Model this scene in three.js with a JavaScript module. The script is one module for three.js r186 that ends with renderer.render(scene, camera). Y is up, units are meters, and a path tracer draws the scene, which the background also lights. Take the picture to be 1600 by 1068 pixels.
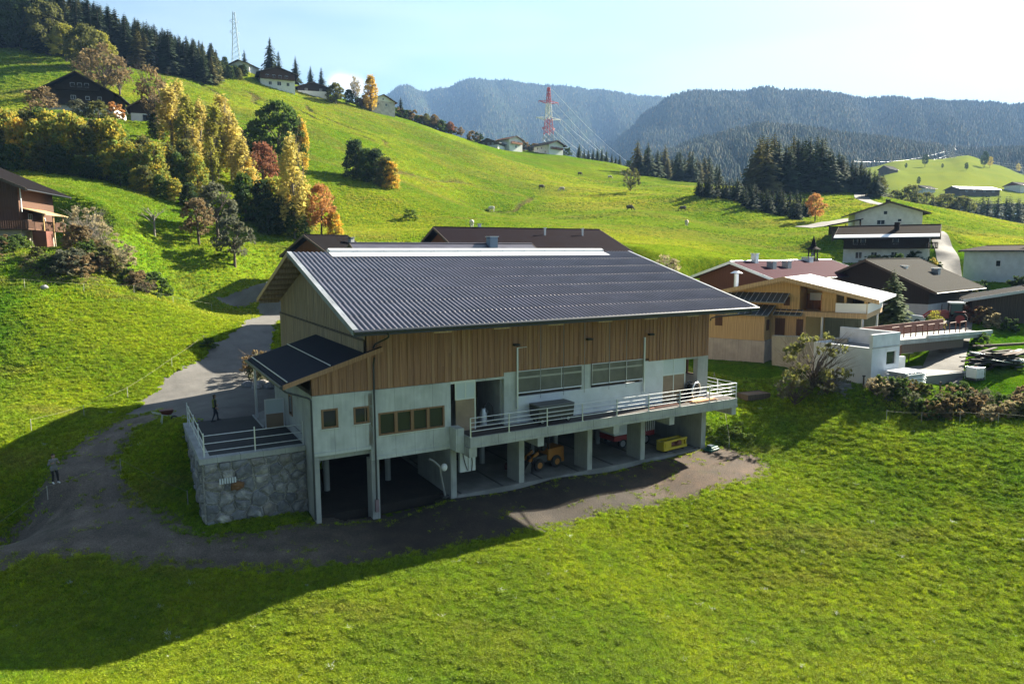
import * as THREE from 'three';
import { mergeGeometries } from 'three/addons/utils/BufferGeometryUtils.js';
import { RoundedBoxGeometry } from 'three/addons/geometries/RoundedBoxGeometry.js';
import { MarchingCubes } from 'three/addons/objects/MarchingCubes.js';

// ------------------------------------------------------------------ camera, sky, sun, exposure
const scene = new THREE.Scene();
const CAM_Y = 15, PITCH = 0.1258, ROLL = -0.0038, FOCAL = 1093.4;      // focal length in pixels of a 1600 x 1068 picture
const camera = new THREE.PerspectiveCamera(2 * Math.atan(534 / FOCAL) * 180 / Math.PI, 1600 / 1068, 0.5, 12000);
camera.position.set(0, CAM_Y, 0);
camera.rotation.order = 'YXZ';
camera.rotation.set(-PITCH, 0, ROLL);
scene.add(camera);
const renderer = new THREE.WebGLRenderer({ antialias: true });
renderer.toneMapping = THREE.LinearToneMapping;
renderer.toneMappingExposure = 5.0;
renderer.shadowMap.enabled = true;
renderer.shadowMap.type = THREE.PCFSoftShadowMap;

const SUN_AZ = 52.2 * Math.PI / 180, SUN_EL = 30 * Math.PI / 180;
const sunDir = new THREE.Vector3(Math.sin(SUN_AZ) * Math.cos(SUN_EL), Math.sin(SUN_EL), -Math.cos(SUN_AZ) * Math.cos(SUN_EL));
const sun = new THREE.DirectionalLight(new THREE.Color(1, 0.91, 0.74), 5);
sun.position.copy(sunDir).multiplyScalar(400);
sun.castShadow = true;
sun.shadow.mapSize.set(4096, 4096);
Object.assign(sun.shadow.camera, { left: -300, right: 300, top: 300, bottom: -300, near: 1, far: 1200 });
sun.shadow.bias = -0.0005;
scene.add(sun, sun.target);

// seeded random numbers and value noise
function rng(seed) { let s = seed >>> 0; return () => { s = (s + 0x6D2B79F5) >>> 0; let t = s; t = Math.imul(t ^ (t >>> 15), t | 1); t ^= t + Math.imul(t ^ (t >>> 7), t | 61); return ((t ^ (t >>> 14)) >>> 0) / 4294967296; }; }
function hash(i, j, k) { let h = Math.imul(i, 374761393) + Math.imul(j, 668265263) + Math.imul(k, 1274126177); h = Math.imul(h ^ (h >>> 13), 1274126177); return ((h ^ (h >>> 16)) >>> 0) / 4294967296; }
function noise(x, y, z = 0) {
  const i = Math.floor(x), j = Math.floor(y), k = Math.floor(z); let a = x - i, b = y - j, c = z - k;
  a = a * a * (3 - 2 * a); b = b * b * (3 - 2 * b); c = c * c * (3 - 2 * c);
  const L = (p, q, t) => p + (q - p) * t;
  const f = (kk) => L(L(hash(i, j, kk), hash(i + 1, j, kk), a), L(hash(i, j + 1, kk), hash(i + 1, j + 1, kk), a), b);
  return c === 0 ? f(k) : L(f(k), f(k + 1), c);
}
function fbm(x, y, z = 0, o = 4) { let s = 0, a = 0.5, n = 0; for (let q = 0; q < o; q++) { s += a * noise(x, y, z + q * 7.3); n += a; a *= 0.5; x *= 2.03; y *= 2.03; } return s / n; }
const clamp = (x, a = 0, b = 1) => Math.min(b, Math.max(a, x)), lerp = (a, b, t) => a + (b - a) * t;
const smooth = (a, b, x) => { const t = clamp((x - a) / (b - a)); return t * t * (3 - 2 * t); };

{ // the sky: clear autumn air, paler towards the horizon and round the sun, a little cumulus low over the ridge
  const W = 1024, H = 512, data = new Float32Array(W * H * 4);
  for (let j = 0; j < H; j++) for (let i = 0; i < W; i++) {
    const el = ((j + 0.5) / H - 0.5) * Math.PI, lon = ((i + 0.5) / W - 0.5) * 2 * Math.PI;
    const d = [Math.cos(el) * Math.cos(lon), Math.sin(el), Math.cos(el) * Math.sin(lon)];
    const g = Math.acos(clamp(d[0] * sunDir.x + d[1] * sunDir.y + d[2] * sunDir.z, -1, 1));
    const t = Math.pow(clamp(Math.sin(Math.max(el, 0))), 0.66);
    const hz = [0.168, 0.278, 0.345], ze = [0.005, 0.018, 0.06];
    const glow = 0.4 * Math.exp(-g / 0.22) + 0.17 * Math.exp(-g / 0.55), gc = [1.05, 1.0, 0.86];
    const anti = 0.2 + 0.8 * Math.exp(-Math.max(0, g - 0.9) / 0.55);                  // a clear sky is dimmer away from the sun; darkened further to cut fill
    let c = hz.map((h, k) => lerp(h, ze[k], t) * anti + glow * gc[k]);
    const az = Math.atan2(d[0], -d[2]) * 180 / Math.PI, ed = el * 180 / Math.PI;
    const band = fbm(az * 0.05 + 11, ed * 0.35, 3, 5), veil = smooth(0.52, 0.75, band) * smooth(3, 8, ed) * (1 - smooth(14, 32, ed)) * 0.12;
    let puff = 0;
    for (const [pa, pe, ra, re] of [[-13.2, 12.9, 1.1, 0.7], [-12.2, 12.6, 1.0, 0.6], [26, 21.6, 3.5, 0.4], [48, 13, 4, 1.2], [-60, 14, 6, 2], [110, 18, 8, 2.5], [-140, 20, 9, 2.5]]) {
      const q = Math.hypot((az - pa) / ra, (ed - pe) / re) + (fbm(az * 0.9, ed * 0.9, 5, 4) - 0.5) * 1.3; puff = Math.max(puff, 1 - smooth(0.6, 1.05, q));
    }
    c = c.map((v) => lerp(lerp(v, 0.36, veil), 0.36, puff));
    if (el < 0) c = [0.05, 0.06, 0.045];
    const o = (j * W + i) * 4; data[o] = c[0]; data[o + 1] = c[1]; data[o + 2] = c[2]; data[o + 3] = 1;
  }
  const sky = new THREE.DataTexture(data, W, H, THREE.RGBAFormat, THREE.FloatType);
  sky.mapping = THREE.EquirectangularReflectionMapping; sky.magFilter = sky.minFilter = THREE.LinearFilter; sky.needsUpdate = true;
  scene.background = sky; scene.environment = sky;
  scene.backgroundIntensity = 1; scene.environmentIntensity = 1;
}

// ------------------------------------------------------------------ helpers
const CP = Math.cos(PITCH), SP = Math.sin(PITCH), CR = Math.cos(-ROLL), SR = Math.sin(-ROLL);
function at(px, py, Z) {                     // the point seen at a pixel of the photograph, Z metres ahead of the camera
  let x = px - 800, y = py - 534; [x, y] = [CR * x - SR * y, SR * x + CR * y];
  const X = x / FOCAL, Y = -y / FOCAL, z = CP + Y * SP, h = Y * CP - SP, t = Z / z;
  return new THREE.Vector3(X * t, CAM_Y + h * t, -Z);
}
const YAW = 0.5196, CY = Math.cos(YAW), SY = Math.sin(YAW), BO = new THREE.Vector3(-11.06, 0, -37.84);
const bw = (u, v, y = 0) => new THREE.Vector3(BO.x + CY * u - SY * v, y, BO.z - SY * u - CY * v);      // barn metres (along front, depth, up) to world
const toB = (x, z) => { const a = x - BO.x, b = z - BO.z; return [CY * a - SY * b, -SY * a - CY * b]; };

const counts = {};
const numbered = (n) => { const k = counts[n] = (counts[n] ?? -1) + 1; return k ? n + '_' + String(k).padStart(3, '0') : n; };
function tag(o, label, category, group, kind) { if (label) o.userData.label = label; if (category) o.userData.category = category; if (group) o.userData.group = group; if (kind) o.userData.kind = kind; return o; }
function mesh(name, geo, mat, parent) {
  const g = Array.isArray(geo) ? merge(geo) : geo;
  const m = new THREE.Mesh(g, mat); m.castShadow = m.receiveShadow = true;
  m.name = parent ? name : numbered(name); (parent || scene).add(m); return m;
}
function merge(list) {
  const gs = list.map((g) => { let q = g.index ? g.toNonIndexed() : g; for (const k of Object.keys(q.attributes)) if (!['position', 'normal', 'uv'].includes(k)) q.deleteAttribute(k); if (!q.attributes.uv) q.setAttribute('uv', new THREE.BufferAttribute(new Float32Array(q.attributes.position.count * 2), 2)); return q; });
  return gs.length === 1 ? gs[0] : mergeGeometries(gs);
}
function thing(name, label, category, pos, rotY = 0, group) {
  const o = new THREE.Group(); o.name = numbered(name); scene.add(o); if (pos) o.position.copy(pos); o.rotation.y = rotY; return tag(o, label, category, group);
}
function struct(name, geo, mat, label) { const m = mesh(name, geo, mat); return tag(m, label, null, null, 'structure'); }
function copyOf(src, label) { const c = src.clone(); c.name = numbered(src.name.replace(/_\d{3}$/, '')); scene.add(c); c.userData = { ...src.userData }; if (label) c.userData.label = label; return c; }
// uv in metres by the way each face points
function metreUV(g, s = 1) {
  g = g.index ? g.toNonIndexed() : g; const p = g.attributes.position, n = g.attributes.normal, uv = new Float32Array(p.count * 2);
  for (let i = 0; i < p.count; i++) {
    const ax = Math.abs(n.getX(i)), ay = Math.abs(n.getY(i)), az = Math.abs(n.getZ(i));
    const [a, b] = ay > ax && ay > az ? [p.getX(i), p.getZ(i)] : ax > az ? [p.getZ(i), p.getY(i)] : [p.getX(i), p.getY(i)];
    uv[2 * i] = a * s; uv[2 * i + 1] = b * s;
  }
  g.setAttribute('uv', new THREE.BufferAttribute(uv, 2)); return g;
}
function box(x0, x1, y0, y1, z0, z1) { const g = new THREE.BoxGeometry(Math.abs(x1 - x0), Math.abs(y1 - y0), Math.abs(z1 - z0)); g.translate((x0 + x1) / 2, (y0 + y1) / 2, (z0 + z1) / 2); return metreUV(g); }
const bb = (u0, u1, y0, y1, v0, v1) => box(u0, u1, y0, y1, -v1, -v0);         // box in barn metres
function rbox(w, h, d, r, x = 0, y = 0, z = 0, seg = 2) { const g = new RoundedBoxGeometry(w, h, d, seg, r); g.translate(x, y, z); return g; }
function bar(a, b, r = 0.03, seg = 6, r2 = r) {                               // a round bar between two points
  const A = new THREE.Vector3(...(a.toArray ? a.toArray() : a)), B = new THREE.Vector3(...(b.toArray ? b.toArray() : b)), d = B.clone().sub(A), L = d.length();
  const g = new THREE.CylinderGeometry(r2, r, L, seg); g.translate(0, L / 2, 0);
  g.applyQuaternion(new THREE.Quaternion().setFromUnitVectors(new THREE.Vector3(0, 1, 0), d.normalize())); g.translate(A.x, A.y, A.z); return g;
}
function beam(a, b, w, h) {                                                   // a square beam between two points
  const A = new THREE.Vector3(...a), B = new THREE.Vector3(...b), L = A.distanceTo(B), g = new THREE.BoxGeometry(w, h, L); g.translate(0, 0, L / 2);
  const m = new THREE.Matrix4().lookAt(B, A, new THREE.Vector3(0, 1, 0)); g.applyMatrix4(m); g.translate(A.x, A.y, A.z); return metreUV(g);
}
function tube(pts, r = 0.05, seg = 8, n = 24) { return new THREE.TubeGeometry(new THREE.CatmullRomCurve3(pts.map((p) => new THREE.Vector3(...(p.toArray ? p.toArray() : p))), false, 'catmullrom', 0.1), n, r, seg); }
function prism(pts, z0, z1, holes = []) {                                     // polygon in x,y pushed out from z0 to z1
  const s = new THREE.Shape(pts.map((p) => new THREE.Vector2(...p)));
  for (const h of holes) s.holes.push(new THREE.Path(h.map((p) => new THREE.Vector2(...p))));
  const g = new THREE.ExtrudeGeometry(s, { depth: Math.abs(z1 - z0), bevelEnabled: false }); g.translate(0, 0, Math.min(z0, z1)); return metreUV(g);
}
const rect = (x0, x1, y0, y1) => [[x0, y0], [x1, y0], [x1, y1], [x0, y1]];

// ------------------------------------------------------------------ procedural materials
function tex(w, h, fn, rep = [1, 1], srgb = true) {
  const d = new Uint8Array(w * h * 4);
  for (let j = 0; j < h; j++) for (let i = 0; i < w; i++) { const c = fn(i / w, j / h), o = (j * w + i) * 4; for (let k = 0; k < 3; k++) d[o + k] = clamp(c[k] ?? c[0]) * 255; d[o + 3] = 255; }
  const t = new THREE.DataTexture(d, w, h); t.wrapS = t.wrapT = THREE.RepeatWrapping; t.magFilter = THREE.LinearFilter; t.minFilter = THREE.LinearMipmapLinearFilter; t.generateMipmaps = true;
  t.repeat.set(...rep); if (srgb) t.colorSpace = THREE.SRGBColorSpace; t.needsUpdate = true; return t;
}
// noise that repeats over the unit square
function tn(x, y, f, s) { const i = Math.floor(x * f), j = Math.floor(y * f); let a = x * f - i, b = y * f - j; a = a * a * (3 - 2 * a); b = b * b * (3 - 2 * b); const q = (p, r) => hash(((p % f) + f) % f, ((r % f) + f) % f, s); return lerp(lerp(q(i, j), q(i + 1, j), a), lerp(q(i, j + 1), q(i + 1, j + 1), a), b); }
function tfbm(x, y, f, s, o = 4) { let v = 0, a = 0.5, n = 0; for (let k = 0; k < o; k++) { v += a * tn(x, y, f, s + k); n += a; a *= 0.55; f *= 2; } return v / n; }
const grey = (v) => [v, v, v];
const T = {
  mottle: tex(512, 512, (x, y) => grey(0.66 + 0.34 * tfbm(x, y, 4, 1, 6)), [0.25, 0.25]),
  fine: tex(512, 512, (x, y) => grey(0.86 + 0.14 * tfbm(x, y, 8, 2, 6)), [0.2, 0.2]),
  speck: tex(512, 512, (x, y) => grey(0.45 + 0.55 * tfbm(x, y, 48, 5, 3)), [0.5, 0.5]),
  speckB: tex(512, 512, (x, y) => grey(tfbm(x, y, 32, 9, 4)), [0.5, 0.5], false),
  concrete: tex(512, 1024, (x, y) => { const st = tn(x, y * 0.12, 40, 3) * 0.5 + tn(x, y * 0.3, 13, 4) * 0.5; return grey(0.7 + 0.18 * tfbm(x, y, 5, 11, 5) + 0.12 * st - (x % 0.3333 < 0.008 ? 0.16 : 0)); }, [1 / 3.6, 1 / 3.6]),
  grain: tex(256, 512, (x, y) => { const w = tfbm(x, y, 4, 21, 3) * 0.05, g = tn(x + w, y * 0.06, 64, 23) * 0.6 + tn(x + w, y * 0.1, 24, 25) * 0.4; return [0.62 + 0.36 * g, 0.58 + 0.38 * g, 0.53 + 0.4 * g]; }, [1.2, 0.25]),
  gravel: tex(1024, 1024, (x, y) => { const a = tfbm(x, y, 6, 31, 5), b = tn(x, y, 210, 33), c = tn(x, y, 110, 35); const v = 0.42 + 0.3 * a + 0.22 * (b - 0.5) + 0.2 * (c - 0.5); return [v, v * 0.96, v * 0.91]; }, [0.22, 0.22]),
  gravelB: tex(512, 512, (x, y) => grey(0.5 * tn(x, y, 120, 41) + 0.5 * tn(x, y, 60, 43)), [0.44, 0.44], false),
  asphalt: tex(1024, 1024, (x, y) => { const v = 0.62 + 0.22 * tfbm(x, y, 5, 51, 4) + 0.16 * (tn(x, y, 200, 53) - 0.5); return grey(v); }, [0.16, 0.16]),
  grass: tex(1024, 1024, (x, y) => { const a = tfbm(x, y, 10, 61, 3), b = tn(x, y, 90, 63), c = tn(x, y, 40, 65), d = tn(x, y, 200, 67); const v = 0.60 + 0.3 * a + 0.25 * b * c + 0.3 * (b - 0.5) + 0.22 * (d - 0.5); return [v * (0.86 + 0.24 * c), v * 1.06, v * (0.75 + 0.3 * d)]; }, [0.16, 0.16]),
  grassB: tex(1024, 1024, (x, y) => grey(0.45 * tn(x, y, 72, 71) + 0.35 * tn(x, y, 150, 73) + 0.2 * tfbm(x, y, 20, 75, 2)), [0.16, 0.16], false),
  stone: tex(512, 512, (x, y) => { const a = tfbm(x, y, 5, 81, 5), q = smooth(0.5, 0.62, tfbm(x, y, 7, 83, 4)), v = 0.5 + 0.4 * a; return [lerp(v, v * 1.15, q), lerp(v, v * 1.13, q), lerp(v * 1.02, v * 1.1, q)]; }, [0.5, 0.5]),
};
const std = (rgb, o = {}) => new THREE.MeshStandardMaterial({ color: new THREE.Color().setRGB(...rgb), roughness: 0.9, metalness: 0, ...o });
const phys = (rgb, o = {}) => new THREE.MeshPhysicalMaterial({ color: new THREE.Color().setRGB(...rgb), roughness: 0.9, metalness: 0, ...o });
const M = {
  concrete: std([0.45, 0.47, 0.46], { map: T.concrete, bumpMap: T.speckB, bumpScale: 0.004, roughness: 0.88 }),
  concreteNew: std([0.62, 0.66, 0.65], { map: T.concrete, roughness: 0.85 }),
  slab: std([0.27, 0.27, 0.265], { map: T.mottle, bumpMap: T.speckB, bumpScale: 0.004 }),
  plaster: std([0.82, 0.82, 0.80], { map: T.fine, roughness: 0.95 }),
  cream: std([0.62, 0.57, 0.47], { map: T.fine, roughness: 0.95 }),
  bluewhite: std([0.68, 0.72, 0.76], { map: T.fine, roughness: 0.9 }),
  larch: [[0.45, 0.25, 0.15], [0.49, 0.28, 0.17], [0.40, 0.225, 0.14], [0.53, 0.325, 0.20], [0.46, 0.265, 0.165]].map((c) => std(c, { map: T.grain, roughness: 0.8 })),
  pale: [[0.56, 0.47, 0.34], [0.51, 0.43, 0.32], [0.60, 0.49, 0.35], [0.47, 0.40, 0.31]].map((c) => std(c, { map: T.grain, roughness: 0.85 })),
  newWood: std([0.78, 0.54, 0.24], { map: T.grain, roughness: 0.7 }),
  newWood2: std([0.76, 0.55, 0.31], { map: T.grain, roughness: 0.7 }),
  orangeWood: std([0.50, 0.20, 0.06], { map: T.grain, roughness: 0.65 }),
  ply: std([0.40, 0.29, 0.19], { map: T.mottle, roughness: 0.75 }),
  frameWood: std([0.33, 0.20, 0.11], { map: T.grain, roughness: 0.6 }),
  brownWood: std([0.14, 0.07, 0.042], { map: T.grain, roughness: 0.85 }),
  redWood: std([0.24, 0.085, 0.04], { map: T.grain, roughness: 0.8 }),
  darkWood: std([0.045, 0.032, 0.026], { map: T.grain, roughness: 0.85 }),
  greyWood: std([0.16, 0.13, 0.11], { map: T.grain, roughness: 0.9 }),
  roofSheet: std([0.085, 0.08, 0.11], { map: T.mottle, roughness: 0.42 }),
  roofDark: phys([0.02, 0.017, 0.018], { map: T.speck, roughness: 0.85, specularIntensity: 0.05 }),
  roofPurple: phys([0.020, 0.012, 0.017], { map: T.speck, roughness: 0.9, specularIntensity: 0.05 }),
  roofMaroon: phys([0.10, 0.03, 0.05], { map: T.speck, roughness: 0.8, specularIntensity: 0.05 }),
  roofGrey: phys([0.085, 0.082, 0.074], { map: T.speck, roughness: 0.95, specularIntensity: 0.05 }),
  roofBrown: phys([0.048, 0.035, 0.029], { map: T.speck, roughness: 0.9, specularIntensity: 0.05 }),
  roofTile: phys([0.20, 0.085, 0.05], { map: T.speck, roughness: 0.9, specularIntensity: 0.1 }),
  roofMembrane: phys([0.012, 0.016, 0.03], { map: T.fine, roughness: 0.8, specularIntensity: 0.35 }),
  roofZinc: std([0.10, 0.13, 0.15], { map: T.mottle, roughness: 0.4, metalness: 0.4 }),
  whiteMetal: std([0.80, 0.82, 0.84], { roughness: 0.5 }),
  flashing: std([0.55, 0.58, 0.62], { roughness: 0.4, metalness: 0.5 }), verge: std([0.30, 0.33, 0.37], { roughness: 0.6, map: T.mottle }),
  galva: std([0.62, 0.65, 0.68], { roughness: 0.35, metalness: 0.6 }),
  gutter: std([0.025, 0.03, 0.04], { roughness: 0.4 }),
  steelDark: std([0.03, 0.03, 0.033], { roughness: 0.5 }),
  steel: std([0.25, 0.26, 0.28], { roughness: 0.45, metalness: 0.6 }),
  glass: phys([0.02, 0.024, 0.03], { roughness: 0.05, specularIntensity: 0.8 }),
  frosted: phys([0.62, 0.70, 0.72], { roughness: 0.6, transmission: 0.3 }),
  net: phys([0.26, 0.26, 0.21], { roughness: 0.9, transmission: 0.3, map: T.mottle }),
  skylight: phys([0.82, 0.84, 0.85], { roughness: 0.3, transmission: 0.25 }),
  whiteFrame: std([0.7, 0.7, 0.7], { roughness: 0.5 }),
  mortar: std([0.52, 0.51, 0.49], { map: T.speck, bumpMap: T.speckB, bumpScale: 0.02 }),
  stones: [[0.40, 0.41, 0.43], [0.48, 0.48, 0.48], [0.34, 0.35, 0.37], [0.54, 0.54, 0.53], [0.43, 0.41, 0.39]].map((c) => std(c, { map: T.stone, bumpMap: T.speckB, bumpScale: 0.03 })),
  orangeStone: std([0.30, 0.15, 0.06], { map: T.stone, bumpMap: T.speckB, bumpScale: 0.03 }),
  gravel: std([0.27, 0.24, 0.21], { map: T.gravel, bumpMap: T.gravelB, bumpScale: 0.03, vertexColors: true }),
  asphalt: std([0.25, 0.24, 0.225], { map: T.asphalt, bumpMap: T.speckB, bumpScale: 0.006 }),
  asphaltShaded: std([0.05, 0.053, 0.06], { map: T.asphalt, bumpMap: T.speckB, bumpScale: 0.006 }),  // same asphalt, with the barn shadow over the terrace put into its colour
  black: std([0.012, 0.012, 0.013], { roughness: 0.6 }),
  rubber: std([0.02, 0.02, 0.02], { roughness: 0.9 }),
  orange: std([0.32, 0.125, 0.015], { roughness: 0.45 }),
  yellow: std([0.48, 0.37, 0.02], { roughness: 0.45 }),
  red: std([0.24, 0.018, 0.02], { roughness: 0.4 }),
  rust: std([0.20, 0.065, 0.04], { roughness: 0.7, map: T.mottle }),
  white: std([0.78, 0.78, 0.77], { roughness: 0.5 }),
  green: std([0.02, 0.10, 0.07], { roughness: 0.5 }),
  blueGrey: std([0.20, 0.26, 0.34], { roughness: 0.5 }),
  plastic: phys([0.75, 0.76, 0.76], { roughness: 0.4, transmission: 0.2 }),
  bark: std([0.11, 0.085, 0.065], { map: T.mottle, roughness: 0.95 }),
  barkPale: std([0.24, 0.215, 0.18], { map: T.mottle, roughness: 0.95 }),
};
// ------------------------------------------------------------------ terrain
const CTRL = [];
for (const [px, py, Z] of [
  [0, 600, 55], [100, 560, 59], [0, 520, 63], [150, 500, 67], [250, 480, 73], [330, 560, 64], [430, 500, 78], [385, 462, 92], [350, 470, 90], [100, 460, 71], [230, 462, 77], [0, 450, 69], [320, 500, 73], [200, 560, 60.5],
  [60, 388, 77], [10, 388, 77], [150, 400, 80], [230, 440, 85], [100, 420, 75], [300, 420, 92], [430, 440, 98], [250, 375, 95], [140, 330, 85], [100, 310, 92], [250, 295, 120], [350, 370, 105], [0, 300, 95], [360, 390, 100],
  [0, 215, 135], [200, 215, 145], [60, 190, 155], [165, 190, 160], [240, 200, 165], [0, 150, 190], [0, 85, 235], [0, 55, 300], [200, 95, 270], [350, 105, 300], [430, 138, 300], [350, 150, 255], [250, 130, 235], [130, 115, 220],
  [500, 200, 230], [400, 170, 245], [560, 168, 325], [620, 183, 340], [700, 208, 360], [780, 233, 385], [860, 240, 400], [960, 256, 420], [1080, 293, 420], [330, 240, 155], [440, 250, 170],
  [560, 260, 190], [600, 295, 165], [540, 350, 135], [480, 370, 115], [640, 360, 130], [650, 325, 155], [700, 270, 240], [800, 280, 270], [900, 280, 320], [768, 332, 205], [880, 300, 260], [985, 299, 260], [985, 330, 200],
  [1070, 330, 215], [1072, 354, 175], [1130, 350, 200], [850, 350, 160], [1000, 380, 130], [1080, 400, 115], [1200, 390, 140], [1270, 388, 155], [1250, 355, 190], [1150, 315, 230], [1100, 302, 260], [1200, 330, 230],
  [1110, 555, 78], [1200, 583, 75], [1325, 605, 62], [1390, 587, 64], [1420, 600, 63], [1390, 658, 55], [1500, 660, 54], [1600, 667, 52], [1480, 612, 62], [1600, 640, 56], [1600, 590, 63], [1540, 540, 75], [1540, 580, 65], [1300, 665, 55], [1250, 625, 61], [1170, 600, 66],
  [1600, 500, 85], [1480, 508, 85], [1500, 470, 100], [1450, 497, 92], [1350, 500, 88], [1500, 415, 120], [1480, 380, 140], [1440, 370, 150], [1350, 365, 155], [1380, 405, 125], [1310, 410, 122], [1600, 440, 110], [1560, 400, 140],
  [1600, 358, 230], [1500, 345, 220], [1430, 326, 230], [1350, 320, 240], [1300, 332, 225], [1340, 302, 290], [1300, 300, 300], [1430, 345, 330], [1600, 385, 330],
  [1200, 480, 92], [1100, 480, 90], [1300, 480, 95], [900, 415, 105], [700, 425, 100], [560, 430, 100],
  [1400, 372, 480], [1600, 410, 480], [1100, 330, 560], [700, 235, 560], [860, 265, 600], [500, 180, 500], [200, 75, 480], [0, 30, 450], [1250, 335, 480],
  [-250, 560, 60], [-300, 450, 70], [-300, 300, 110], [-300, 150, 200], [-300, 60, 320], [-250, 700, 42], [-300, 900, 30], [1850, 650, 55], [1850, 500, 90], [1850, 410, 150], [1900, 380, 250], [1900, 410, 500], [1850, 800, 38],
  [0, 870, 37.5], [0, 960, 30], [0, 1060, 25], [300, 1060, 26], [800, 1060, 27], [1300, 1060, 28], [1600, 1060, 28], [1600, 900, 35.5], [1600, 780, 43], [1300, 900, 36.5], [1450, 720, 48.5], [1100, 900, 37],
]) { const p = at(px, py, Z); CTRL.push([p.x, p.z, p.y]); }
for (const [u, v, y] of [
  [0, -1, -0.15], [8, -1, -0.15], [16, -1, -0.15], [24, -1, -0.15], [30, -1, -0.1], [-2, -3, -0.5], [6, -3, -0.8], [14, -3, -0.85], [23, -3, -0.75], [31, -3, -0.45], [36, -2, -0.2], [12, -6.5, -1.1], [5, -6, -1.0], [-5, -6, -1.4], [-11, -6.5, -1.9], [24, -7, -1.1], [34, -7, -0.8],
  [-5.9, 1.5, 0.25], [-6.2, 6, 1.5], [-6.2, 9, 2.9], [-6, 11.6, 3.85], [-3, 1, 0.1], [-9.5, 22, 3.3], [-4, 22, 3.7], [0.9, 22.2, 4.1], [-6, 16, 3.6], [-3, 13, 3.95], [-1, 16, 4.0], [-12.8, 10.4, 1.75], [-12, 4, 0.5], [-9, 0, -0.25], [-16, 5, 0.1], [-9.3, 12, 1.9], [-8.5, 7, 0.9], [-16.2, 17, 2.9], [-13, 20, 3.4],
  [4, 4, -0.3], [12, 4, -0.3], [20, 4, -0.3], [26.5, 4, -0.3], [10, 26, 4.6], [20, 26, 4.8], [30, 24, 5], [3, 27, 4.4], [15, 36, 6.5], [28, 38, 7.5], [31, 0.6, 0.1], [31, 3, 1.6], [31, 8, 3.6], [33, 14, 4.4], [35, 3, 1.2], [40, 3, 1.2], [-9, -60, -7], [40, -50, -4],
]) { const p = bw(u, v, y); CTRL.push([p.x, p.z, p.y]); }
const warp = (x, z) => [Math.atan2(x, -z), Math.log(Math.hypot(x, z) + 4)];
const TPS = (() => {                               // thin-plate surface through the control points, in bearing and log distance
  const n = CTRL.length, N = n + 3, P = CTRL.map(([x, z]) => warp(x, z)), A = Array.from({ length: N }, () => new Float64Array(N + 1));
  const k = (a, b) => { const r = (a[0] - b[0]) ** 2 + (a[1] - b[1]) ** 2; return r < 1e-12 ? 0 : r * Math.log(r); };
  for (let i = 0; i < n; i++) { for (let j = 0; j < n; j++) A[i][j] = k(P[i], P[j]); A[i][i] += 4e-4; A[i][n] = A[n][i] = 1; A[i][n + 1] = A[n + 1][i] = P[i][0]; A[i][n + 2] = A[n + 2][i] = P[i][1]; A[i][N] = CTRL[i][2]; }
  for (let c = 0; c < N; c++) {
    let m = c; for (let r = c + 1; r < N; r++) if (Math.abs(A[r][c]) > Math.abs(A[m][c])) m = r; [A[c], A[m]] = [A[m], A[c]];
    for (let r = c + 1; r < N; r++) { const f = A[r][c] / A[c][c]; if (f) for (let q = c; q <= N; q++) A[r][q] -= f * A[c][q]; }
  }
  const w = new Float64Array(N); for (let r = N - 1; r >= 0; r--) { let s = A[r][N]; for (let q = r + 1; q < N; q++) s -= A[r][q] * w[q]; w[r] = s / A[r][r]; }
  return (x, z) => { const [a, b] = warp(x, z); let s = w[n] + w[n + 1] * a + w[n + 2] * b; for (let i = 0; i < n; i++) { const d = (a - P[i][0]) ** 2 + (b - P[i][1]) ** 2; if (d > 1e-12) s += w[i] * d * Math.log(d); } return s; };
})();
// roads and yards as outlines in barn metres
const YARD = [[33.4, -2], [32.4, -4.8], [28.4, -5.9], [23.8, -5.9], [19.1, -5.1], [13.9, -5.4], [9.4, -5.6], [5.7, -5.2], [0.8, -5.1], [-3.3, -3.5], [-8, -1], [-12.4, 1.9], [-19, 3.4], [-24, 4.2], [-24, 8.5], [-15.8, 9.0], [-13.8, 11.1], [-12.2, 15.3], [-10.2, 18.4], [-9.4, 19.6], [-6.2, 19.8], [-6.2, 16.2], [-8.0, 15.6], [-9.3, 12.3], [-8.7, 7.6], [-6.9, 3.2], [-5.7, 1.0], [-0.6, 0.4], [30, 0.4], [31.5, 0.4]];
const ROAD = [[-9.6, 19.3], [-6.4, 25.6], [-1.5, 32.8], [3, 41], [6.2, 49.5], [7, 54.5], [3.5, 57], [2.5, 58.5], [7.5, 60.2], [16, 62.5], [30, 66], [30, 62], [16, 58], [11.2, 53], [9.3, 47], [6.3, 40], [4.2, 33], [2.8, 27], [2.9, 22], [2.9, 10.5], [-0.2, 10.5], [-0.2, 11.6], [-5.4, 11.4], [-6.2, 16.2], [-6.2, 19.0]];
function inside(poly, x, y) { let c = false; for (let i = 0, j = poly.length - 1; i < poly.length; j = i++) { const [a, b] = poly[i], [p, q] = poly[j]; if ((b > y) !== (q > y) && x < (p - a) * (y - b) / (q - b) + a) c = !c; } return c; }
function edgeDist(poly, x, y) { let m = 1e9; for (let i = 0, j = poly.length - 1; i < poly.length; j = i++) { const [a, b] = poly[j], [p, q] = poly[i], dx = p - a, dy = q - b, t = clamp(((x - a) * dx + (y - b) * dy) / (dx * dx + dy * dy)); m = Math.min(m, Math.hypot(x - a - t * dx, y - b - t * dy)); } return m; }
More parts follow.
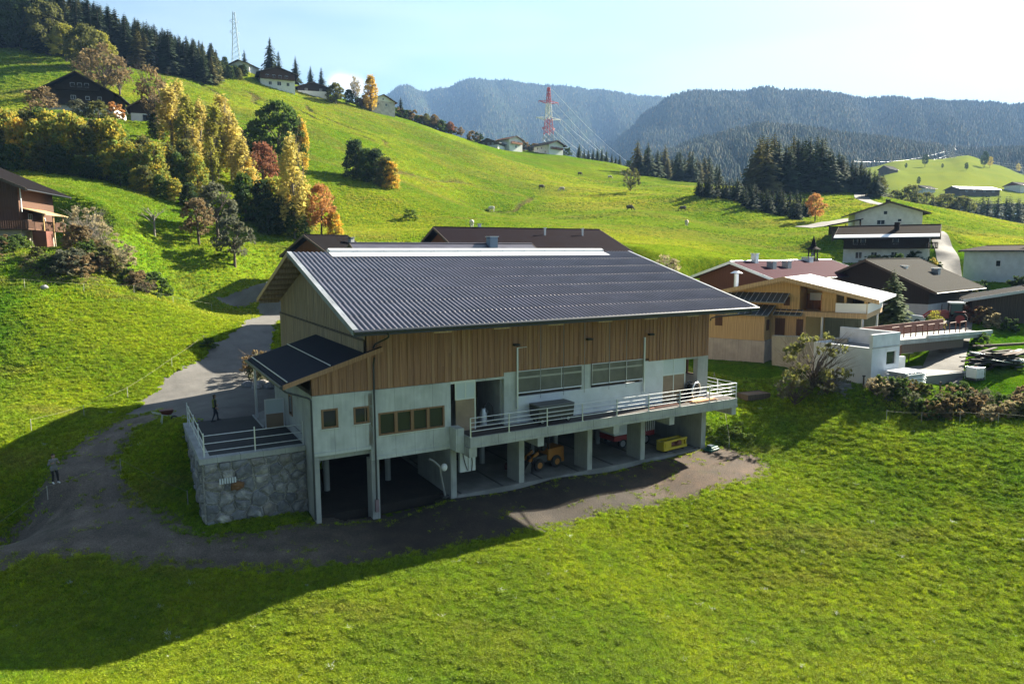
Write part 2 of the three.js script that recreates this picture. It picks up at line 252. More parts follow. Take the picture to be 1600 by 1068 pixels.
const wob = (u, v) => [u + (noise(u * 0.9, v * 0.9, 3) - 0.5) * 0.9 + (noise(u * 3, v * 3, 4) - 0.5) * 0.5 + (noise(u * 8, v * 8, 7) - 0.5) * 0.4, v + (noise(u * 0.9, v * 0.9, 5) - 0.5) * 0.9 + (noise(u * 3, v * 3, 6) - 0.5) * 0.5 + (noise(u * 8, v * 8, 10) - 0.5) * 0.4];
function paved(u, v) { if (u < -26 || u > 36 || v < -9 || v > 72) return 0; const [a, b] = wob(u, v); return inside(YARD, a, b) ? 1 : inside(ROAD, a, b) ? 2 : 0; }
const inBarn = (u, v, m = 0) => (u > -m && u < 29.9 + m && v > -m && v < 22.4 + m && !(u < 3 && v > 10 + m)) || (u > -5.6 - m && u <= 0 && v > 1.8 - m && v < 11.4 + m);
// level platforms cut into the slope for the neighbouring houses: [x, z, half size, height]
const PADS = [];
function pad(p, r) { PADS.push([p.x, p.z, r, p.y]); }
function baseY(x, z) {
  let y = TPS(x, z);
  for (const [a, b, r, h] of PADS) { const d = Math.hypot(x - a, z - b); if (d < r * 1.7) y = lerp(h, y, smooth(r, r * 1.7, d)); }
  return y;
}
// cattle trails and mowing edges on the upper meadow, worn into the turf
const TRAILS = [[[470, 168, 285], [530, 186, 268], [580, 196, 258], [622, 214, 246]], [[478, 180, 268], [530, 200, 252], [572, 208, 244]], [[455, 186, 255], [500, 206, 240], [524, 206, 238]], [[322, 134, 262], [352, 150, 252], [378, 164, 246]], [[372, 140, 272], [420, 158, 262], [470, 176, 258]], [[560, 258, 192], [640, 266, 212], [720, 280, 236]], [[640, 300, 176], [720, 316, 196], [790, 326, 210], [830, 308, 238]], [[900, 300, 262], [985, 304, 252], [1060, 312, 244]]].map((L) => L.map(([a, b, c]) => { const p = at(a, b, c); return [p.x, p.z]; }));
function trail(x, z) {
  const d0 = Math.hypot(x, z); if (d0 < 150 || d0 > 300) return 0; let m = 1e9; x += (noise(x * 0.08, z * 0.08, 51) - 0.5) * 9; z += (noise(x * 0.08, z * 0.08, 52) - 0.5) * 9;
  for (const L of TRAILS) for (let i = 1; i < L.length; i++) { const [a, b] = L[i - 1], [p, q] = L[i], dx = p - a, dy = q - b, t = clamp(((x - a) * dx + (z - b) * dy) / (dx * dx + dy * dy)); m = Math.min(m, Math.hypot(x - a - t * dx, z - b - t * dy)); }
  return 1 - smooth(0.5, 2.0, m);
}
function relief(x, z) {                             // bumps of the sward: hummocks, cattle terraces, tussocks
  const d = Math.hypot(x, z);
  return (fbm(x * 0.05, z * 0.05, 1, 3) - 0.5) * smooth(60, 160, d) * 2.4 + (fbm(x * 0.22, z * 0.22, 2, 2) - 0.5) * 0.16 + (noise(x * 1.3, z * 1.3, 8) - 0.5) * 0.04 + (noise(x * 3.4, z * 3.4, 9) - 0.5) * 0.06 + trail(x, z) * -0.55;
}
function ground(x, z) {
  const [u, v] = toB(x, z); let y = baseY(x, z), k = 1;
  if (u > -30 && u < 40 && v > -12 && v < 76) {
    const pv = paved(u, v); let d = 9;
    if (pv) k = 0; else { d = Math.min(edgeDist(YARD, u, v), edgeDist(ROAD, u, v)); k = smooth(0, 2.2, d); }
    if (pv) y -= 0.06;
  }
  y += relief(x, z) * k;
  if (inBarn(u, v, -0.15)) y = Math.min(y, -0.7);
  return y;
}
const onGround = (x, z) => new THREE.Vector3(x, ground(x, z), z);
const grassLush = [0.055, 0.13, 0.008], grassYellow = [0.15, 0.195, 0.008], pastureA = [0.10, 0.165, 0.012], pastureB = [0.19, 0.225, 0.018], grassDry = [0.17, 0.13, 0.05], soil = [0.12, 0.085, 0.055];
function grassColour(x, z) {
  const a = smooth(0.36, 0.66, fbm(x * 0.035, z * 0.035, 12, 3)), b = fbm(x * 0.35, z * 0.35, 14, 3), d = Math.hypot(x, z);
  const [u, v] = toB(x, z), up = smooth(38, 52, v - Math.max(0, 10 - u) * 0.2 + (fbm(x * 0.06, z * 0.06, 19, 3) - 0.5) * 22), k = clamp(a * 0.7 + (b - 0.5) * 0.9 + 0.15);   // mown meadow below, grazed pasture above the lane
  let c = [0, 1, 2].map((i) => lerp(lerp(grassLush[i], grassYellow[i], k), lerp(pastureA[i], pastureB[i], k), up));
  const dry = smooth(0.62, 0.82, fbm(x * 0.12 + 9, z * 0.3, 16, 3)) * 0.3; c = c.map((q, i) => lerp(q, grassDry[i], dry));
  if (d > 150) { const w = trail(x, z) * 0.7; c = c.map((q, i) => lerp(q, soil[i], w)); const t = smooth(0.55, 0.62, noise(x * 0.02 + z * 0.16, z * 0.01 - x * 0.03, 18)) * 0.25; c = c.map((q, i) => lerp(q, grassDry[i], t)); }
  return c;
}
const roofsDone = [];
function buildTerrain() {
  const az = []; for (let a = -70; a < -41; a += 1.2) az.push(a); for (let i = 0; i <= 620; i++) az.push(-41 + 82 * i / 620); for (let a = 42.2; a <= 72; a += 1.2) az.push(a);
  const R = []; for (let i = 0; i <= 560; i++) R.push(9 * Math.pow(640 / 9, i / 560));
  const nx = az.length, nr = R.length, pos = new Float32Array(nx * nr * 3), col = new Float32Array(nx * nr * 3), uv = new Float32Array(nx * nr * 2), idx = [];
  for (let j = 0; j < nr; j++) for (let i = 0; i < nx; i++) {
    const t = az[i] * Math.PI / 180, x = R[j] * Math.sin(t), z = -R[j] * Math.cos(t), k = j * nx + i, c = grassColour(x, z);
    pos[3 * k] = x; pos[3 * k + 1] = ground(x, z); pos[3 * k + 2] = z; uv[2 * k] = x; uv[2 * k + 1] = z;
    const s = soilAt(x, z); for (let q = 0; q < 3; q++) col[3 * k + q] = lerp(c[q], soil[q], s) / 0.62;
    if (i < nx - 1 && j < nr - 1) idx.push(k, k + 1, k + nx, k + 1, k + nx + 1, k + nx);
  }
  const g = new THREE.BufferGeometry(); g.setAttribute('position', new THREE.BufferAttribute(pos, 3)); g.setAttribute('color', new THREE.BufferAttribute(col, 3)); g.setAttribute('uv', new THREE.BufferAttribute(uv, 2)); g.setIndex(idx); g.computeVertexNormals();
  struct('meadow_terrain', g, phys([0.62, 0.62, 0.62], { map: T.grass, bumpMap: T.grassB, bumpScale: 0.06, vertexColors: true, roughness: 1, specularIntensity: 0 }), 'green alpine meadow rising to the left behind the barn');
}
const soilSpots = [];                                // [x, z, radius]: leaf litter and bare earth under hedges
function soilAt(x, z) { let s = 0; for (const [a, b, r] of soilSpots) { const d = Math.hypot(x - a, z - b); if (d < r * 1.5) s = Math.max(s, (1 - smooth(r * 0.6, r * 1.4, d + (noise(x * 0.8, z * 0.8, 33) - 0.5) * r)) * 0.85); } return s; }
function drape(name, poly, which, mat, lift, label) {
  const us = poly.map((p) => p[0]), vs = poly.map((p) => p[1]), s = 0.2, u0 = Math.min(...us) - 1, u1 = Math.max(...us) + 1, v0 = Math.min(...vs) - 1, v1 = Math.max(...vs) + 1;
  const id = new Map(), pos = [], col = [], uv = [], idx = [];
  const vert = (i, j) => {
    const key = i * 100000 + j; if (id.has(key)) return id.get(key);
    const u = u0 + i * s, v = v0 + j * s, p = bw(u, v); p.y = baseY(p.x, p.z) + lift; pos.push(p.x, p.y, p.z); uv.push(u, v);
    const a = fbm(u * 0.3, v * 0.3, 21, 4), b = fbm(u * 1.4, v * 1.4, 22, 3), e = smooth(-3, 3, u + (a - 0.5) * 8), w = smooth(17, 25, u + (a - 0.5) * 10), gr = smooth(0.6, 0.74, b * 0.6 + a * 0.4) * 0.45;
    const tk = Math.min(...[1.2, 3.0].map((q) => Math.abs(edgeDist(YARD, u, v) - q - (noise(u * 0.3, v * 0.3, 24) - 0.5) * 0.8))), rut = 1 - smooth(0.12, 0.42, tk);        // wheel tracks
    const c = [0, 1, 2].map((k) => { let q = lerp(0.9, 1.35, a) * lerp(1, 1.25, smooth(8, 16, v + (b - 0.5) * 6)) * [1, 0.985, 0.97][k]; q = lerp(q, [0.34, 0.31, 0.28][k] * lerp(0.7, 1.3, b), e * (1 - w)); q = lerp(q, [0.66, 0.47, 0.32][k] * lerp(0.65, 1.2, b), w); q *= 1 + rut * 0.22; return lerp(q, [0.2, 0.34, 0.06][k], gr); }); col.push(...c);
    id.set(key, pos.length / 3 - 1); return pos.length / 3 - 1;
  };
  for (let i = 0; i < (u1 - u0) / s; i++) for (let j = 0; j < (v1 - v0) / s; j++) {
    const u = u0 + (i + 0.5) * s, v = v0 + (j + 0.5) * s; if (paved(u, v) !== which) continue;
    const a = vert(i, j), b = vert(i + 1, j), c = vert(i + 1, j + 1), d = vert(i, j + 1); idx.push(a, b, c, a, c, d);
  }
  const g = new THREE.BufferGeometry(); g.setAttribute('position', new THREE.Float32BufferAttribute(pos, 3)); g.setAttribute('color', new THREE.Float32BufferAttribute(col, 3)); g.setAttribute('uv', new THREE.Float32BufferAttribute(uv, 2)); g.setIndex(idx); g.computeVertexNormals();
  return struct(name, g, mat, label);
}
// a lane drawn as a ribbon over the slope, points in world metres
const LANES = [];
function lane(name, pts, width, mat, label, lift = 0.12) {
  const c = new THREE.CatmullRomCurve3(pts); for (let i = 0; i <= 60; i++) { const p = c.getPoint(i / 60); LANES.push([p.x, p.z, width / 2 + 0.5]); } const n = 60, pos = [], uv = [], idx = [], m = 6; let L = 0, prev = null;
  for (let i = 0; i <= n; i++) {
    const p = c.getPoint(i / n), t = c.getTangent(i / n), s = new THREE.Vector3(-t.z, 0, t.x).normalize(); if (prev) L += p.distanceTo(prev); prev = p;
    for (let j = 0; j <= m; j++) { const w = (j / m - 0.5) * width, x = p.x + s.x * w, z = p.z + s.z * w; pos.push(x, Math.max(ground(x, z), ground(p.x, p.z) - 0.3) + lift, z); uv.push(w, L); if (i < n && j < m) { const k = i * (m + 1) + j; idx.push(k, k + m + 1, k + 1, k + 1, k + m + 1, k + m + 2); } }
  }
  const g = new THREE.BufferGeometry(); g.setAttribute('position', new THREE.Float32BufferAttribute(pos, 3)); g.setAttribute('uv', new THREE.Float32BufferAttribute(uv, 2)); g.setIndex(idx); g.computeVertexNormals();
  return struct(name, g, mat, label);
}
// ------------------------------------------------------------------ far hills and mountains
const FARTREES = [];                                // places for the woods on the far slopes: [x, y, z, size, tone]
function screenOf(p) { const X = p[0], Y = p[1] - CAM_Y, Z = -p[2], zc = Z * CP - Y * SP, yc = Y * CP + Z * SP; return [800 + X / zc * FOCAL, 534 - yc / zc * FOCAL]; }
function mountain(name, label, crest, foot, Z0, Z1, mat, colour, rough, woods, seed, back = 1.25) {
  const X0 = crest[0][0], X1 = crest[crest.length - 1][0], nx = 220, nz = 90, pos = [], col = [], uv = [], idx = [];
  const prof = (P, x) => { for (let i = 0; i < P.length - 1; i++) if (x <= P[i + 1][0]) { const t = clamp((x - P[i][0]) / (P[i + 1][0] - P[i][0])), s = t * t * (3 - 2 * t); return lerp(P[i][1], P[i + 1][1], lerp(t, s, 0.6)); } return P[P.length - 1][1]; };
  const height = (px, t) => {                        // t: 0 foot, 1 crest, beyond 1 the far side
    const Z = lerp(Z0, Z1, t), a = at(px, prof(foot, px), Z0), b = at(px, prof(crest, px), Z1), p = at(px, 400, Z);
    const q = (fbm(px * 0.012 + seed, t * 2.2, seed, 5) - 0.5), g = Math.abs(noise(px * 0.02 + t * 1.3 + seed, t * 1.1, seed + 3) - 0.5);
    let y = t <= 1 ? lerp(a.y, b.y, Math.pow(t, 0.9)) : b.y - (t - 1) * (b.y - a.y) * 1.2;
    y += rough * (q * 1.6 + g * 1.2 - 0.25) * Math.sin(Math.PI * clamp(t * 0.92)) + rough * 0.06 * (noise(px * 0.25, t * 9, seed) - 0.5);
    return [p.x, y, -Z];
  };
  for (let j = 0; j <= nz; j++) for (let i = 0; i <= nx; i++) {
    const px = lerp(X0, X1, i / nx), t = back * j / nz, p = height(px, t); pos.push(...p); uv.push(p[0] * 0.02, p[2] * 0.02); col.push(...colour(px, t, p));
    if (i < nx && j < nz) { const k = j * (nx + 1) + i; idx.push(k, k + 1, k + nx + 1, k + 1, k + nx + 2, k + nx + 1); }
  }
  const g = new THREE.BufferGeometry(); g.setAttribute('position', new THREE.Float32BufferAttribute(pos, 3)); g.setAttribute('color', new THREE.Float32BufferAttribute(col, 3)); g.setAttribute('uv', new THREE.Float32BufferAttribute(uv, 2)); g.setIndex(idx); g.computeVertexNormals();
  struct(name, g, mat, label);
  mountain.last = (px, py) => { let best = null, bd = 1e9; for (let t = 0.02; t <= 1; t += 0.004) { const p = height(px, t), e = Math.abs(screenOf(p)[1] - py); if (e < bd) { bd = e; best = p; } } return new THREE.Vector3(...best); };
  const r = rng(seed * 13 + 1); let n = 0;
  for (let k = 0; k < woods * 3 && n < woods; k++) { const px = lerp(X0, X1, r()), t = Math.pow(r(), 0.8) * 1.02, p = height(px, t), c = colour(px, t, p); if (c[1] > 0.055) continue; n++; FARTREES.push([p[0], p[1] - 1, p[2], r(), Z1]); }
}
const farMat = phys([1, 1, 1], { vertexColors: true, roughness: 1, specularIntensity: 0 });
const forest = [0.032, 0.045, 0.02], clearing = [0.10, 0.12, 0.03];
const woodsColour = (limit, s) => (px, t, p) => { const q = fbm(p[0] * s, p[2] * s * 0.6, 40, 4), a = smooth(limit, limit + 0.04, q); return forest.map((f, i) => lerp(f * lerp(0.8, 1.3, fbm(p[0] * s * 6, p[2] * s * 6, 41, 2)), clearing[i], a)); };
mountain('mountain', 'blue hazy forested mountain range beyond the valley', [[150, 150], [420, 175], [560, 166], [600, 152], [640, 133], [668, 140], [700, 136], [730, 127], [790, 123], [830, 130], [880, 132], [930, 143], [1000, 152], [1100, 156], [1300, 160], [1700, 180]], [[150, 330], [700, 330], [1000, 320], [1700, 320]], 2300, 4200, farMat, woodsColour(0.95, 0.0021), 95, 42000, 3);
mountain('mountain', 'broad wooded mountain filling the right skyline', [[880, 330], [930, 262], [975, 205], [1010, 170], [1045, 149], [1080, 143], [1150, 141], [1185, 136], [1230, 141], [1330, 149], [1420, 157], [1500, 160], [1600, 166], [1900, 168], [2200, 190]], [[880, 345], [1200, 320], [1600, 330], [2200, 340]], 1500, 2700, farMat, woodsColour(0.74, 0.003), 52, 42000, 8);
mountain('forest_ridge', 'nearer wooded spur running across the valley on the right', [[850, 330], [960, 262], [1020, 240], [1100, 212], [1180, 194], [1260, 200], [1350, 214], [1430, 226], [1500, 234], [1600, 236], [1900, 240], [2200, 260]], [[850, 350], [1200, 310], [1600, 310], [2200, 330]], 900, 1450, farMat, woodsColour(0.74, 0.006), 26, 26000, 15);
{
  const meadowMat = phys([1, 1, 1], { vertexColors: true, roughness: 1, specularIntensity: 0 });
  mountain('far_meadow', 'distant sunlit meadow hill with small barns on the right', [[1000, 345], [1150, 330], [1290, 305], [1345, 262], [1400, 250], [1450, 249], [1500, 243], [1545, 258], [1600, 276], [1700, 290], [2000, 320]], [[1000, 372], [1300, 335], [1400, 318], [1600, 318], [2000, 340]], 470, 880, meadowMat, (px, t, p) => { const a = fbm(p[0] * 0.012, p[2] * 0.03, 44, 3); return [lerp(0.12, 0.18, a), lerp(0.165, 0.2, a), 0.03]; }, 6, 0, 21);
}
const farSpot = mountain.last;                     // a place on the far meadow under a pixel of the photograph
{ // woods on the far slopes
  const cone = (n, s) => { const r = rng(s), gs = []; for (let k = 0; k < 3; k++) { const c = new THREE.ConeGeometry(0.2 - k * 0.045 + r() * 0.02, 0.5, n, 1, true); c.translate((r() - 0.5) * 0.03, 0.3 + k * 0.23, (r() - 0.5) * 0.03); gs.push(c); } return merge(gs); };
  const mat = std([1, 1, 1], { roughness: 1 });
  const kinds = [[], [], []]; for (const f of FARTREES) kinds[f[4] > 4000 ? 0 : f[4] > 2000 ? 1 : 2].push(f);
  kinds.forEach((L, k) => {
    const m = new THREE.InstancedMesh(cone(7, 3 + k), mat, L.length), o = new THREE.Object3D(), c = new THREE.Color();
    L.forEach(([x, y, z, r], i) => { const s = (11 + 9 * hash(i, k, 5)) * [0.85, 0.7, 0.55][k]; o.position.set(x, y, z); o.scale.set(s * lerp(1.2, 1.9, hash(i, k, 6)), s, s * 1.2); o.rotation.y = r * 6.28; o.updateMatrix(); m.setMatrixAt(i, o.matrix); const au = hash(i, k, 9) < 0.1, b = lerp(0.6, 1.5, r); c.setRGB(...(au ? [0.11 * b, 0.085 * b, 0.02] : [0.036 * b, 0.052 * b, 0.022 * b])); m.setColorAt(i, c); });
    m.name = ['mountain_forest', 'slope_forest', 'spur_forest'][k]; tag(m, ['forest covering the hazy far range', 'dark spruce forest covering the right mountain', 'spruce forest on the nearer spur'][k], 'forest', null, 'stuff'); scene.add(m);
  });
}
scene.fog = new THREE.FogExp2(new THREE.Color().setRGB(0.32, 0.56, 1.0), 0.000095);
// ------------------------------------------------------------------ the barn
const barn = thing('cow_barn', 'large new timber and concrete barn with dark corrugated roof and long balcony', 'barn', BO, YAW);
{
  const B = barn, RZ = 11.6, HR = 15.12, EV = -3.1, HE = 11.05, EB = 24.1, HB = 11.2, E0 = 1.52, E1 = 31.6, U0 = 3.2, U1 = 29.95, VB = 22.3;
  const slopeF = (HR - HE) / (RZ - EV), slopeB = (HR - HB) / (EB - RZ);
  const roofY = (v) => v < RZ ? HE + (v - EV) * slopeF : HB + (EB - v) * slopeB;        // top of the roof
  const rnd = rng(5);
  // --- floor, walls and pillars of the lower storey
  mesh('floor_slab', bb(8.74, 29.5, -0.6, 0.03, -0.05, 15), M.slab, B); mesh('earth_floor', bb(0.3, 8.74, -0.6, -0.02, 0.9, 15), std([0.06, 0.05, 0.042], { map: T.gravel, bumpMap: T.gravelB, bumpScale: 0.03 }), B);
  for (let k = 0; k < 7; k++) mesh('floor_channel', bb(9 + k * 3, 9.12 + k * 3, 0.03, 0.05, 0.1, 8.8), M.steelDark, B);
  mesh('rear_wall', bb(U0 + 0.25, 29.5, -0.6, 4.0, 15, 15.3), M.concrete, B); mesh('inner_side_wall', bb(U0, U0 + 0.25, -0.6, 3.78, 10.2, 15.3), M.concrete, B);
  mesh('side_wall', [bb(0, 0.3, -0.6, 3.78, 0.02, 10.2), bb(0, 0.3, 3.78, 7.24, 0.3, 10.2)], M.concrete, B);
  mesh('back_wall', bb(0.3, U0, -0.6, 8.6, 9.9, 10.2), M.concrete, B);
  mesh('end_wall', bb(29.5, U1, -0.6, 4.05, 0.02, VB), M.concrete, B);
  mesh('partition_wall', bb(8.36, 8.74, -0.6, 3.35, 0.02, 5.5), M.concrete, B);
  mesh('pillar', bb(3.3, 3.76, -0.6, 3.1, 0.02, 0.9), M.concrete, B);
  for (const u of [13.25, 18.75, 23.5]) mesh('pillar', bb(u, u + 0.4, -0.6, 3.35, 0.02, 1.6), M.concrete, B);
  for (const u of [1.9, 6.0, 13.1, 17.3, 19.4, 23.4, 27.5]) { const c = new THREE.CylinderGeometry(0.19, 0.19, 3.5, 14); c.translate(u + 0.1, 1.6, -5.2); mesh('column', metreUV(c), M.concrete, B); }
  // --- concrete front of the left bay with real window openings
  mesh('front_wall', prism([[0, 3.79], [3.3, 3.79], [3.3, 3.1], [8.4, 3.1], [8.4, 7.24], [0, 7.24]], -0.3, 0, [rect(0.49, 1.44, 5.32, 6.43), rect(2.32, 3.25, 5.35, 6.36), rect(3.78, 7.98, 4.5, 5.85)]), M.concreteNew, B);
  mesh('string_course', [bb(0, 3.3, 3.79, 3.99, -0.05, -0.002), bb(3.3, 8.4, 3.1, 3.32, -0.05, -0.002)], M.concreteNew, B);
  mesh('top_band', bb(0, 8.4, 7.06, 7.22, -0.04, -0.002), M.concreteNew, B);
  const win = (u0, u1, y0, y1, n, name = 'window') => {
    const w = mesh(name, [bb(u0, u1, y0, y0 + 0.1, -0.02, 0.14), bb(u0, u1, y1 - 0.1, y1, -0.02, 0.14), ...Array.from({ length: n + 1 }, (_, k) => { const c = lerp(u0 + 0.06, u1 - 0.06, k / n), t = k % n ? 0.1 : 0.06; return bb(c - t, c + t, y0 + 0.1, y1 - 0.1, -0.019, 0.139); })], M.frameWood, B);
    for (let k = 0; k < n; k++) { const a = lerp(u0 + 0.06, u1 - 0.06, k / n) + (k ? 0.1 : 0.06), b = lerp(u0 + 0.06, u1 - 0.06, (k + 1) / n) - (k < n - 1 ? 0.1 : 0.06); mesh('pane', bb(a, b, y0 + 0.1, y1 - 0.1, 0.08, 0.1), M.glass, w); }
    mesh('sill', bb(u0 - 0.05, u1 + 0.05, y0 - 0.05, y0 - 0.003, -0.07, 0.06), M.flashing, w);
  };
  win(0.49, 1.44, 5.32, 6.43, 1); win(2.32, 3.25, 5.35, 6.36, 1); win(3.78, 7.98, 4.5, 5.85, 4);
  mesh('ceiling_slab', bb(0.3, 8.74, 3.45, 3.75, 0.3, 15), M.concrete, B);
  // --- balcony
  mesh('balcony_slab', [bb(8.9, 31.45, 3.4, 4.05, -1.65, 2.5), bb(8.9, 29.5, 3.4, 4.05, 2.5, 15)], M.concrete, B);
  mesh('balcony_floor', bb(9.0, 31.3, 4.054, 4.075, -1.5, 0.5), std([0.085, 0.07, 0.07], { map: T.mottle, roughness: 0.8 }), B);
  mesh('slab_lip', bb(8.88, 31.47, 3.4, 3.6, -1.68, -1.652), M.concrete, B);
  for (const [u, d] of [[8.9, 0.4], [13.7, 0], [19.75, 0], [24.75, 0], [30.95, 0]]) mesh('beam', bb(u - 0.02 - d * 0.1, u + 0.45, 2.82, 3.398, -1.6, 2.6), M.concrete, B);
  mesh('stair_cheek', prism([[8.3, 3.1], [8.85, 2.9], [8.85, 4.5], [8.3, 4.5]], -0.0, 0.9), M.concreteNew, B);
  const rail = thing0('railing', B);
  const posts = [8.95, 11.6, 14.4, 17.15, 20, 22.8, 25.7, 28.6, 31.38];
  for (const u of posts) mesh('post', [bb(u - 0.03, u + 0.03, 4.05, 5.24, -1.61, -1.55), bb(u - 0.07, u + 0.07, 4.05, 4.07, -1.64, -1.52)], M.galva, rail);
  for (const y of [4.42, 4.68, 4.94, 5.23]) { mesh('rail', bar([8.95, y, 1.58], [31.38, y, 1.58], 0.025), M.galva, rail); mesh('rail', bar([31.38, y, 1.58], [31.38, y, -2.2], 0.025), M.galva, rail); }
  for (const v of [0.3, 2.2]) mesh('post', bb(31.35, 31.41, 4.05, 5.24, v - 0.03, v + 0.03), M.galva, rail);
  // --- upper storey behind the balcony
  mesh('plywood_panel', bb(8.76, 10.1, 4.06, 6.05, 0.05, 0.09), M.ply, B);
  mesh('frosted_pane', bb(8.8, 9.4, 6.12, 7.1, 0.05, 0.08), M.frosted, B); mesh('frosted_pane', bb(9.46, 10.05, 6.12, 7.1, 0.05, 0.08), M.frosted, B);
  mesh('panel_frame', [bb(8.4, 10.12, 7.1, 7.24, 0, 0.2), bb(8.72, 8.8, 6.05, 7.1, 0.03, 0.12), bb(9.4, 9.46, 6.05, 7.1, 0.03, 0.12), bb(10.05, 10.13, 4.06, 7.1, 0.03, 0.12), bb(8.8, 10.05, 6.05, 6.12, 0.03, 0.12)], M.galva, B);
  mesh('door_lintel', bb(10.13, 12.13, 7.1, 7.24, -0.02, 0.3), M.concreteNew, B);
  mesh('front_pier', bb(12.13, 13.1, 4.06, 7.5, -0.03, 0.3), M.concreteNew, B);
  mesh('door_reveal', bb(12.0, 12.13, 4.06, 7.1, 0.3, 3.5), M.concrete, B);
  mesh('parapet_wall', bb(13.1, 23.5, 4.06, 5.82, 0, 0.25), M.bluewhite, B);
  mesh('front_pier', bb(18.15, 18.95, 5.82, 7.5, -0.02, 0.3), M.concreteNew, B);
  mesh('front_pier', bb(23.5, 25.4, 4.06, 7.3, -0.01, 0.3), M.bluewhite, B);
  for (const [a, b] of [[13.12, 18.13], [18.97, 23.48]]) {
    const n = mesh('wind_net', bb(a, b, 6.08, 7.46, -0.1, -0.08), M.net, B);
    for (let k = 0; k <= 3; k++) { const u = lerp(a, b, k / 3); mesh('net_strap', bb(u - 0.012, u + 0.012, 6.06, 7.48, -0.125, -0.102), M.whiteFrame, n); }
    mesh('net_roller', [bar([a, 6.07, 0.09], [b, 6.07, 0.09], 0.05, 8), bar([a, 7.48, 0.09], [b, 7.48, 0.09], 0.03, 8)], M.galva, n);
    mesh('net_hem', bb(a, b, 7.0, 7.12, -0.114, -0.101), std([0.34, 0.34, 0.30]), n);
  }
  mesh('frosted_pane', bb(25.5, 27.6, 6.15, 7.24, 0.05, 0.08), M.frosted, B);
  mesh('panel_frame', [bb(25.4, 27.7, 6.05, 6.15, 0.02, 0.13), bb(25.4, 25.5, 4.06, 7.26, 0.02, 0.13), bb(27.6, 27.7, 4.06, 7.26, 0.02, 0.13), bb(26.5, 26.57, 4.06, 7.24, 0.03, 0.12)], M.galva, B);
  mesh('plywood_panel', bb(25.5, 27.6, 4.06, 6.05, 0.05, 0.09), M.ply, B);
  mesh('corner_pier', [bb(28.9, U1, 4.06, 7.26, 0, 0.45), bb(27.7, 28.9, 7.1, 7.26, 0, 0.4)], M.concrete, B);
  mesh('end_parapet', bb(29.6, U1, 4.06, 5.6, 0.45, 3.6), M.concrete, B);
  mesh('end_window', [bb(29.7, 29.8, 5.6, 5.7, 0.45, 3.6), bb(29.7, 29.8, 7.1, 7.26, 0.45, 3.6), bb(29.69, 29.81, 5.7, 7.1, 1.9, 2.05)], M.brownWood, B);
  mesh('end_wall', bb(29.5, U1, 4.05, 10.4, 3.6, VB), M.pale[1], B);
  mesh('inner_wall', bb(10.0, 29.5, 4.06, 10, 8.9, 9.0), M.greyWood, B);
  for (const u of [13.03, 23.52]) { const p = mesh('galvanised_post', bb(u - 0.05, u + 0.05, 5.1, 9.05, -0.22, -0.12), M.galva, B); mesh('post_arm', bar([u, 9.03, 0.17], [u + (u < 20 ? 0.7 : -0.1), 9.05, 0.17], 0.025), M.galva, p); }
  for (const u of [12.9, 18.6, 24.0]) mesh('floodlight', [rbox(0.42, 0.14, 0.3, 0.03, u, 9.25, 0.3), bar([u, 9.2, 0.05], [u, 9.2, 0.3], 0.025)], M.black, B);
  for (const u of [14.8, 16.6, 18.3, 20.4, 21.9]) mesh('net_cable', bar([u, 5.6, 0.16], [u, 10.4, 0.16], 0.018, 5), M.steel, B);
  // --- larch boards of the front, board on board
  const geoB = new THREE.BoxGeometry(1, 1, 1); 
  const board = (u, w, y0, y1, v, mats, along) => {
    const k = Math.floor(rnd() * mats.length), g = along ? bb(v, v + 0.028, y0, y1, u, u + w) : bb(u, u + w, y0, y1, v, v + 0.028);
    const o = rnd() * 3; const uv = g.attributes.uv; for (let i = 0; i < uv.count; i++) { uv.setX(i, uv.getX(i) + o); uv.setY(i, uv.getY(i) + o * 1.7); }
    return mesh('board', g, mats[k], B);
  };
  for (let u = U0, i = 0; u < U1 - 0.05; i++) { const w = 0.15 + rnd() * 0.11, p = i % 2; board(u, Math.min(w, U1 - u), u > 12 && u < 24 ? 7.5 : 7.26, 11.35, p ? -0.035 : -0.068, M.larch); u += w - 0.012; }
  mesh('front_lining', bb(U0, U1, 7.26, 11.4, 0, 0.2), M.brownWood, B);
  const leanY = (u) => 8.05 + (u + 1.6) * 0.3;
  for (let u = 0.02, i = 0; u < U0; i++) { const w = 0.15 + rnd() * 0.1; board(u, Math.min(w, U0 - u), 7.26, leanY(u) - 0.2, i % 2 ? -0.035 : -0.068, M.larch); u += w - 0.012; }
  mesh('front_lining', prism([[0, 7.26], [U0, 7.26], [U0, 9.2], [0, 8.3]], -0.2, 0), M.brownWood, B);
  for (let v = 0, i = 0; v < VB; i++) { const w = 0.16 + rnd() * 0.1, vv = v + w / 2; board(v, Math.min(w, VB - v), 10.15, roofY(vv) - 0.5, i % 2 ? U0 - 0.07 : U0 - 0.1, M.pale, true); board(v, Math.min(w, VB - v), 4.0, 10.12, i % 2 ? U0 - 0.17 : U0 - 0.2, M.pale, true); v += w - 0.012; }
  mesh('gable_wall', (() => { const g = prism([[0, 3.8], [VB, 3.8], [VB, roofY(VB) - 0.45], [RZ, HR - 0.45], [0, roofY(0) - 0.45]], 0, 0.25); g.rotateY(Math.PI / 2); g.translate(U0, 0, 0); return metreUV(g); })(), M.pale[1], B);
  mesh('gable_wall', (() => { const g = prism([[VB - 0.02, 10.3], [RZ, HR - 0.47], [0.02, roofY(0) - 0.47], [0.02, 10.3]], 0, 0.25); g.rotateY(Math.PI / 2); g.translate(29.6, 0, 0); return metreUV(g); })(), M.pale[2], B);
  mesh('gable_ledge', bb(U0 - 0.24, U0 - 0.06, 10.1, 10.19, 0, VB), M.greyWood, B);
  mesh('rear_timber_wall', bb(U0, U1, 3, roofY(VB) - 0.4, VB - 0.2, VB), M.pale[0], B);
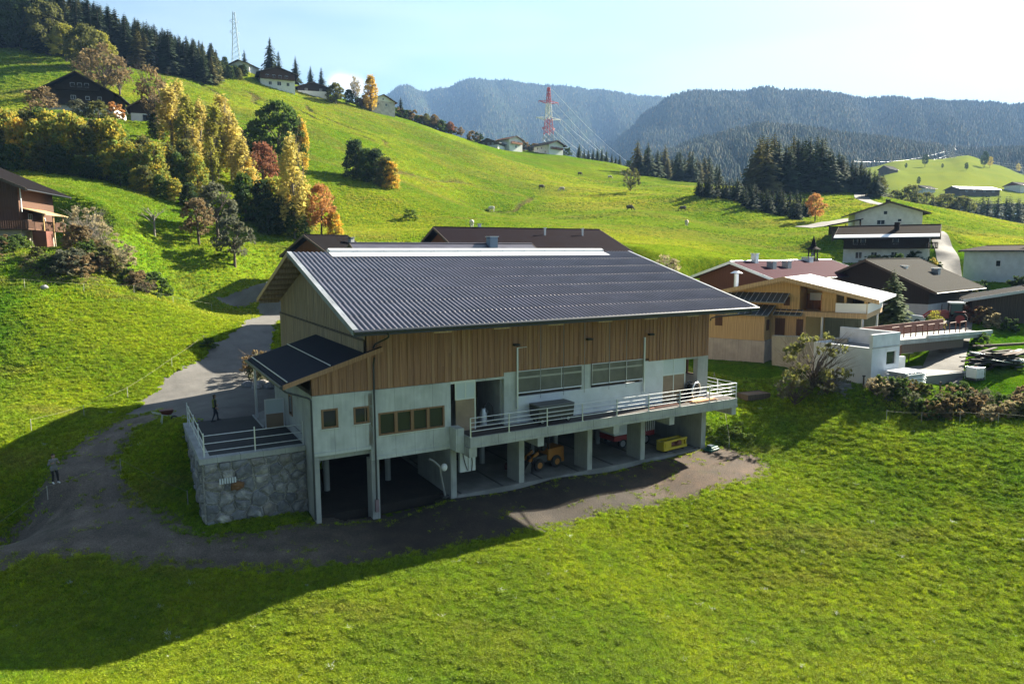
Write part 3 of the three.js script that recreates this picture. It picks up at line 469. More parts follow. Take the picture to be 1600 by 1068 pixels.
  // --- roof
  const roof = thing0('roof', B);
  const slopeGeo = (v0, v1, off, th, u0, u1) => { const pts = [[v0, roofY(v0) + off], [v1, roofY(v1) + off], [v1, roofY(v1) + off - th], [v0, roofY(v0) + off - th]]; const g = prism(v0 < v1 ? pts : pts, 0, u1 - u0); g.rotateY(Math.PI / 2); g.translate(u0, 0, 0); return metreUV(g); };
  mesh('roof_deck', slopeGeo(EV + 0.1, RZ, -0.06, 0.12, E0 + 0.05, E1 - 0.05), M.pale[0], roof);
  mesh('roof_deck', slopeGeo(RZ, EB - 0.1, -0.06, 0.12, E0 + 0.05, E1 - 0.05), M.pale[0], roof);
  const NC = 7, pitch = 0.31;
  for (const [side, va, vb] of [[1, EV, RZ], [-1, EB, RZ]]) for (let c = 0; c < NC; c++) {                                 // courses of corrugated sheets, each lapping the one below
    const v0 = lerp(va, vb, c / NC) - (c ? 0.12 * side : 0), v1 = lerp(va, vb, (c + 1) / NC), n = Math.round((E1 - E0 - 0.3) / pitch) * 6, pos = [], uv = [], idx = [];
    for (let i = 0; i <= n; i++) { const u = E0 + 0.15 + (E1 - E0 - 0.3) * i / n, h = 0.037 * Math.cos(i / 6 * 2 * Math.PI) + 0.03; for (const [v, lift] of [[v0, c ? 0.016 : 0.0], [v1, 0.0]]) for (const dn of [0, 0.012]) { pos.push(u, roofY(v) + h + lift - dn, -v); uv.push(u, v); } if (i < n) { const k = i * 4; idx.push(k, k + 4, k + 2, k + 4, k + 6, k + 2, k, k + 1, k + 4, k + 1, k + 5, k + 4); } }
    if (side < 0) for (let i = 0; i < idx.length; i += 3) [idx[i], idx[i + 1]] = [idx[i + 1], idx[i]];
    const g = new THREE.BufferGeometry(); g.setAttribute('position', new THREE.Float32BufferAttribute(pos, 3)); g.setAttribute('uv', new THREE.Float32BufferAttribute(uv, 2)); g.setIndex(idx); g.computeVertexNormals();
    mesh('sheet_course', g, M.roofSheet, roof);
  }
  for (const [u0, u1] of [[E0 - 0.02, E0 + 0.28], [E1 - 0.2, E1 + 0.02]]) { mesh('verge_trim', [slopeGeo(EV - 0.02, RZ, 0.075, 0.03, u0, u1), slopeGeo(EV - 0.02, RZ, 0.045, 0.28, u0 < 10 ? u0 : u1 - 0.03, u0 < 10 ? u0 + 0.03 : u1)], M.verge, roof); mesh('verge_board', [slopeGeo(RZ, EB, 0.07, 0.03, u0, u1), slopeGeo(RZ, EB, 0.04, 0.3, u0 < 10 ? u0 : u1 - 0.04, u0 < 10 ? u0 + 0.04 : u1)], M.newWood2, roof); }
  for (let k = 0; k < 9; k++) { const v = lerp(EB - 0.5, RZ + 0.3, k / 8); mesh('purlin', bb(E0 + 0.08, U0 + 0.05, roofY(v) - 0.44, roofY(v) - 0.19, v - 0.08, v + 0.08), M.pale[0], roof); }
  for (const v of [-2.0, 2.5, 7]) mesh('purlin', bb(E0 + 0.08, U0 + 0.05, roofY(v) - 0.44, roofY(v) - 0.19, v - 0.08, v + 0.08), M.pale[0], roof);
  for (let k = 0; k < 7; k++) { const u = 6.1 + k * 3.75; mesh('rafter_tail', (() => { const g = prism([[EV + 0.15, roofY(EV) - 0.2], [0, roofY(0) - 0.2], [0, roofY(0) - 0.5], [EV + 0.15, roofY(EV) - 0.4]], 0, 1.1); g.rotateY(Math.PI / 2); g.translate(u, 0, 0); return metreUV(g); })(), M.newWood2, roof); }
  const rl = mesh('ridge_skylight', [slopeGeo(10.25, RZ - 0.28, 0.1, 0.03, 4.3, 28.4)], M.skylight, roof);
  mesh('ridge_cap', (() => { const g = prism([[-0.32, 0], [0.32, 0], [0.32, 0.16], [0, 0.27], [-0.32, 0.16]], 0, 24.1); g.rotateY(Math.PI / 2); g.translate(4.35, HR + 0.02, -RZ); return metreUV(g); })(), M.skylight, rl);
  for (let k = 0; k <= 12; k++) mesh('skylight_rib', [bb(4.35 + k * 2, 4.41 + k * 2, HR + 0.02, HR + 0.19, RZ - 0.345, RZ - 0.322)], M.flashing, rl);
  const ga = new THREE.CylinderGeometry(0.11, 0.11, E1 - E0, 10, 1, false); ga.rotateZ(Math.PI / 2); ga.translate((E0 + E1) / 2, HE - 0.07, -EV + 0.1); mesh('gutter', [ga, bb(E0, E1, HE - 0.3, HE - 0.03, EV + 0.02, EV + 0.06)], M.gutter, roof);
  mesh('downpipe', tube([[30.9, HE - 0.15, 3.15], [30.9, HE - 0.45, 3.05], [30.3, 10.25, 0.6], [30.02, 10.1, 0.1], [30.02, 9.9, 0.07]], 0.055), M.gutter, roof);
  mesh('downpipe', tube([[3.4, HE - 0.15, 3.15], [3.45, HE - 0.45, 3.0], [3.55, 9.95, 0.5], [3.55, 9.7, 0.16]], 0.055), M.gutter, roof);
  // --- lean-to
  const lean = thing0('lean_to_roof', B);
  const lg = (u0, u1, v0, v1, off, th) => { const g = prism([[u0, leanY(u0) + off - th], [u1, leanY(u1) + off - th], [u1, leanY(u1) + off], [u0, leanY(u0) + off]], -v1, -v0); return g; };
  mesh('roof_membrane', lg(-1.6, 3.14, -0.45, 10.5, 0.02, 0.05), M.roofMembrane, lean); mesh('roof_membrane', lg(3.14, 4.0, -0.45, -0.1, 0.02, 0.05), M.roofMembrane, lean);
  mesh('roof_boarding', lg(-1.5, 3.1, -0.4, 10.4, -0.035, 0.14), M.newWood2, lean);
  for (const u of [-1.35, 1.0]) mesh('snow_guard', bar([u, leanY(u) + 0.1, 0.35], [u, leanY(u) + 0.1, -10.4], 0.035), M.galva, lean);
  mesh('fascia', [lg(-1.6, 4.0, -0.5, -0.452, 0.03, 0.26)], M.larch[3], lean);
  mesh('fascia', [lg(-1.6, 3.1, 10.503, 10.55, 0.04, 0.2), bb(-1.6, -1.56, 7.86, 8.04, -0.44, 10.5)], M.gutter, lean);
  const lgut = new THREE.CylinderGeometry(0.09, 0.09, 11, 10); lgut.rotateX(Math.PI / 2); lgut.translate(-1.7, 7.96, -5); mesh('gutter', lgut, M.gutter, lean);
  mesh('downpipe', tube([[-1.65, 7.9, 0.3], [-1.4, 7.65, 0.25], [-0.25, 7.2, 0.13], [-0.06, 7.05, 0.09], [-0.06, 6.8, 0.09], [-0.06, 0.2, 0.09]], 0.055, 8, 60), M.gutter, lean);
  mesh('downpipe', tube([[3.55, 9.15, 0.3], [3.52, 8.8, 0.2], [3.52, 8.5, 0.16], [3.52, 0.3, 0.12]], 0.055, 8, 60), M.gutter, lean);
  mesh('pipe_collar', [bb(3.42, 3.62, 0.0, 0.75, -0.2, -0.04)], std([0.32, 0.22, 0.24], { map: T.mottle }), lean);
  // side wall window and door
  const sw = mesh('side_window', [bb(-0.04, 0.02, 5.1, 6.4, 4.9, 4.98), bb(-0.04, 0.02, 5.1, 6.4, 5.72, 5.8), bb(-0.04, 0.02, 5.1, 5.18, 4.98, 5.72), bb(-0.04, 0.02, 6.32, 6.4, 4.98, 5.72)], M.frameWood, B); mesh('pane', bb(-0.02, -0.005, 5.18, 6.32, 4.98, 5.72), M.glass, sw);
  mesh('cable_duct', [bb(-0.05, -0.003, 6.55, 6.6, 3.2, 4.6), bb(-0.05, -0.003, 4.55, 4.6, 2.6, 5)], M.steel, B);
  mesh('lean_to_post', bb(-1.3, -1.16, 4.05, 8.0, 10.1, 10.24), M.galva, B);
}
function thing0(name, parent) { const g = new THREE.Group(); g.name = name; parent.add(g); return g; }

// ------------------------------------------------------------------ stone retaining wall of the terrace
function clipPoly(poly, a, b, c) { const out = []; for (let i = 0; i < poly.length; i++) { const p = poly[i], q = poly[(i + 1) % poly.length], dp = a * p[0] + b * p[1] - c, dq = a * q[0] + b * q[1] - c; if (dp <= 0) out.push(p); if ((dp < 0) !== (dq < 0)) { const t = dp / (dp - dq); out.push([lerp(p[0], q[0], t), lerp(p[1], q[1], t)]); } } return out; }
function stoneFace(W, H, rows, seed) {                // irregular blocks: cells round scattered points, each shrunk to leave a joint
  const r = rng(seed), P = []; for (let j = 0; j < rows; j++) { const n = Math.round(W / (H / rows) / 1.35); for (let i = 0; i < n; i++) P.push([(i + 0.5 + (r() - 0.5) * 1.0 + (j % 2) * 0.4) * W / n, (j + 0.5 + (r() - 0.5) * 0.6) * H / rows]); }
  return P.map(([x, y]) => {
    let poly = rect(0.03, W - 0.03, 0.03, H - 0.03);
    for (const [a, b] of P) { if (a === x && b === y) continue; const dx = a - x, dy = (b - y), L = Math.hypot(dx, dy); if (L > 2.6) continue; poly = clipPoly(poly, dx / L, dy / L, (dx * (a + x) / 2 + dy * (b + y) / 2) / L - 0.028); if (poly.length < 3) return null; }
    return poly.length > 2 ? poly : null;
  }).filter(Boolean);
}
function stoneGeo(poly, seed) {
  const r = rng(seed), cx = poly.reduce((s, p) => s + p[0], 0) / poly.length, cy = poly.reduce((s, p) => s + p[1], 0) / poly.length, d = 0.13 + r() * 0.11, pos = [];
  const ring = []; for (let i = 0; i < poly.length; i++) { const p = poly[i], q = poly[(i + 1) % poly.length], L = Math.hypot(p[0] - q[0], p[1] - q[1]), n = L > 0.5 ? 3 : L > 0.2 ? 2 : 1; for (let k = 0; k < n; k++) ring.push([lerp(p[0], q[0], k / n) + (r() - 0.5) * 0.06, lerp(p[1], q[1], k / n) + (r() - 0.5) * 0.06]); }
  const R = [[1, -0.05], [0.97, d * 0.55], [0.8, d + 0.02], [0.4, d + 0.05]].map(([s, z]) => ring.map(([x, y]) => [cx + (x - cx) * s, cy + (y - cy) * s, z + (s < 1 ? (r() - 0.5) * 0.06 : 0)]));
  const n = ring.length, tri = (a, b, c) => pos.push(...a, ...b, ...c);
  for (let k = 0; k < R.length - 1; k++) for (let i = 0; i < n; i++) { const j = (i + 1) % n; tri(R[k][i], R[k][j], R[k + 1][j]); tri(R[k][i], R[k + 1][j], R[k + 1][i]); }
  const top = [cx, cy, d + 0.05 + r() * 0.03]; for (let i = 0; i < n; i++) tri(R[3][i], R[3][(i + 1) % n], top);
  const g = new THREE.BufferGeometry(); g.setAttribute('position', new THREE.Float32BufferAttribute(pos, 3)); g.computeVertexNormals(); return metreUV(g);
}
{
  const t = thing('terrace_wall', 'grey natural stone retaining wall carrying the asphalt terrace beside the barn', 'retaining wall', BO, YAW);
  mesh('wall_core', [bb(-5.545, -0.02, -1, 3.78, 1.855, 11.3)], M.mortar, t);
  const r = rng(77); let s = 100;
  for (const poly of stoneFace(5.5, 4.1, 7, 31)) { const g = stoneGeo(poly, s++); g.translate(-5.52, -0.32, -1.93); mesh('stone', g, M.stones[Math.floor(r() * 5)], t); }
  for (const poly of stoneFace(9.3, 4.1, 7, 47)) { const g = stoneGeo(poly, s++); g.rotateY(-Math.PI / 2); g.translate(-5.47, -0.32, -11.25 + 9.3 - 9.3 + 0.0); g.translate(0, 0, 0); mesh('stone', g, M.stones[Math.floor(r() * 5)], t); }
  mesh('coping', [bb(-5.68, -0.02, 3.76, 4.06, 1.72, 2.28), bb(-5.68, -5.1, 3.76, 4.06, 2.28, 11.3)], M.concrete, t);
  mesh('terrace_surface', bb(-5.1, -0.02, 3.7, 4.02, 2.28, 11.4), M.asphaltShaded, t);
  mesh('drain_grille', Array.from({ length: 7 }, (_, k) => bb(-4.75 + k * 0.13, -4.67 + k * 0.13, 2.55, 2.85, 1.62, 1.68)), M.bluewhite, t);
  const os = stoneGeo([[0, 0.05], [0.35, 0], [0.72, 0.1], [0.75, 0.4], [0.4, 0.5], [0.05, 0.42]], 9); os.translate(-4.2, 2.05, -1.80); mesh('stone', os, M.orangeStone, t);
  const rail = thing0('railing', t);
  for (const v of [2.05, 4.6, 7.2, 9.9, 11.2]) mesh('post', bb(-5.42, -5.36, 4.05, 5.4, v - 0.03, v + 0.03), M.galva, rail);
  for (const u of [-2.75, -0.1]) mesh('post', bb(u - 0.03, u + 0.03, 4.05, 5.45, 1.98, 2.04), M.galva, rail);
  for (const y of [4.38, 4.82, 5.26]) { mesh('rail', bar([-5.39, y, -2.01], [-0.08, y, -2.01], 0.022), M.galva, rail); mesh('rail', bar([-5.39, y, -2.01], [-5.39, y, -11.2], 0.022), M.galva, rail); }
  const gt = thing('yard_gate', 'pale gate panel of mesh over plywood on the terrace beside the barn wall', 'gate', BO, YAW);
  mesh('gate_frame', [bb(-1.25, -1.18, 4.03, 5.9, 7.1, 7.17), bb(-0.12, -0.05, 4.03, 5.9, 7.1, 7.17), bb(-1.18, -0.12, 5.83, 5.9, 7.1, 7.17), bb(-1.18, -0.12, 4.95, 5.0, 7.1, 7.17)], M.galva, gt);
  mesh('plywood_panel', bb(-1.18, -0.12, 4.06, 4.95, 7.12, 7.15), M.ply, gt); mesh('mesh_panel', bb(-1.18, -0.12, 5.0, 5.83, 7.125, 7.145), M.frosted, gt);
  const ramp = thing('concrete_ramp', 'light grey concrete ramp slab on the terrace beside the gate', 'ramp', BO, YAW);
  mesh('ramp_slab', prism([[-1.3, 4.03], [-0.02, 4.03], [-0.02, 4.55], [-1.3, 4.09]], -11.2, -7.4), M.slab, ramp); mesh('ramp_edge', bb(-1.36, -1.302, 4.03, 4.13, 7.4, 11.2), M.concrete, ramp);
}
// ------------------------------------------------------------------ houses
function windowOn(parent, face, a, y, ww, hh, W, L, frame = M.whiteFrame, shutters) {
  // face: f front gable (+z), b back, l (-x), r (+x); a runs along the face from its middle
  const t = 0.07, parts = [box(-ww / 2, ww / 2, 0, t, 0, 0.09), box(-ww / 2, ww / 2, hh - t, hh, 0, 0.09), box(-ww / 2, -ww / 2 + t, t, hh - t, 0, 0.09), box(ww / 2 - t, ww / 2, t, hh - t, 0, 0.09)];
  if (ww > 0.9) parts.push(box(-0.035, 0.035, t, hh - t, 0, 0.085));
  const put = (g) => { const r = { f: 0, b: Math.PI, l: -Math.PI / 2, r: Math.PI / 2 }[face]; g.translate(a, y, (face === 'f' || face === 'b' ? L : W) / 2 - 0.02); g.rotateY(r); return g; };
  const w = mesh('window', merge(parts.map(put)), frame, parent);
  mesh('pane', put(box(-ww / 2 + t, ww / 2 - t, t, hh - t, 0.0, 0.045)), M.glass, w);
  mesh('sill', put(box(-ww / 2 - 0.06, ww / 2 + 0.06, -0.06, -0.004, 0, 0.15)), frame, w);
  if (shutters) for (const s of [-1, 1]) mesh('shutter', put(box(s * (ww / 2 + 0.03), s * (ww / 2 + 0.45), 0, hh, 0, 0.06)), shutters, w);
  return w;
}
function house(name, label, o) {
  const { p, rot, w, l, h, rise, oh = 1, ls = h, lower = M.plaster, upper = M.brownWood, roof = M.roofDark, wins = [], balc = [], chim = [], cat = 'house', th = 0.22, apex = 0, deep = 3, verge = M.greyWood, frame, ohg = oh, shut } = o;
  const H = thing(name, label, cat, p, rot, o.group);
  mesh('wall', box(-w / 2, w / 2, -deep, ls, -l / 2, l / 2), lower, H);
  const top = h + rise, ax = apex, ov = 0.02;
  const uw = ls < h ? prism([[-w / 2 - ov, ls], [w / 2 + ov, ls], [w / 2 + ov, h], [ax, top], [-w / 2 - ov, h]], -l / 2 - ov, l / 2 + ov) : prism([[-w / 2, ls + 0.001], [w / 2, ls + 0.001], [ax, top]], -l / 2, l / 2);
  mesh(ls < h ? 'timber_wall' : 'gable_wall', uw, o.gable || upper, H);
  const R = thing0('roof', H);
  for (const s of [-1, 1]) {
    const run = s * w / 2 - ax, sl = rise / Math.abs(run), ex = s * (w / 2 + oh), ey = h - oh * sl;
    const pts = [[ax, top + th], [ex, ey + th], [ex, ey], [ax, top]];
    mesh('roof_slope', prism(s > 0 ? pts : pts.slice().reverse(), -l / 2 - ohg, l / 2 + ohg), roof, R);
    for (const e of [-1, 1]) { const z = e * (l / 2 + ohg); mesh('verge_board', prism(s > 0 ? [[ax, top + th + 0.04], [ex, ey + th + 0.04], [ex, ey - 0.08], [ax, top - 0.08]] : [[ax, top - 0.08], [ex, ey - 0.08], [ex, ey + th + 0.04], [ax, top + th + 0.04]], e > 0 ? z + 0.003 : z - 0.063, e > 0 ? z + 0.063 : z - 0.003), verge, R); }
    mesh('gutter', bar([ex + s * 0.06, ey + 0.08, -l / 2 - ohg], [ex + s * 0.06, ey + 0.08, l / 2 + ohg], 0.07, 6), M.gutter, R);
  }
  mesh('ridge_cap', bar([ax, top + th + 0.02, -l / 2 - ohg], [ax, top + th + 0.02, l / 2 + ohg], 0.1, 6), o.cap || roof, R);
  for (const [cx, cz, ch = 1.2, cw = 0.6, m = M.concrete] of chim) { const sl = rise / (w / 2), y = top + th - Math.abs(cx - ax) * sl; const c = mesh('chimney', box(cx - cw / 2, cx + cw / 2, y - 0.5, y + ch, cz - cw / 2, cz + cw / 2), m, R); mesh('chimney_cap', box(cx - cw / 2 - 0.1, cx + cw / 2 + 0.1, y + ch + 0.12, y + ch + 0.2, cz - cw / 2 - 0.1, cz + cw / 2 + 0.1), m === M.concrete ? M.steel : M.white, c); mesh('cap_leg', [box(cx - cw / 2, cx - cw / 2 + 0.08, y + ch, y + ch + 0.12, cz - cw / 2, cz + cw / 2), box(cx + cw / 2 - 0.08, cx + cw / 2, y + ch, y + ch + 0.12, cz - cw / 2, cz + cw / 2)], m, c); }
  for (const q of wins) windowOn(H, q[0], q[1], q[2], q[3] ?? 1, q[4] ?? 1.2, w, l, q[5] || frame || M.whiteFrame, shut);
  for (const [face, y, a0, a1, d = 1.2, m = M.brownWood] of balc) {
    const put = (g) => { g.translate(0, 0, (face === 'f' || face === 'b' ? l : w) / 2 + 0.01); g.rotateY({ f: 0, b: Math.PI, l: -Math.PI / 2, r: Math.PI / 2 }[face]); return g; };
    const b = mesh('balcony', [put(box(a0, a1, y, y + 0.15, 0, d))], m, H); mesh('handrail', [put(box(a0, a1, y + 1.0, y + 1.08, d - 0.1, d)), put(box(a0, a0 + 0.08, y + 1.0, y + 1.08, 0, d - 0.1)), put(box(a1 - 0.08, a1, y + 1.0, y + 1.08, 0, d - 0.1))], m, b);
    const n = Math.max(4, Math.round((a1 - a0) / 0.22)); const sl = []; for (let k = 0; k < n; k++) { const x = lerp(a0 + 0.02, a1 - 0.16, k / (n - 1)); sl.push(put(box(x, x + 0.16, y + 0.15, y + 1.0, d - 0.07, d - 0.03))); }
    for (const s of [a0, a1 - 0.04]) for (let k = 0; k < 5; k++) sl.push(put(box(s, s + 0.04, y + 0.15, y + 1.0, 0.03 + k * (d - 0.15) / 5, 0.15 + k * (d - 0.15) / 5)));
    for (const q of sl) mesh('baluster', q, m, b);
  }
  return H;
}
const spot = (px, py, Z, r = 0) => { const p = at(px, py, Z); if (r && Z > 200 && Z < 450) { p.y = Math.min(p.y, baseY(p.x, p.z)) - 0.3; return p; } if (r) pad(p, r); return p; };
const D = Math.PI / 180;
{ // --- neighbours behind the barn
  const p = spot(815, 431, 108, 15);
  const h = house('neighbour_barn', 'long low barn with dark purple roof behind the main ridge', { p, rot: -62 * D, w: 15, l: 26, h: 4, rise: 3, oh: 1.4, lower: M.redWood, upper: M.redWood, roof: M.roofPurple, cat: 'barn', chim: [[2.6, -2.6, 0.9, 0.22, M.white], [2.6, -9.4, 0.9, 0.22, M.white], [-0.2, 7, 0.5, 0.4, M.white]], wins: [['f', -2, 1, 1, 1], ['f', 2, 1, 1, 1], ['r', -6, 1.4, 1.2, 1], ['r', 5, 1.4, 1.2, 1]] });
  const pb = spot(700, 484, 81, 9);
  house('farm_building', 'low building whose corrugated dark roof shows just over the barn skylight', { p: pb, rot: -60 * D, w: 10, l: 21, h: 5, rise: 2.4, oh: 0.9, lower: M.plaster, gable: M.redWood, roof: M.roofSheet, cat: 'house', chim: [[0.5, -5.6, 0.9, 1.0, M.blueGrey]], wins: [['f', -2, 2, 1, 1.2], ['f', 2, 2, 1, 1.2]] });
  const pc = spot(512, 440, 98, 8);
  house('timber_house', 'small red brown timber gable house behind the left barn ridge end', { p: pc, rot: -38 * D, w: 9, l: 5, h: 4, ls: 2, rise: 2.2, oh: 1.2, lower: M.cream, upper: M.redWood, roof: M.roofDark, cat: 'house', chim: [[2.4, -2.4, 0.7, 0.6, M.concrete]], wins: [['f', -2, 2.4, 1, 1.1], ['f', 1.5, 2.4, 1, 1.1]] });
}
{ // --- maroon roofed farmhouse
  const p = new THREE.Vector3(38.3, 6, -98.7); pad(p, 12);
  const H = house('maroon_farmhouse', 'brown timber farmhouse with maroon metal roof and bell turret', { p, rot: -50 * D, w: 10.4, l: 25, h: 5.9, ls: 2.6, rise: 1.75, oh: 1.1, lower: M.plaster, upper: M.redWood, roof: M.roofMaroon, verge: M.flashing, cap: M.flashing, chim: [[0.5, 8.6, 1.0, 0.7, M.flashing], [2.6, 8.0, 0.7, 0.9, M.steel], [2.6, 4.2, 0.7, 0.9, M.steel], [0.4, -5.6, 0.4, 1.2, M.flashing]], wins: [['f', -3.5, 3.2, 1.1, 1.2], ['f', 0, 3.2, 1.1, 1.2], ['f', 3.5, 3.2, 1.1, 1.2], ['r', -5, 3, 1.1, 1.2], ['r', 0, 3, 1.1, 1.2], ['r', 5, 3, 1.1, 1.2]], balc: [['f', 2.3, -5, 5, 1.1, M.redWood]] });
  const t = mesh('bell_turret', [...[-1, 1].flatMap((a) => [-1, 1].map((b) => box(a * 0.45 - 0.07, a * 0.45 + 0.07, 7.6, 9.4, -8 + b * 0.45 - 0.07, -8 + b * 0.45 + 0.07))), box(-0.6, 0.6, 7.2, 8.1, -8.6, -7.4)], M.darkWood, H);
  const c = new THREE.ConeGeometry(1.15, 0.7, 4); c.rotateY(Math.PI / 4); c.translate(0, 9.75, -8); const c2 = new THREE.ConeGeometry(0.42, 1.7, 8); c2.translate(0, 10.7, -8); mesh('turret_roof', [c, c2], M.roofDark, t);
  const bl = new THREE.LatheGeometry([[0.02, 0.5], [0.16, 0.45], [0.2, 0.2], [0.32, 0]].map((q) => new THREE.Vector2(...q)), 12); bl.translate(0, 8.5, -8); mesh('bell', bl, M.steel, t);
  const vent = thing('vent_cowl', 'galvanised roof cowl standing in front of the maroon roofed gable', 'vent', at(1151, 430, 86)); const cy = new THREE.CylinderGeometry(0.28, 0.28, 3.4, 12); cy.translate(0, -1.5, 0); mesh('duct', cy, M.flashing, vent); const cc = new THREE.CylinderGeometry(0.3, 0.75, 0.25, 12); cc.translate(0, 0.4, 0); mesh('cowl', cc, M.flashing, vent);
}
{ // --- yellow timber house under construction
  const p = new THREE.Vector3(32.2, 5.7, -78.8); pad(new THREE.Vector3(32.2, 3.4, -78.8), 9);
  const H = thing('timber_house_shell', 'unfinished pale yellow timber house with white metal roof and zinc canopies', 'house', p, -35 * D); H.scale.setScalar(1.15);
  mesh('plinth', [box(-6.6, 1.8, -4, 0, -4.5, 4.5), box(-6.7, -1.2, -4, -0.02, 4.5, 6.6)], std([0.60, 0.52, 0.47], { map: T.concrete }), H);
  mesh('lower_wall', box(-6.5, 1.8, 0, 2.3, -4.4, 4.4), M.newWood2, H);
  mesh('wing_wall', box(-6.6, -1.3, 0, 2.35, 4.4, 6.5), M.newWood2, H);
  for (const [a, b] of [[-0.9, 0.0], [1.0, 1.6]]) mesh('door_opening', [box(a, b, 0.05, 2.0, 4.38, 4.43)], M.brownWood, H);
  mesh('wing_window', box(-1.31, -1.26, 0.9, 1.9, 5.0, 5.9), M.brownWood, H); mesh('wing_window', box(-5.9, -5.2, 1.2, 2.2, 6.49, 6.53), M.brownWood, H);
  mesh('floor_beam', box(-1.3, 6.9, 2.3, 2.75, -4.5, 4.9), M.newWood2, H);
  mesh('upper_wall', [prism([[-6.4, 2.3], [1.2, 2.75], [1.2, 5.25], [0, 5.6], [-6.4, 4.1]], -4.4, 4.4), prism([[3.1, 2.75], [4.3, 2.75], [4.3, 4.5], [3.1, 4.8]], -4.4, 4.4), prism([[1.2, 2.75], [3.1, 2.75], [3.1, 4.8], [1.2, 5.25]], -4.4, 1.5)], M.newWood, H);
  mesh('recess_panel', [box(1.22, 3.08, 2.76, 4.2, 1.52, 1.6), box(3.0, 3.09, 2.76, 4.3, 1.6, 4.3)], M.orangeWood, H); mesh('window_white', [box(1.5, 2.6, 3.6, 4.3, 1.61, 1.7)], M.white, H);
  mesh('gable_band', prism([[-6.6, 4.05], [0, 5.62], [6.6, 4.05], [6.6, 3.85], [0, 5.35], [-6.6, 3.85]], 4.41, 4.6), M.newWood2, H);
  mesh('loggia_post', box(4.95, 5.15, 2.75, 4.5, 4.3, 4.5), M.newWood, H); mesh('loggia_post', box(6.6, 6.85, 2.75, 4.1, 4.3, 4.6), M.newWood, H); mesh('loggia_post', box(6.6, 6.85, 2.75, 4.1, -4.4, -4.1), M.newWood, H);
  mesh('loggia_wall', box(4.3, 6.5, 2.75, 4.3, -4.4, -4.2), M.greyWood, H);
  mesh('parapet', [box(4.3, 6.8, 2.76, 3.6, 4.55, 4.62), box(6.86, 6.93, 2.76, 3.6, -4.4, 4.6)], M.white, H);
  for (const [x, z] of [[3.2, 4.4], [6.5, 4.4], [6.5, -4]]) mesh('steel_prop', bar([x, -3, z], [x, 2.3, z], 0.11, 8), M.flashing, H);
  mesh('carport_wall', box(1.8, 6.6, -3.2, 2.3, -4.5, -4.3), M.concrete, H);
  const sl = 1.55 / 6.6, R = thing0('roof', H);
  mesh('roof_slope', prism([[0, 5.65], [7.9, 5.65 - 7.9 * sl], [7.9, 5.85 - 7.9 * sl], [0, 5.85]], -5.6, 5.6), M.whiteMetal, R); mesh('roof_slope', prism([[0, 5.65], [0, 5.85], [-7.6, 5.85 - 7.6 * sl], [-7.6, 5.65 - 7.6 * sl]], -5.6, 5.6), M.whiteMetal, R);
  for (let k = 0; k < 6; k++) { const z = -5.0 + k * 2.0; mesh('standing_seam', beam([0.1, 5.86, z], [7.85, 5.86 - 7.8 * sl, z], 0.06, 0.03), M.steel, R); }
  mesh('verge_board', [prism([[0, 5.9], [-7.6, 5.9 - 7.6 * sl], [-7.6, 5.5 - 7.6 * sl], [0, 5.5]], 5.603, 5.68), prism([[0, 5.5], [7.9, 5.5 - 7.9 * sl], [7.9, 5.88 - 7.9 * sl], [0, 5.88]], 5.603, 5.68)], M.newWood2, R);
  const cano = (x0, x1, y0, y1, z0, z1) => { const g = prism([[0, y1], [z1 - z0, y0], [z1 - z0, y0 + 0.1], [0, y1 + 0.1]], 0, x1 - x0); g.rotateY(-Math.PI / 2); g.translate(x1, 0, z0); const c = mesh('zinc_canopy', metreUV(g), M.roofZinc, H); const n = Math.round((x1 - x0) / 0.55); for (let k = 0; k <= n; k++) { const x = lerp(x0 + 0.03, x1 - 0.03, k / n); mesh('seam', beam([x, y1 + 0.12, z0], [x, y0 + 0.12, z1], 0.04, 0.06), M.flashing, c); } };
  cano(-6.9, -0.9, 2.3, 3.1, 4.45, 6.9); cano(-6.6, 0.3, 3.5, 4.25, 4.45, 6.2); cano(-0.9, 1.6, 2.32, 2.75, 4.45, 5.4);
  mesh('gable_window', box(-0.2, 0.35, 3.2, 4.0, 4.4, 4.45), M.brownWood, H);
  const gw = thing('garden_wall', 'long pale rendered wall below the yellow timber house', 'wall'); 
  const a = at(1207, 560, 72), b = at(1325, 560, 66); mesh('wall_panel', beam([a.x, 4.6, a.z], [b.x, 5.0, b.z], 0.3, 3.6), std([0.50, 0.46, 0.38], { map: T.concrete }), gw); mesh('wall_cap', beam([a.x, 6.45, a.z], [b.x, 6.85, b.z], 0.42, 0.1), M.concrete, gw);
}
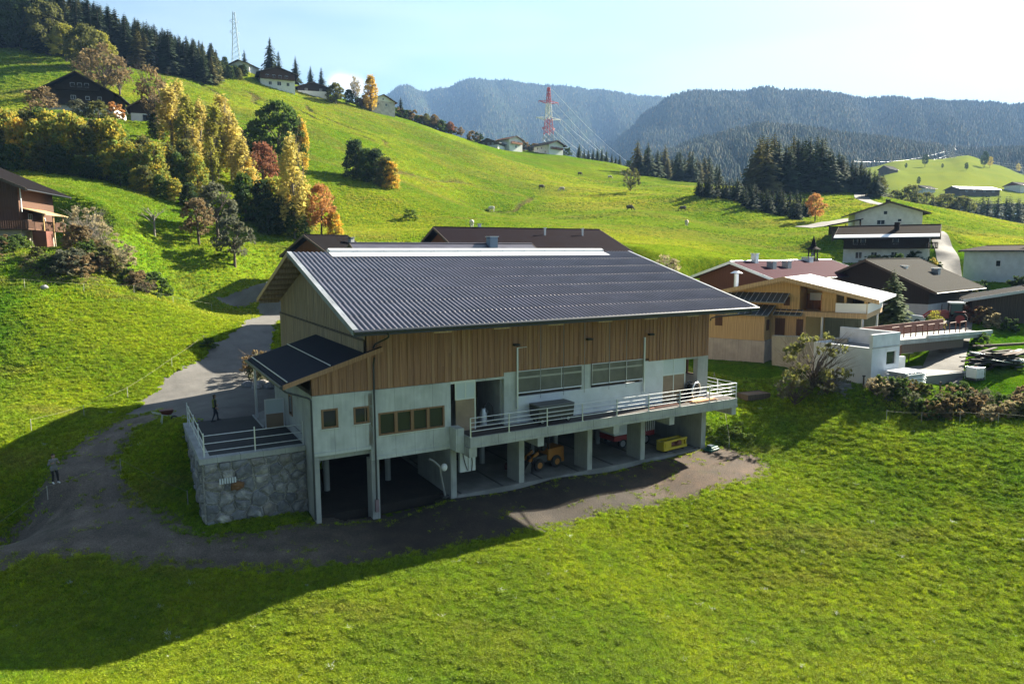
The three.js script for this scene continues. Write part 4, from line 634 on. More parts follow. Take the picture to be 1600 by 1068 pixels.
{ // --- white concrete box garage
  const p = at(1342, 604, 64); p.y = 3.2; pad(p, 5);
  const H = thing('concrete_garage', 'white concrete box with one dark window and parapet band', 'garage', p, 31 * D);
  mesh('wall', prism(rect(-2.1, 2.1, -1.5, 4.6), 2.1, 2.4, [rect(0.1, 1.6, 1.7, 3.0)]), M.bluewhite, H); mesh('side_wall', [box(-2.1, -1.8, -1.5, 3.4, -3.4, 2.1), box(1.8, 2.1, -1.5, 4.6, -3.4, 2.1)], M.bluewhite, H); mesh('back_wall', box(-1.8, 1.8, -1.5, 3.4, -3.4, -3.1), M.bluewhite, H);
  mesh('roof_slab', box(-1.8, 1.8, 3.0, 3.2, -3.1, 2.1), M.slab, H); mesh('parapet_band', [box(-2.14, 2.14, 3.35, 3.45, 2.402, 2.44)], M.concrete, H);
  const w = mesh('window', [box(0.1, 1.6, 1.7, 1.78, 2.2, 2.36), box(0.1, 1.6, 2.92, 3.0, 2.2, 2.36), box(0.1, 0.18, 1.78, 2.92, 2.2, 2.36), box(1.52, 1.6, 1.78, 2.92, 2.2, 2.36)], M.whiteFrame, H); mesh('pane', box(0.18, 1.52, 1.78, 2.92, 2.24, 2.28), M.glass, w);
  mesh('base_band', box(-2.13, 2.13, -1.5, -0.1, 2.402, 2.45), M.gutter, H);
  mesh('corner_strip', box(2.1, 2.18, -0.4, 1.2, 2.2, 2.42), M.rust, H);
}
{ // --- ramp bridge
  const A = at(1386, 531, 64), B = at(1550, 517, 76), R = thing('ramp_bridge', 'concrete ramp bridge with rusty red railing frames on one pier', 'bridge');
  const d = B.clone().sub(A).setY(0).normalize(), s = new THREE.Vector3(-d.z, 0, d.x).multiplyScalar(-1);     // s points away from the camera
  const off = (v, k, y = 0) => [v.x - s.x * k * -1, v.y + y, v.z - s.z * k * -1];
  const mid = (t, k, y = 0) => off(A.clone().lerp(B, t), k, y), back = s.z < 0 ? 1 : -1;
  mesh('deck_slab', beam(mid(0, back * 1.7, -0.35), mid(1, back * 1.7, -0.35), 3.4, 0.45), M.concrete, R); mesh('edge_beam', beam(mid(0.35, 0, -0.05), mid(1, 0, -0.05), 0.25, 0.35), M.concreteNew, R);
  mesh('side_girder', beam(mid(0.02, back * 0.3, -1.0), mid(0.72, back * 0.3, -1.0), 0.3, 0.9), M.greyWood, R);
  mesh('inner_ramp', beam(mid(0.02, back * 2.6, 0.35), mid(0.75, back * 2.6, 0.75), 0.12, 1.1), M.rust, R);
  for (let k = 0; k <= 6; k++) { const t = 0.08 + k * 0.105; mesh('railing_frame', [bar(mid(t, back * 0.5, 0.0), mid(t, back * 0.5, 1.0 + t * 0.2), 0.05), bar(mid(t, back * 0.5, 1.0 + t * 0.2), mid(t + 0.06, back * 0.5, 1.05 + t * 0.2), 0.05), bar(mid(t + 0.06, back * 0.5, 1.05 + t * 0.2), mid(t + 0.06, back * 0.5, 0), 0.05)], M.rust, R); }
  const q = mid(0.68, back * 1.5, 0); mesh('pier', box(q[0] - 0.35, q[0] + 0.35, 2.0, q[1] - 0.55, q[2] - 0.7, q[2] + 0.7), M.greyWood, R);
  const e = mid(0.03, back * 1.2, 0); mesh('abutment', box(e[0] - 0.1, e[0] + 2.2, 2.5, e[1] - 0.6, e[2] - 1.6, e[2] + 0.2), M.brownWood, R);
  mesh('abutment_base', box(e[0] + 0.2, e[0] + 2.4, 2.5, 5.3, e[2] + 0.2, e[2] + 0.6), M.bluewhite, R);
}
{ // --- right hand village
  house('grey_roof_barn', 'old dark timber barn with broad weathered grey roof', { p: new THREE.Vector3(54.7, 6.6, -100.8), rot: -50 * D, w: 15.4, l: 16, h: 3.7, ls: 1.7, rise: 3.5, oh: 1.3, lower: M.bluewhite, upper: M.darkWood, roof: M.roofGrey, cat: 'barn', chim: [[4.5, -3.2, 0.6, 0.9, M.steel], [2.5, 2.6, 0.06, 0.7, M.white]], wins: [['r', 4, 0.4, 0.9, 0.8], ['r', 1, 0.4, 0.9, 0.8], ['f', -1, 2.4, 1.0, 1.0]] }); pad(new THREE.Vector3(54.7, 6.6, -100.8), 12);
  const ch = house('dark_chalet', 'dark timber chalet on a white ground floor with pale roof edge and flower balcony', { p: spot(1385, 409, 126, 10), rot: 58 * D, w: 10, l: 13, h: 4.5, ls: 2.3, rise: 1.7, oh: 1.5, upper: M.darkWood, roof: M.roofBrown, verge: M.darkWood, chim: [[-2.2, 1.5, 1.1, 0.8, M.roofBrown]], wins: [['l', -4.6, 3.1, 0.8, 1], ['l', -3.4, 3.1, 0.8, 1], ['l', 1.6, 3.1, 0.9, 1.1], ['l', -4, 0.6, 1.1, 1.2], ['l', -1.6, 0.6, 1, 1.2], ['l', 1.5, 0.6, 1, 1.2], ['f', -2, 3.0, 1, 1.2], ['f', 2, 3, 1, 1.2], ['f', -2, 0.5, 1.2, 1.6], ['f', 2, 0.5, 1.2, 1.6]], balc: [['f', 2.3, -5, 5, 1.3, M.darkWood], ['l', 2.3, -6.2, 6.2, 0.8, M.darkWood]] });
  mesh('roof_edge_strip', prism([[-6.5, 4.22], [-5.0, 4.73], [-5.0, 4.81], [-6.5, 4.3]], -8, 8), M.whiteMetal, ch.children.find((c) => c.name === 'roof'));
  house('white_house', 'white rendered house with shallow brown roof above the dark chalet', { p: spot(1380, 364, 157, 11), rot: -18 * D, w: 13, l: 10, h: 4.2, rise: 2.1, oh: 1.3, gable: M.plaster, roof: M.roofBrown, chim: [[0.8, -1, 1, 0.8, M.roofDark]], wins: [['f', -0.6, 3.8, 0.8, 0.8], ['f', -1.4, 1.7, 1.6, 1.0], ['f', -4.6, 0.4, 0.8, 1], ['f', 2.2, 1.9, 0.8, 1], ['f', -5.4, 1.8, 0.5, 1.1], ['r', 0, 1.6, 1, 1.2], ['r', 3, 1.6, 1, 1.2]] });
  const lt = thing('open_shed', 'low open sided shed joined to the left of the white house', 'shed', spot(1318, 366, 154), -18 * D); mesh('roof_slope', prism([[-3.6, 1.7], [3.2, 3.0], [3.2, 3.2], [-3.6, 1.9]], -4, 4), M.roofBrown, lt); mesh('back_wall', box(-2.6, 3, -2, 1.9, -3.6, -3.3), M.greyWood, lt); mesh('low_wall', box(-2.6, 3, -2, 0.6, 3.0, 3.3), M.greyWood, lt); for (const x of [-2.6, 0, 2.8]) mesh('post', box(x - 0.1, x + 0.1, 0.6, 2.0 + x * 0.19, 3.05, 3.25), M.brownWood, lt);
  house('white_block', 'white block house cut by the right picture edge', { p: spot(1598, 441, 113, 9), rot: 24 * D, w: 13, l: 11, h: 5.0, rise: 0.7, oh: 0.6, gable: M.bluewhite, lower: M.bluewhite, roof: M.roofBrown, chim: [[-3, 2, 0.8, 0.5, M.black], [1, 2, 0.9, 0.5, M.black], [2.5, 2, 0.9, 0.9, M.black]], wins: [['f', -1.3, 3.2, 0.8, 1], ['f', -1.6, 1.2, 0.8, 1], ['f', 1.6, 3.2, 2, 1], ['f', 1.6, 1.0, 1.2, 1.2], ['l', 0, 2.6, 0.8, 1]] });
  const sh = house('tractor_shed', 'dark machinery shed with pale roof edge at the right picture edge', { p: spot(1602, 503, 88, 7), rot: -30 * D, w: 12, l: 8, h: 2.9, rise: 1.3, oh: 1.0, lower: M.greyWood, upper: M.greyWood, gable: M.greyWood, roof: M.roofDark, verge: M.flashing, cat: 'shed', wins: [['f', 2, 0.8, 2.2, 1.6, M.darkWood]] });
}
{ // --- left houses on the slope
  const p = spot(-38, 388, 82, 10), H = house('wooden_farmhouse', 'brown timber farmhouse with long balcony over white ground floor at left edge', { p, rot: 12 * D, w: 13.4, l: 9, h: 6.9, ls: 2.2, rise: 3.0, oh: 1.5, lower: M.cream, upper: M.brownWood, roof: M.roofDark, wins: [['f', 1.6, 4.2, 1.4, 2.4], ['f', 3.2, 0.1, 1.7, 1.4, M.blueGrey], ['f', 2.6, 2.6, 0.9, 1.1, M.brownWood], ['f', -3, 3.2, 1.3, 1.6], ['f', -3, 0.1, 1.2, 1.2], ['r', 1.5, 2.4, 0.8, 1.2], ['r', -2, 2.6, 1, 1.3]], balc: [['f', 2.0, -6.7, 8.0, 1.3, M.brownWood], ['r', 2.0, -4.4, 4.4, 1.3, M.brownWood]], shut: null });
  mesh('porch_roof', prism([[6.73, 4.4], [9.2, 3.7], [9.2, 3.8], [6.73, 4.5]], -2, 4.2), M.newWood2, H); for (const z of [-1.5, 1.2, 3.8]) mesh('porch_post', box(8.7, 8.82, -1.5, 3.72, z - 0.06, z + 0.06), M.newWood, H);
  mesh('brick_porch', box(7.6, 9.0, -2, 1.9, 2.2, 4), M.rust, H); mesh('drain_pipe', bar([7.0, 4.0, 4.6], [7.0, 6.6, 4.6], 0.06), M.white, H);
  const c = house('old_chalet', 'black brown chalet with white base and steep gable on the upper left slope', { p: spot(138, 193, 166, 12), rot: 16 * D, w: 13.4, l: 11, h: 5.9, ls: 3.0, rise: 3.7, oh: 2.1, upper: M.darkWood, roof: M.roofDark, verge: M.darkWood, chim: [[-0.8, -2, 0.8, 1.1, M.white]], wins: [['f', -1.2, 6.9, 0.9, 0.9], ['f', 0.2, 6.9, 0.9, 0.9], ['f', 1.6, 6.9, 0.9, 0.9], ['f', -1.2, 4.2, 1.0, 0.9], ['f', 1.6, 4.2, 0.8, 0.8], ['f', 4, 4.2, 0.8, 0.8], ['f', 2, 1.2, 0.9, 0.9], ['f', 5.2, 1.2, 0.9, 0.9]], balc: [['f', 2.9, -7, 7.2, 1.3, M.darkWood], ['f', 6.0, -4.4, 4.4, 1.1, M.darkWood]] });
  const s = house('garage_shed', 'small dark shed with white garage front beside the old chalet', { p: spot(230, 197, 164, 5), rot: 24 * D, w: 6, l: 6, h: 3.5, ls: 2.2, rise: 1.9, oh: 0.9, upper: M.darkWood, roof: M.roofDark, cat: 'shed', wins: [['f', 0.6, 0.1, 2.6, 1.9, M.blueGrey]] });
  // hilltop houses
  house('hill_house', 'brown roofed house half hidden by trees below the top left forest', { p: spot(212, 104, 262, 8), rot: 30 * D, w: 12, l: 11, h: 3.4, rise: 3, gable: M.brownWood, roof: M.roofTile, wins: [['f', 2, 1.2, 1, 1.2], ['r', 0, 1.2, 1, 1.2]] });
  house('hill_cabin', 'small brown gabled cabin roof under the forest edge', { p: spot(296, 106, 285, 5), rot: 10 * D, w: 8, l: 6, h: 2.4, rise: 1.6, gable: M.redWood, roof: M.roofBrown, wins: [['f', 0, 0.8, 1, 1]] });
  house('hill_house', 'white house with tiled roof beside the grey lattice pylon', { p: spot(382, 116, 315, 7), rot: -10 * D, w: 9, l: 8, h: 3.4, rise: 1.6, gable: M.plaster, roof: M.roofTile, wins: [['f', -2, 1.2, 1, 1.2], ['f', 1.5, 1.2, 1, 1.2]] });
  house('hill_chalet', 'white chalet with dark upper storey and balconies on the hill crest', { p: spot(432, 139, 305, 10), rot: 24 * D, w: 13.5, l: 11, h: 5.4, ls: 3.0, rise: 2.2, oh: 1.5, upper: M.brownWood, roof: M.roofDark, wins: [['f', -4, 3.6, 1.2, 1.1], ['f', -1.5, 3.6, 1.2, 1.1], ['f', 1, 3.6, 1.2, 1.1], ['f', 3.5, 3.6, 1.2, 1.1], ['f', -3, 0.6, 1.2, 1.4], ['f', 0.5, 0.6, 1.6, 1.6], ['f', 4, 0.6, 1.2, 1.4]], balc: [['f', 2.9, -6.5, 6.5, 1.3, M.brownWood]] });
  house('hill_barn', 'low dark barn on the crest right of the hill chalet', { p: spot(490, 149, 318, 9), rot: 15 * D, w: 13, l: 9, h: 2.6, ls: 1.2, rise: 2, upper: M.darkWood, roof: M.roofDark, cat: 'barn', wins: [['f', -3, 1.4, 1.1, 0.8], ['f', 3, 1.4, 1.1, 0.8]] });
  house('hill_house', 'white gabled house behind the golden birch on the crest', { p: spot(590, 170, 335, 8), rot: 38 * D, w: 12, l: 11, h: 4.2, rise: 2.6, gable: M.plaster, lower: std([0.66, 0.6, 0.56], { map: T.mottle }), roof: M.roofTile, wins: [['f', -2.5, 2, 1, 1.2], ['f', 1.5, 2, 1, 1.2], ['f', 0, 4.6, 0.8, 0.8]] });
  house('ridge_chalet', 'grey timber chalet of the pair on the middle skyline', { p: spot(768, 232, 388, 7), rot: -25 * D, w: 12, l: 9, h: 2.6, ls: 1.4, rise: 2.2, upper: M.greyWood, roof: M.roofDark, wins: [['f', -2.5, 1.8, 1, 0.9], ['f', 0.5, 1.8, 1, 0.9], ['f', 3, 1.8, 1, 0.9]] });
  house('ridge_house', 'white house with reddish roof of the pair on the middle skyline', { p: spot(795, 233, 395, 7), rot: 45 * D, w: 10, l: 11, h: 5, rise: 1.6, gable: M.plaster, roof: M.roofTile, wins: [['f', -1.5, 2.8, 1.2, 1.3], ['f', 2, 2.8, 1.2, 1.3], ['f', 0, 0.6, 1.2, 1.3]], balc: [['f', 2.5, -4, 4, 1.2, M.orangeWood]] });
  const rh = house('ridge_house', 'white house with slanting roof standing below the red pylon', { p: spot(857, 242, 402, 8), rot: 42 * D, w: 11, l: 12, h: 5.2, rise: 2.0, oh: 1.6, gable: M.plaster, roof: M.roofDark, verge: M.brownWood, wins: [['l', -3, 3, 1.1, 1.2], ['l', 0, 3, 1.1, 1.2], ['l', 3, 0.6, 1.1, 1.2], ['l', -3, 0.6, 1.1, 1.2], ['f', 0, 3, 1.2, 1.2]], balc: [['f', 2.6, -4.5, 4.5, 1.2, M.redWood]] });
  house('meadow_barn', 'dark hay barn alone on the far sunlit meadow', { p: farSpot(1380, 273), rot: -55 * D, w: 10, l: 15, h: 3.4, rise: 3, lower: M.greyWood, upper: M.greyWood, roof: M.roofGrey, cat: 'barn' });
  house('farm_shed', 'small grey roofed farm shed below the far meadow', { p: farSpot(1437, 303), rot: -60 * D, w: 9, l: 13, h: 2.6, rise: 2, lower: M.bluewhite, gable: M.greyWood, roof: M.roofGrey, cat: 'shed' });
  house('long_hall', 'long grey farm hall below the far meadow', { p: farSpot(1512, 306), rot: -74 * D, w: 12, l: 36, h: 3.0, rise: 2, lower: M.greyWood, gable: M.greyWood, roof: M.steel, cat: 'hall', wins: [['r', -12, 1.2, 2, 1], ['r', -5, 1.2, 2, 1], ['r', 4, 1.2, 2, 1], ['r', 12, 1.2, 2, 1]] });
  house('long_hall', 'dark roofed hall right of the long grey farm hall', { p: farSpot(1588, 302), rot: -68 * D, w: 12, l: 22, h: 4, rise: 2.4, lower: M.plaster, gable: M.redWood, roof: M.roofBrown, cat: 'hall' });
}
// lanes on the right slope
lane('village_lane', [at(1490, 428, 116), at(1487, 405, 124), at(1476, 385, 136), at(1462, 374, 147), at(1440, 371, 156)].map((p) => onGround(p.x, p.z)), 3.4, M.asphalt, 'pale lane climbing past the dark chalet');
lane('hill_lane', [at(1255, 352, 190), at(1290, 346, 196), at(1330, 334, 206), at(1375, 326, 220), at(1395, 320, 232), at(1352, 312, 252), at(1350, 305, 276), at(1372, 303, 300)].map((p) => onGround(p.x, p.z)), 5, M.asphalt, 'pale gravel lane bending over the hill behind the white house');
lane('farm_track', [at(1470, 590, 64), at(1478, 555, 70), at(1490, 520, 80), at(1500, 492, 92), at(1520, 470, 100)].map((p) => onGround(p.x, p.z)), 3.4, M.asphalt, 'grey farm track under the ramp bridge');
// ------------------------------------------------------------------ trees and shrubs
function quads(list) {                                // list of [centre, right, up, tone] -> folded leaf faces with a tone each
  const n = list.length, pos = new Float32Array(n * 12), col = new Float32Array(n * 12), idx = new Uint32Array(n * 6);
  list.forEach(([c, r, u, t], i) => {
    const P = [[-1, -0.6], [0.15, -1], [1, 0.5], [-0.2, 1]];
    P.forEach(([a, b], k) => { const o = i * 12 + k * 3; pos[o] = c[0] + r[0] * a + u[0] * b; pos[o + 1] = c[1] + r[1] * a + u[1] * b; pos[o + 2] = c[2] + r[2] * a + u[2] * b; col[o] = t[0]; col[o + 1] = t[1]; col[o + 2] = t[2]; });
    idx.set([0, 1, 2, 0, 2, 3].map((q) => q + i * 4), i * 6);
  });
  const g = new THREE.BufferGeometry(); g.setAttribute('position', new THREE.BufferAttribute(pos, 3)); g.setAttribute('color', new THREE.BufferAttribute(col, 3)); g.setIndex(new THREE.BufferAttribute(idx, 1)); g.computeVertexNormals(); return g;
}
function leafFrame(r, s, flat = 0) { const a = r() * 6.283, b = Math.acos(2 * r() - 1), n = [Math.sin(b) * Math.cos(a), Math.cos(b) * (1 + flat), Math.sin(b) * Math.sin(a)], L = Math.hypot(...n); n.forEach((_, i) => { n[i] /= L; }); const h = Math.abs(n[1]) > 0.9 ? [1, 0, 0] : [0, 1, 0]; const R = [n[1] * h[2] - n[2] * h[1], n[2] * h[0] - n[0] * h[2], n[0] * h[1] - n[1] * h[0]], l = Math.hypot(...R) || 1, U = [n[1] * R[2] - n[2] * R[1], n[2] * R[0] - n[0] * R[2], n[0] * R[1] - n[1] * R[0]]; return [R.map((q) => q / l * s), U.map((q) => q / l * s)]; }
// a crown of leaf clumps; shape gives the half width at a height from 0 to 1
function crownGeo(seed, H, y0, shape, clumps, leaves, size, o = {}) {
  const r = rng(seed), out = [], C = [];
  for (let k = 0; k < clumps; k++) { const t = Math.pow(r(), o.bias ?? 0.85), a = r() * 6.283, R = shape(t) * (0.35 + 0.65 * Math.sqrt(r())) * (0.8 + 0.4 * noise(a * 1.3, t * 3, seed)); C.push([Math.cos(a) * R, y0 + t * (H - y0), Math.sin(a) * R, (o.cl ?? 0.26) * H * 0.32 * (0.6 + 0.8 * r()), r()]); }
  for (const [x, y, z, s, tn] of C) for (let k = 0; k < leaves; k++) {
    let a, b, c; do { a = r() * 2 - 1; b = r() * 2 - 1; c = r() * 2 - 1; } while (a * a + b * b + c * c > 1);
    const f = leafFrame(r, size * (0.6 + 0.8 * r()), 0.4), v = 0.7 + 0.6 * (0.55 * tn + 0.45 * r()), w = (o.warm ?? 0.12) * (tn * 0.6 + r() * 0.6 - 0.6);
    out.push([[x + a * s * (o.sx ?? 1), y + b * s * (o.sy ?? 0.75), z + c * s * (o.sx ?? 1)], f[0], f[1], [v * (1 + w), v, v * (1 - w)]]);
  }
  return quads(out);
}
function trunkGeo(seed, H, r0, spread, limbs = 6, start = 0.3) {
  const r = rng(seed), gs = [bar([0, -0.4, 0], [(r() - 0.5) * 0.06 * H, H * 0.55, (r() - 0.5) * 0.06 * H], r0, 7, r0 * 0.5)];
  for (let k = 0; k < limbs; k++) { const a = k * 2.4 + r(), y = H * lerp(start, 0.55, k / limbs), L = spread * (0.6 + 0.5 * r()); const e = [Math.cos(a) * L, y + H * (0.18 + 0.22 * r()), Math.sin(a) * L]; gs.push(bar([0, y, 0], e, r0 * 0.4, 5, r0 * 0.15)); for (let q = 0; q < 3; q++) { const b = a + (r() - 0.5) * 1.6, m = [e[0] * 0.65, lerp(y, e[1], 0.65), e[2] * 0.65]; gs.push(bar(m, [m[0] + Math.cos(b) * L * 0.6, m[1] + H * 0.16 * r() + 0.05 * H, m[2] + Math.sin(b) * L * 0.6], r0 * 0.18, 4, r0 * 0.05)); } }
  return merge(gs);
}
function twigGeo(seed, H, n, spreadFn, r0) {           // bare twigs
  const r = rng(seed), gs = []; for (let k = 0; k < n; k++) { const a = r() * 6.283, y = H * (0.12 + 0.5 * r()), R = spreadFn(); const p = [Math.cos(a) * R * 0.25, y, Math.sin(a) * R * 0.25], q = [Math.cos(a + (r() - 0.5)) * R * (0.6 + 0.5 * r()), y + H * (0.2 + 0.35 * r()), Math.sin(a + (r() - 0.5)) * R * (0.6 + 0.5 * r())]; gs.push(bar([0, y * 0.5, 0], p, r0, 4, r0 * 0.8), bar(p, q, r0 * 0.7, 4, r0 * 0.15)); for (let j = 0; j < 3; j++) gs.push(bar([lerp(p[0], q[0], 0.5), lerp(p[1], q[1], 0.5), lerp(p[2], q[2], 0.5)], [q[0] + (r() - 0.5) * R * 0.8, q[1] + (r() - 0.3) * H * 0.15, q[2] + (r() - 0.5) * R * 0.8], r0 * 0.35, 3, r0 * 0.1)); } return merge(gs);
}
function coniferGeo(seed, H, R, o = {}) {              // drooping whorls of needle sprays
  const r = rng(seed), out = [], W = o.w ?? 16;
  for (let k = 0; k < W; k++) { const t = k / (W - 1), y = H * lerp(0.1, 0.985, t), len = R * Math.pow(1 - t, o.p ?? 0.8) * (0.8 + 0.4 * r()) + 0.06 * R, n = Math.round(lerp(11, 4, t)); for (let j = 0; j < n; j++) { const a = j / n * 6.283 + r() * 0.7 + k, L = len * (0.7 + 0.5 * r()), dx = Math.cos(a), dz = Math.sin(a), dr = 0.35 + 0.25 * r(), v = 0.65 + 0.7 * r(); for (let m = 0; m < 4; m++) { const s = (m + 0.5) / 4, wd = L * 0.26 * (1.15 - s * 0.7), ty = y - L * dr * s + (r() - 0.5) * 0.05 * H / W * 6, tilt = (r() - 0.5) * 1.2; out.push([[dx * L * s, ty, dz * L * s], [dx * L * 0.17, -L * dr * 0.17, dz * L * 0.17], [-dz * wd, -wd * (0.35 + tilt), dx * wd], [v, v, v]]); } } }
  return quads(out);
}
const leafMat = (c, t = 0.55) => phys(c.map((q) => q * 1.8), { vertexColors: true, roughness: 0.9, transmission: t, specularIntensity: 0.2 });
const LM = { yellow: leafMat([0.29, 0.245, 0.065]), gold: leafMat([0.32, 0.225, 0.035]), yelgreen: leafMat([0.19, 0.185, 0.03]), green: leafMat([0.045, 0.075, 0.014]), deep: leafMat([0.026, 0.045, 0.014]), orange: leafMat([0.26, 0.135, 0.045]), rust: leafMat([0.15, 0.065, 0.035]), brown: leafMat([0.125, 0.092, 0.045]), grey: leafMat([0.07, 0.075, 0.045]), olive: leafMat([0.075, 0.08, 0.022]), bright: leafMat([0.085, 0.125, 0.016]), ivory: leafMat([0.19, 0.165, 0.095]), spruce: leafMat([0.017, 0.028, 0.012], 0.12), spruceB: leafMat([0.028, 0.043, 0.016], 0.12), larch: leafMat([0.075, 0.07, 0.018], 0.2), fir: leafMat([0.038, 0.058, 0.018], 0.15) };
const roundShape = (t) => 3.1 * Math.pow(Math.sin(Math.PI * clamp(0.12 + 0.86 * t)), 0.7), colShape = (t) => 1.55 * Math.pow(Math.sin(Math.PI * clamp(0.08 + 0.9 * t)), 0.6) * (1.15 - 0.5 * t), bushShape = (t) => 1.5 * Math.pow(clamp(1 - t * 0.8), 0.5), hedgeShape = (t) => 2.2 * Math.pow(clamp(1.02 - t), 0.38);
const K = {                                            // every kind: variants of [trunk geometry, crown geometry], natural height in metres
  round: { H: 9, v: [11, 12, 13].map((s) => [trunkGeo(s, 9, 0.24, 2.4), crownGeo(s, 9, 2.2, roundShape, 95, 32, 0.17)]) },
  big: { H: 13, v: [14, 15].map((s) => [trunkGeo(s, 13, 0.4, 4), crownGeo(s, 13, 1.6, (t) => 5.2 * Math.pow(Math.sin(Math.PI * clamp(0.14 + 0.84 * t)), 0.6), 130, 60, 0.24, { cl: 0.28 })]) },
  column: { H: 12, v: [21, 22, 23].map((s) => [merge([trunkGeo(s, 12, 0.17, 1.1, 7), twigGeo(s + 3, 12, 16, () => 1.3, 0.03)]), crownGeo(s, 12, 1.5, colShape, 105, 24, 0.15, { sx: 0.5, sy: 1.5, cl: 0.22 })]) },
  hedge: { H: 7, v: [31, 32, 33, 34].map((s) => [trunkGeo(s, 7, 0.14, 1.6, 8, 0.1), crownGeo(s, 7, 0.2, hedgeShape, 120, 32, 0.16, { bias: 0.95, warm: 0.75, cl: 0.3 })]) },
  bush: { H: 2.4, v: [41, 42, 43, 44].map((s) => [trunkGeo(s, 2.4, 0.05, 0.9, 7, 0.05), crownGeo(s, 2.4, 0.1, bushShape, 42, 34, 0.11, { bias: 1, warm: 0.25, cl: 0.36 })]) },
  sparse: { H: 8, v: [51, 52].map((s) => [merge([trunkGeo(s, 8, 0.2, 2, 8, 0.2), twigGeo(s + 5, 8, 34, () => 2.4, 0.05)]), crownGeo(s, 8, 2, (t) => 2.6 * Math.sin(Math.PI * clamp(0.15 + 0.8 * t)), 60, 18, 0.16)]) },
  bareshrub: { H: 3, v: [61, 62].map((s) => [twigGeo(s, 3, 46, () => 1.7, 0.03), crownGeo(s, 3, 0.4, (t) => 1.7 * Math.pow(Math.sin(Math.PI * clamp(0.25 + 0.7 * t)), 0.5), 40, 22, 0.09)]) },
  fruit: { H: 5, v: [71, 72].map((s) => [trunkGeo(s, 5, 0.17, 1.7, 7, 0.3), crownGeo(s, 5, 1.4, (t) => 1.9 * Math.pow(Math.sin(Math.PI * clamp(0.15 + 0.8 * t)), 0.7), 50, 34, 0.13)]) },
  spruce: { H: 18, v: [81, 82, 83, 84].map((s) => [bar([0, -0.5, 0], [0, 16, 0], 0.25, 6, 0.05), coniferGeo(s, 18, 3.0, { w: 27, p: 0.7 })]) },
  small: { H: 7, v: [91, 92, 93].map((s) => [bar([0, -0.3, 0], [0, 6, 0], 0.12, 6, 0.03), coniferGeo(s, 7, 1.6, { w: 15, p: 0.9 })]) },
  thuja: { H: 6, v: [95].map((s) => [bar([0, -0.3, 0], [0, 3, 0], 0.15, 6), crownGeo(s, 6, 0, (t) => 1.45 * Math.pow(clamp(1.02 - t), 0.5), 110, 36, 0.11, { bias: 1.1, cl: 0.22 })]) },
};
const NUM = ['', 'first', 'second', 'third', 'fourth', 'fifth', 'sixth', 'seventh', 'eighth', 'ninth', 'tenth', 'eleventh', 'twelfth', 'thirteenth', 'fourteenth', 'fifteenth', 'sixteenth', 'seventeenth', 'eighteenth', 'nineteenth'], TENS = ['', '', 'twentieth', 'thirtieth', 'fortieth'], TENP = ['', '', 'twenty', 'thirty', 'forty'];
const nth = (n) => n < 20 ? NUM[n] : n % 10 ? TENP[Math.floor(n / 10)] + '-' + NUM[n % 10] : TENS[n / 10];
const hue = (m) => ({ yellow: 'yellow', gold: 'golden', yelgreen: 'yellow green', green: 'green', deep: 'dark green', orange: 'orange', rust: 'rusty', brown: 'brown', grey: 'grey green', olive: 'olive', bright: 'light green', ivory: 'pale', spruce: 'dark', spruceB: 'dark', larch: 'yellowish', fir: 'light green' })[Object.keys(LM).find((k) => LM[k] === m)];
const pick = (r, L) => L[Math.floor(r() * L.length)];
let vk = 0;
function plant(kind, name, label, cat, p, height, mat, group, o = {}) {
  const k = K[kind], v = k.v[(vk++) % k.v.length], t = thing(name, label, cat, p, (vk * 2.399) % 6.283, group), s = height / k.H;
  t.scale.set(s * (o.wide ?? 1), s, s * (o.wide ?? 1));
  const low = ['bush', 'bareshrub', 'hedge'].includes(kind);
  mesh(low ? 'stem' : 'trunk', v[0], o.bark || M.bark, t); if (!o.bare) mesh(low ? 'foliage' : 'crown', v[1], mat, t); return t;
}
const gp = (px, Z, sink = 0) => { const p = at(px, 500, Z); p.y = ground(p.x, p.z) - sink; return p; };   // stands on the ground Z metres ahead under picture column px
const yAt = (px, py, Z) => at(px, py, Z).y;
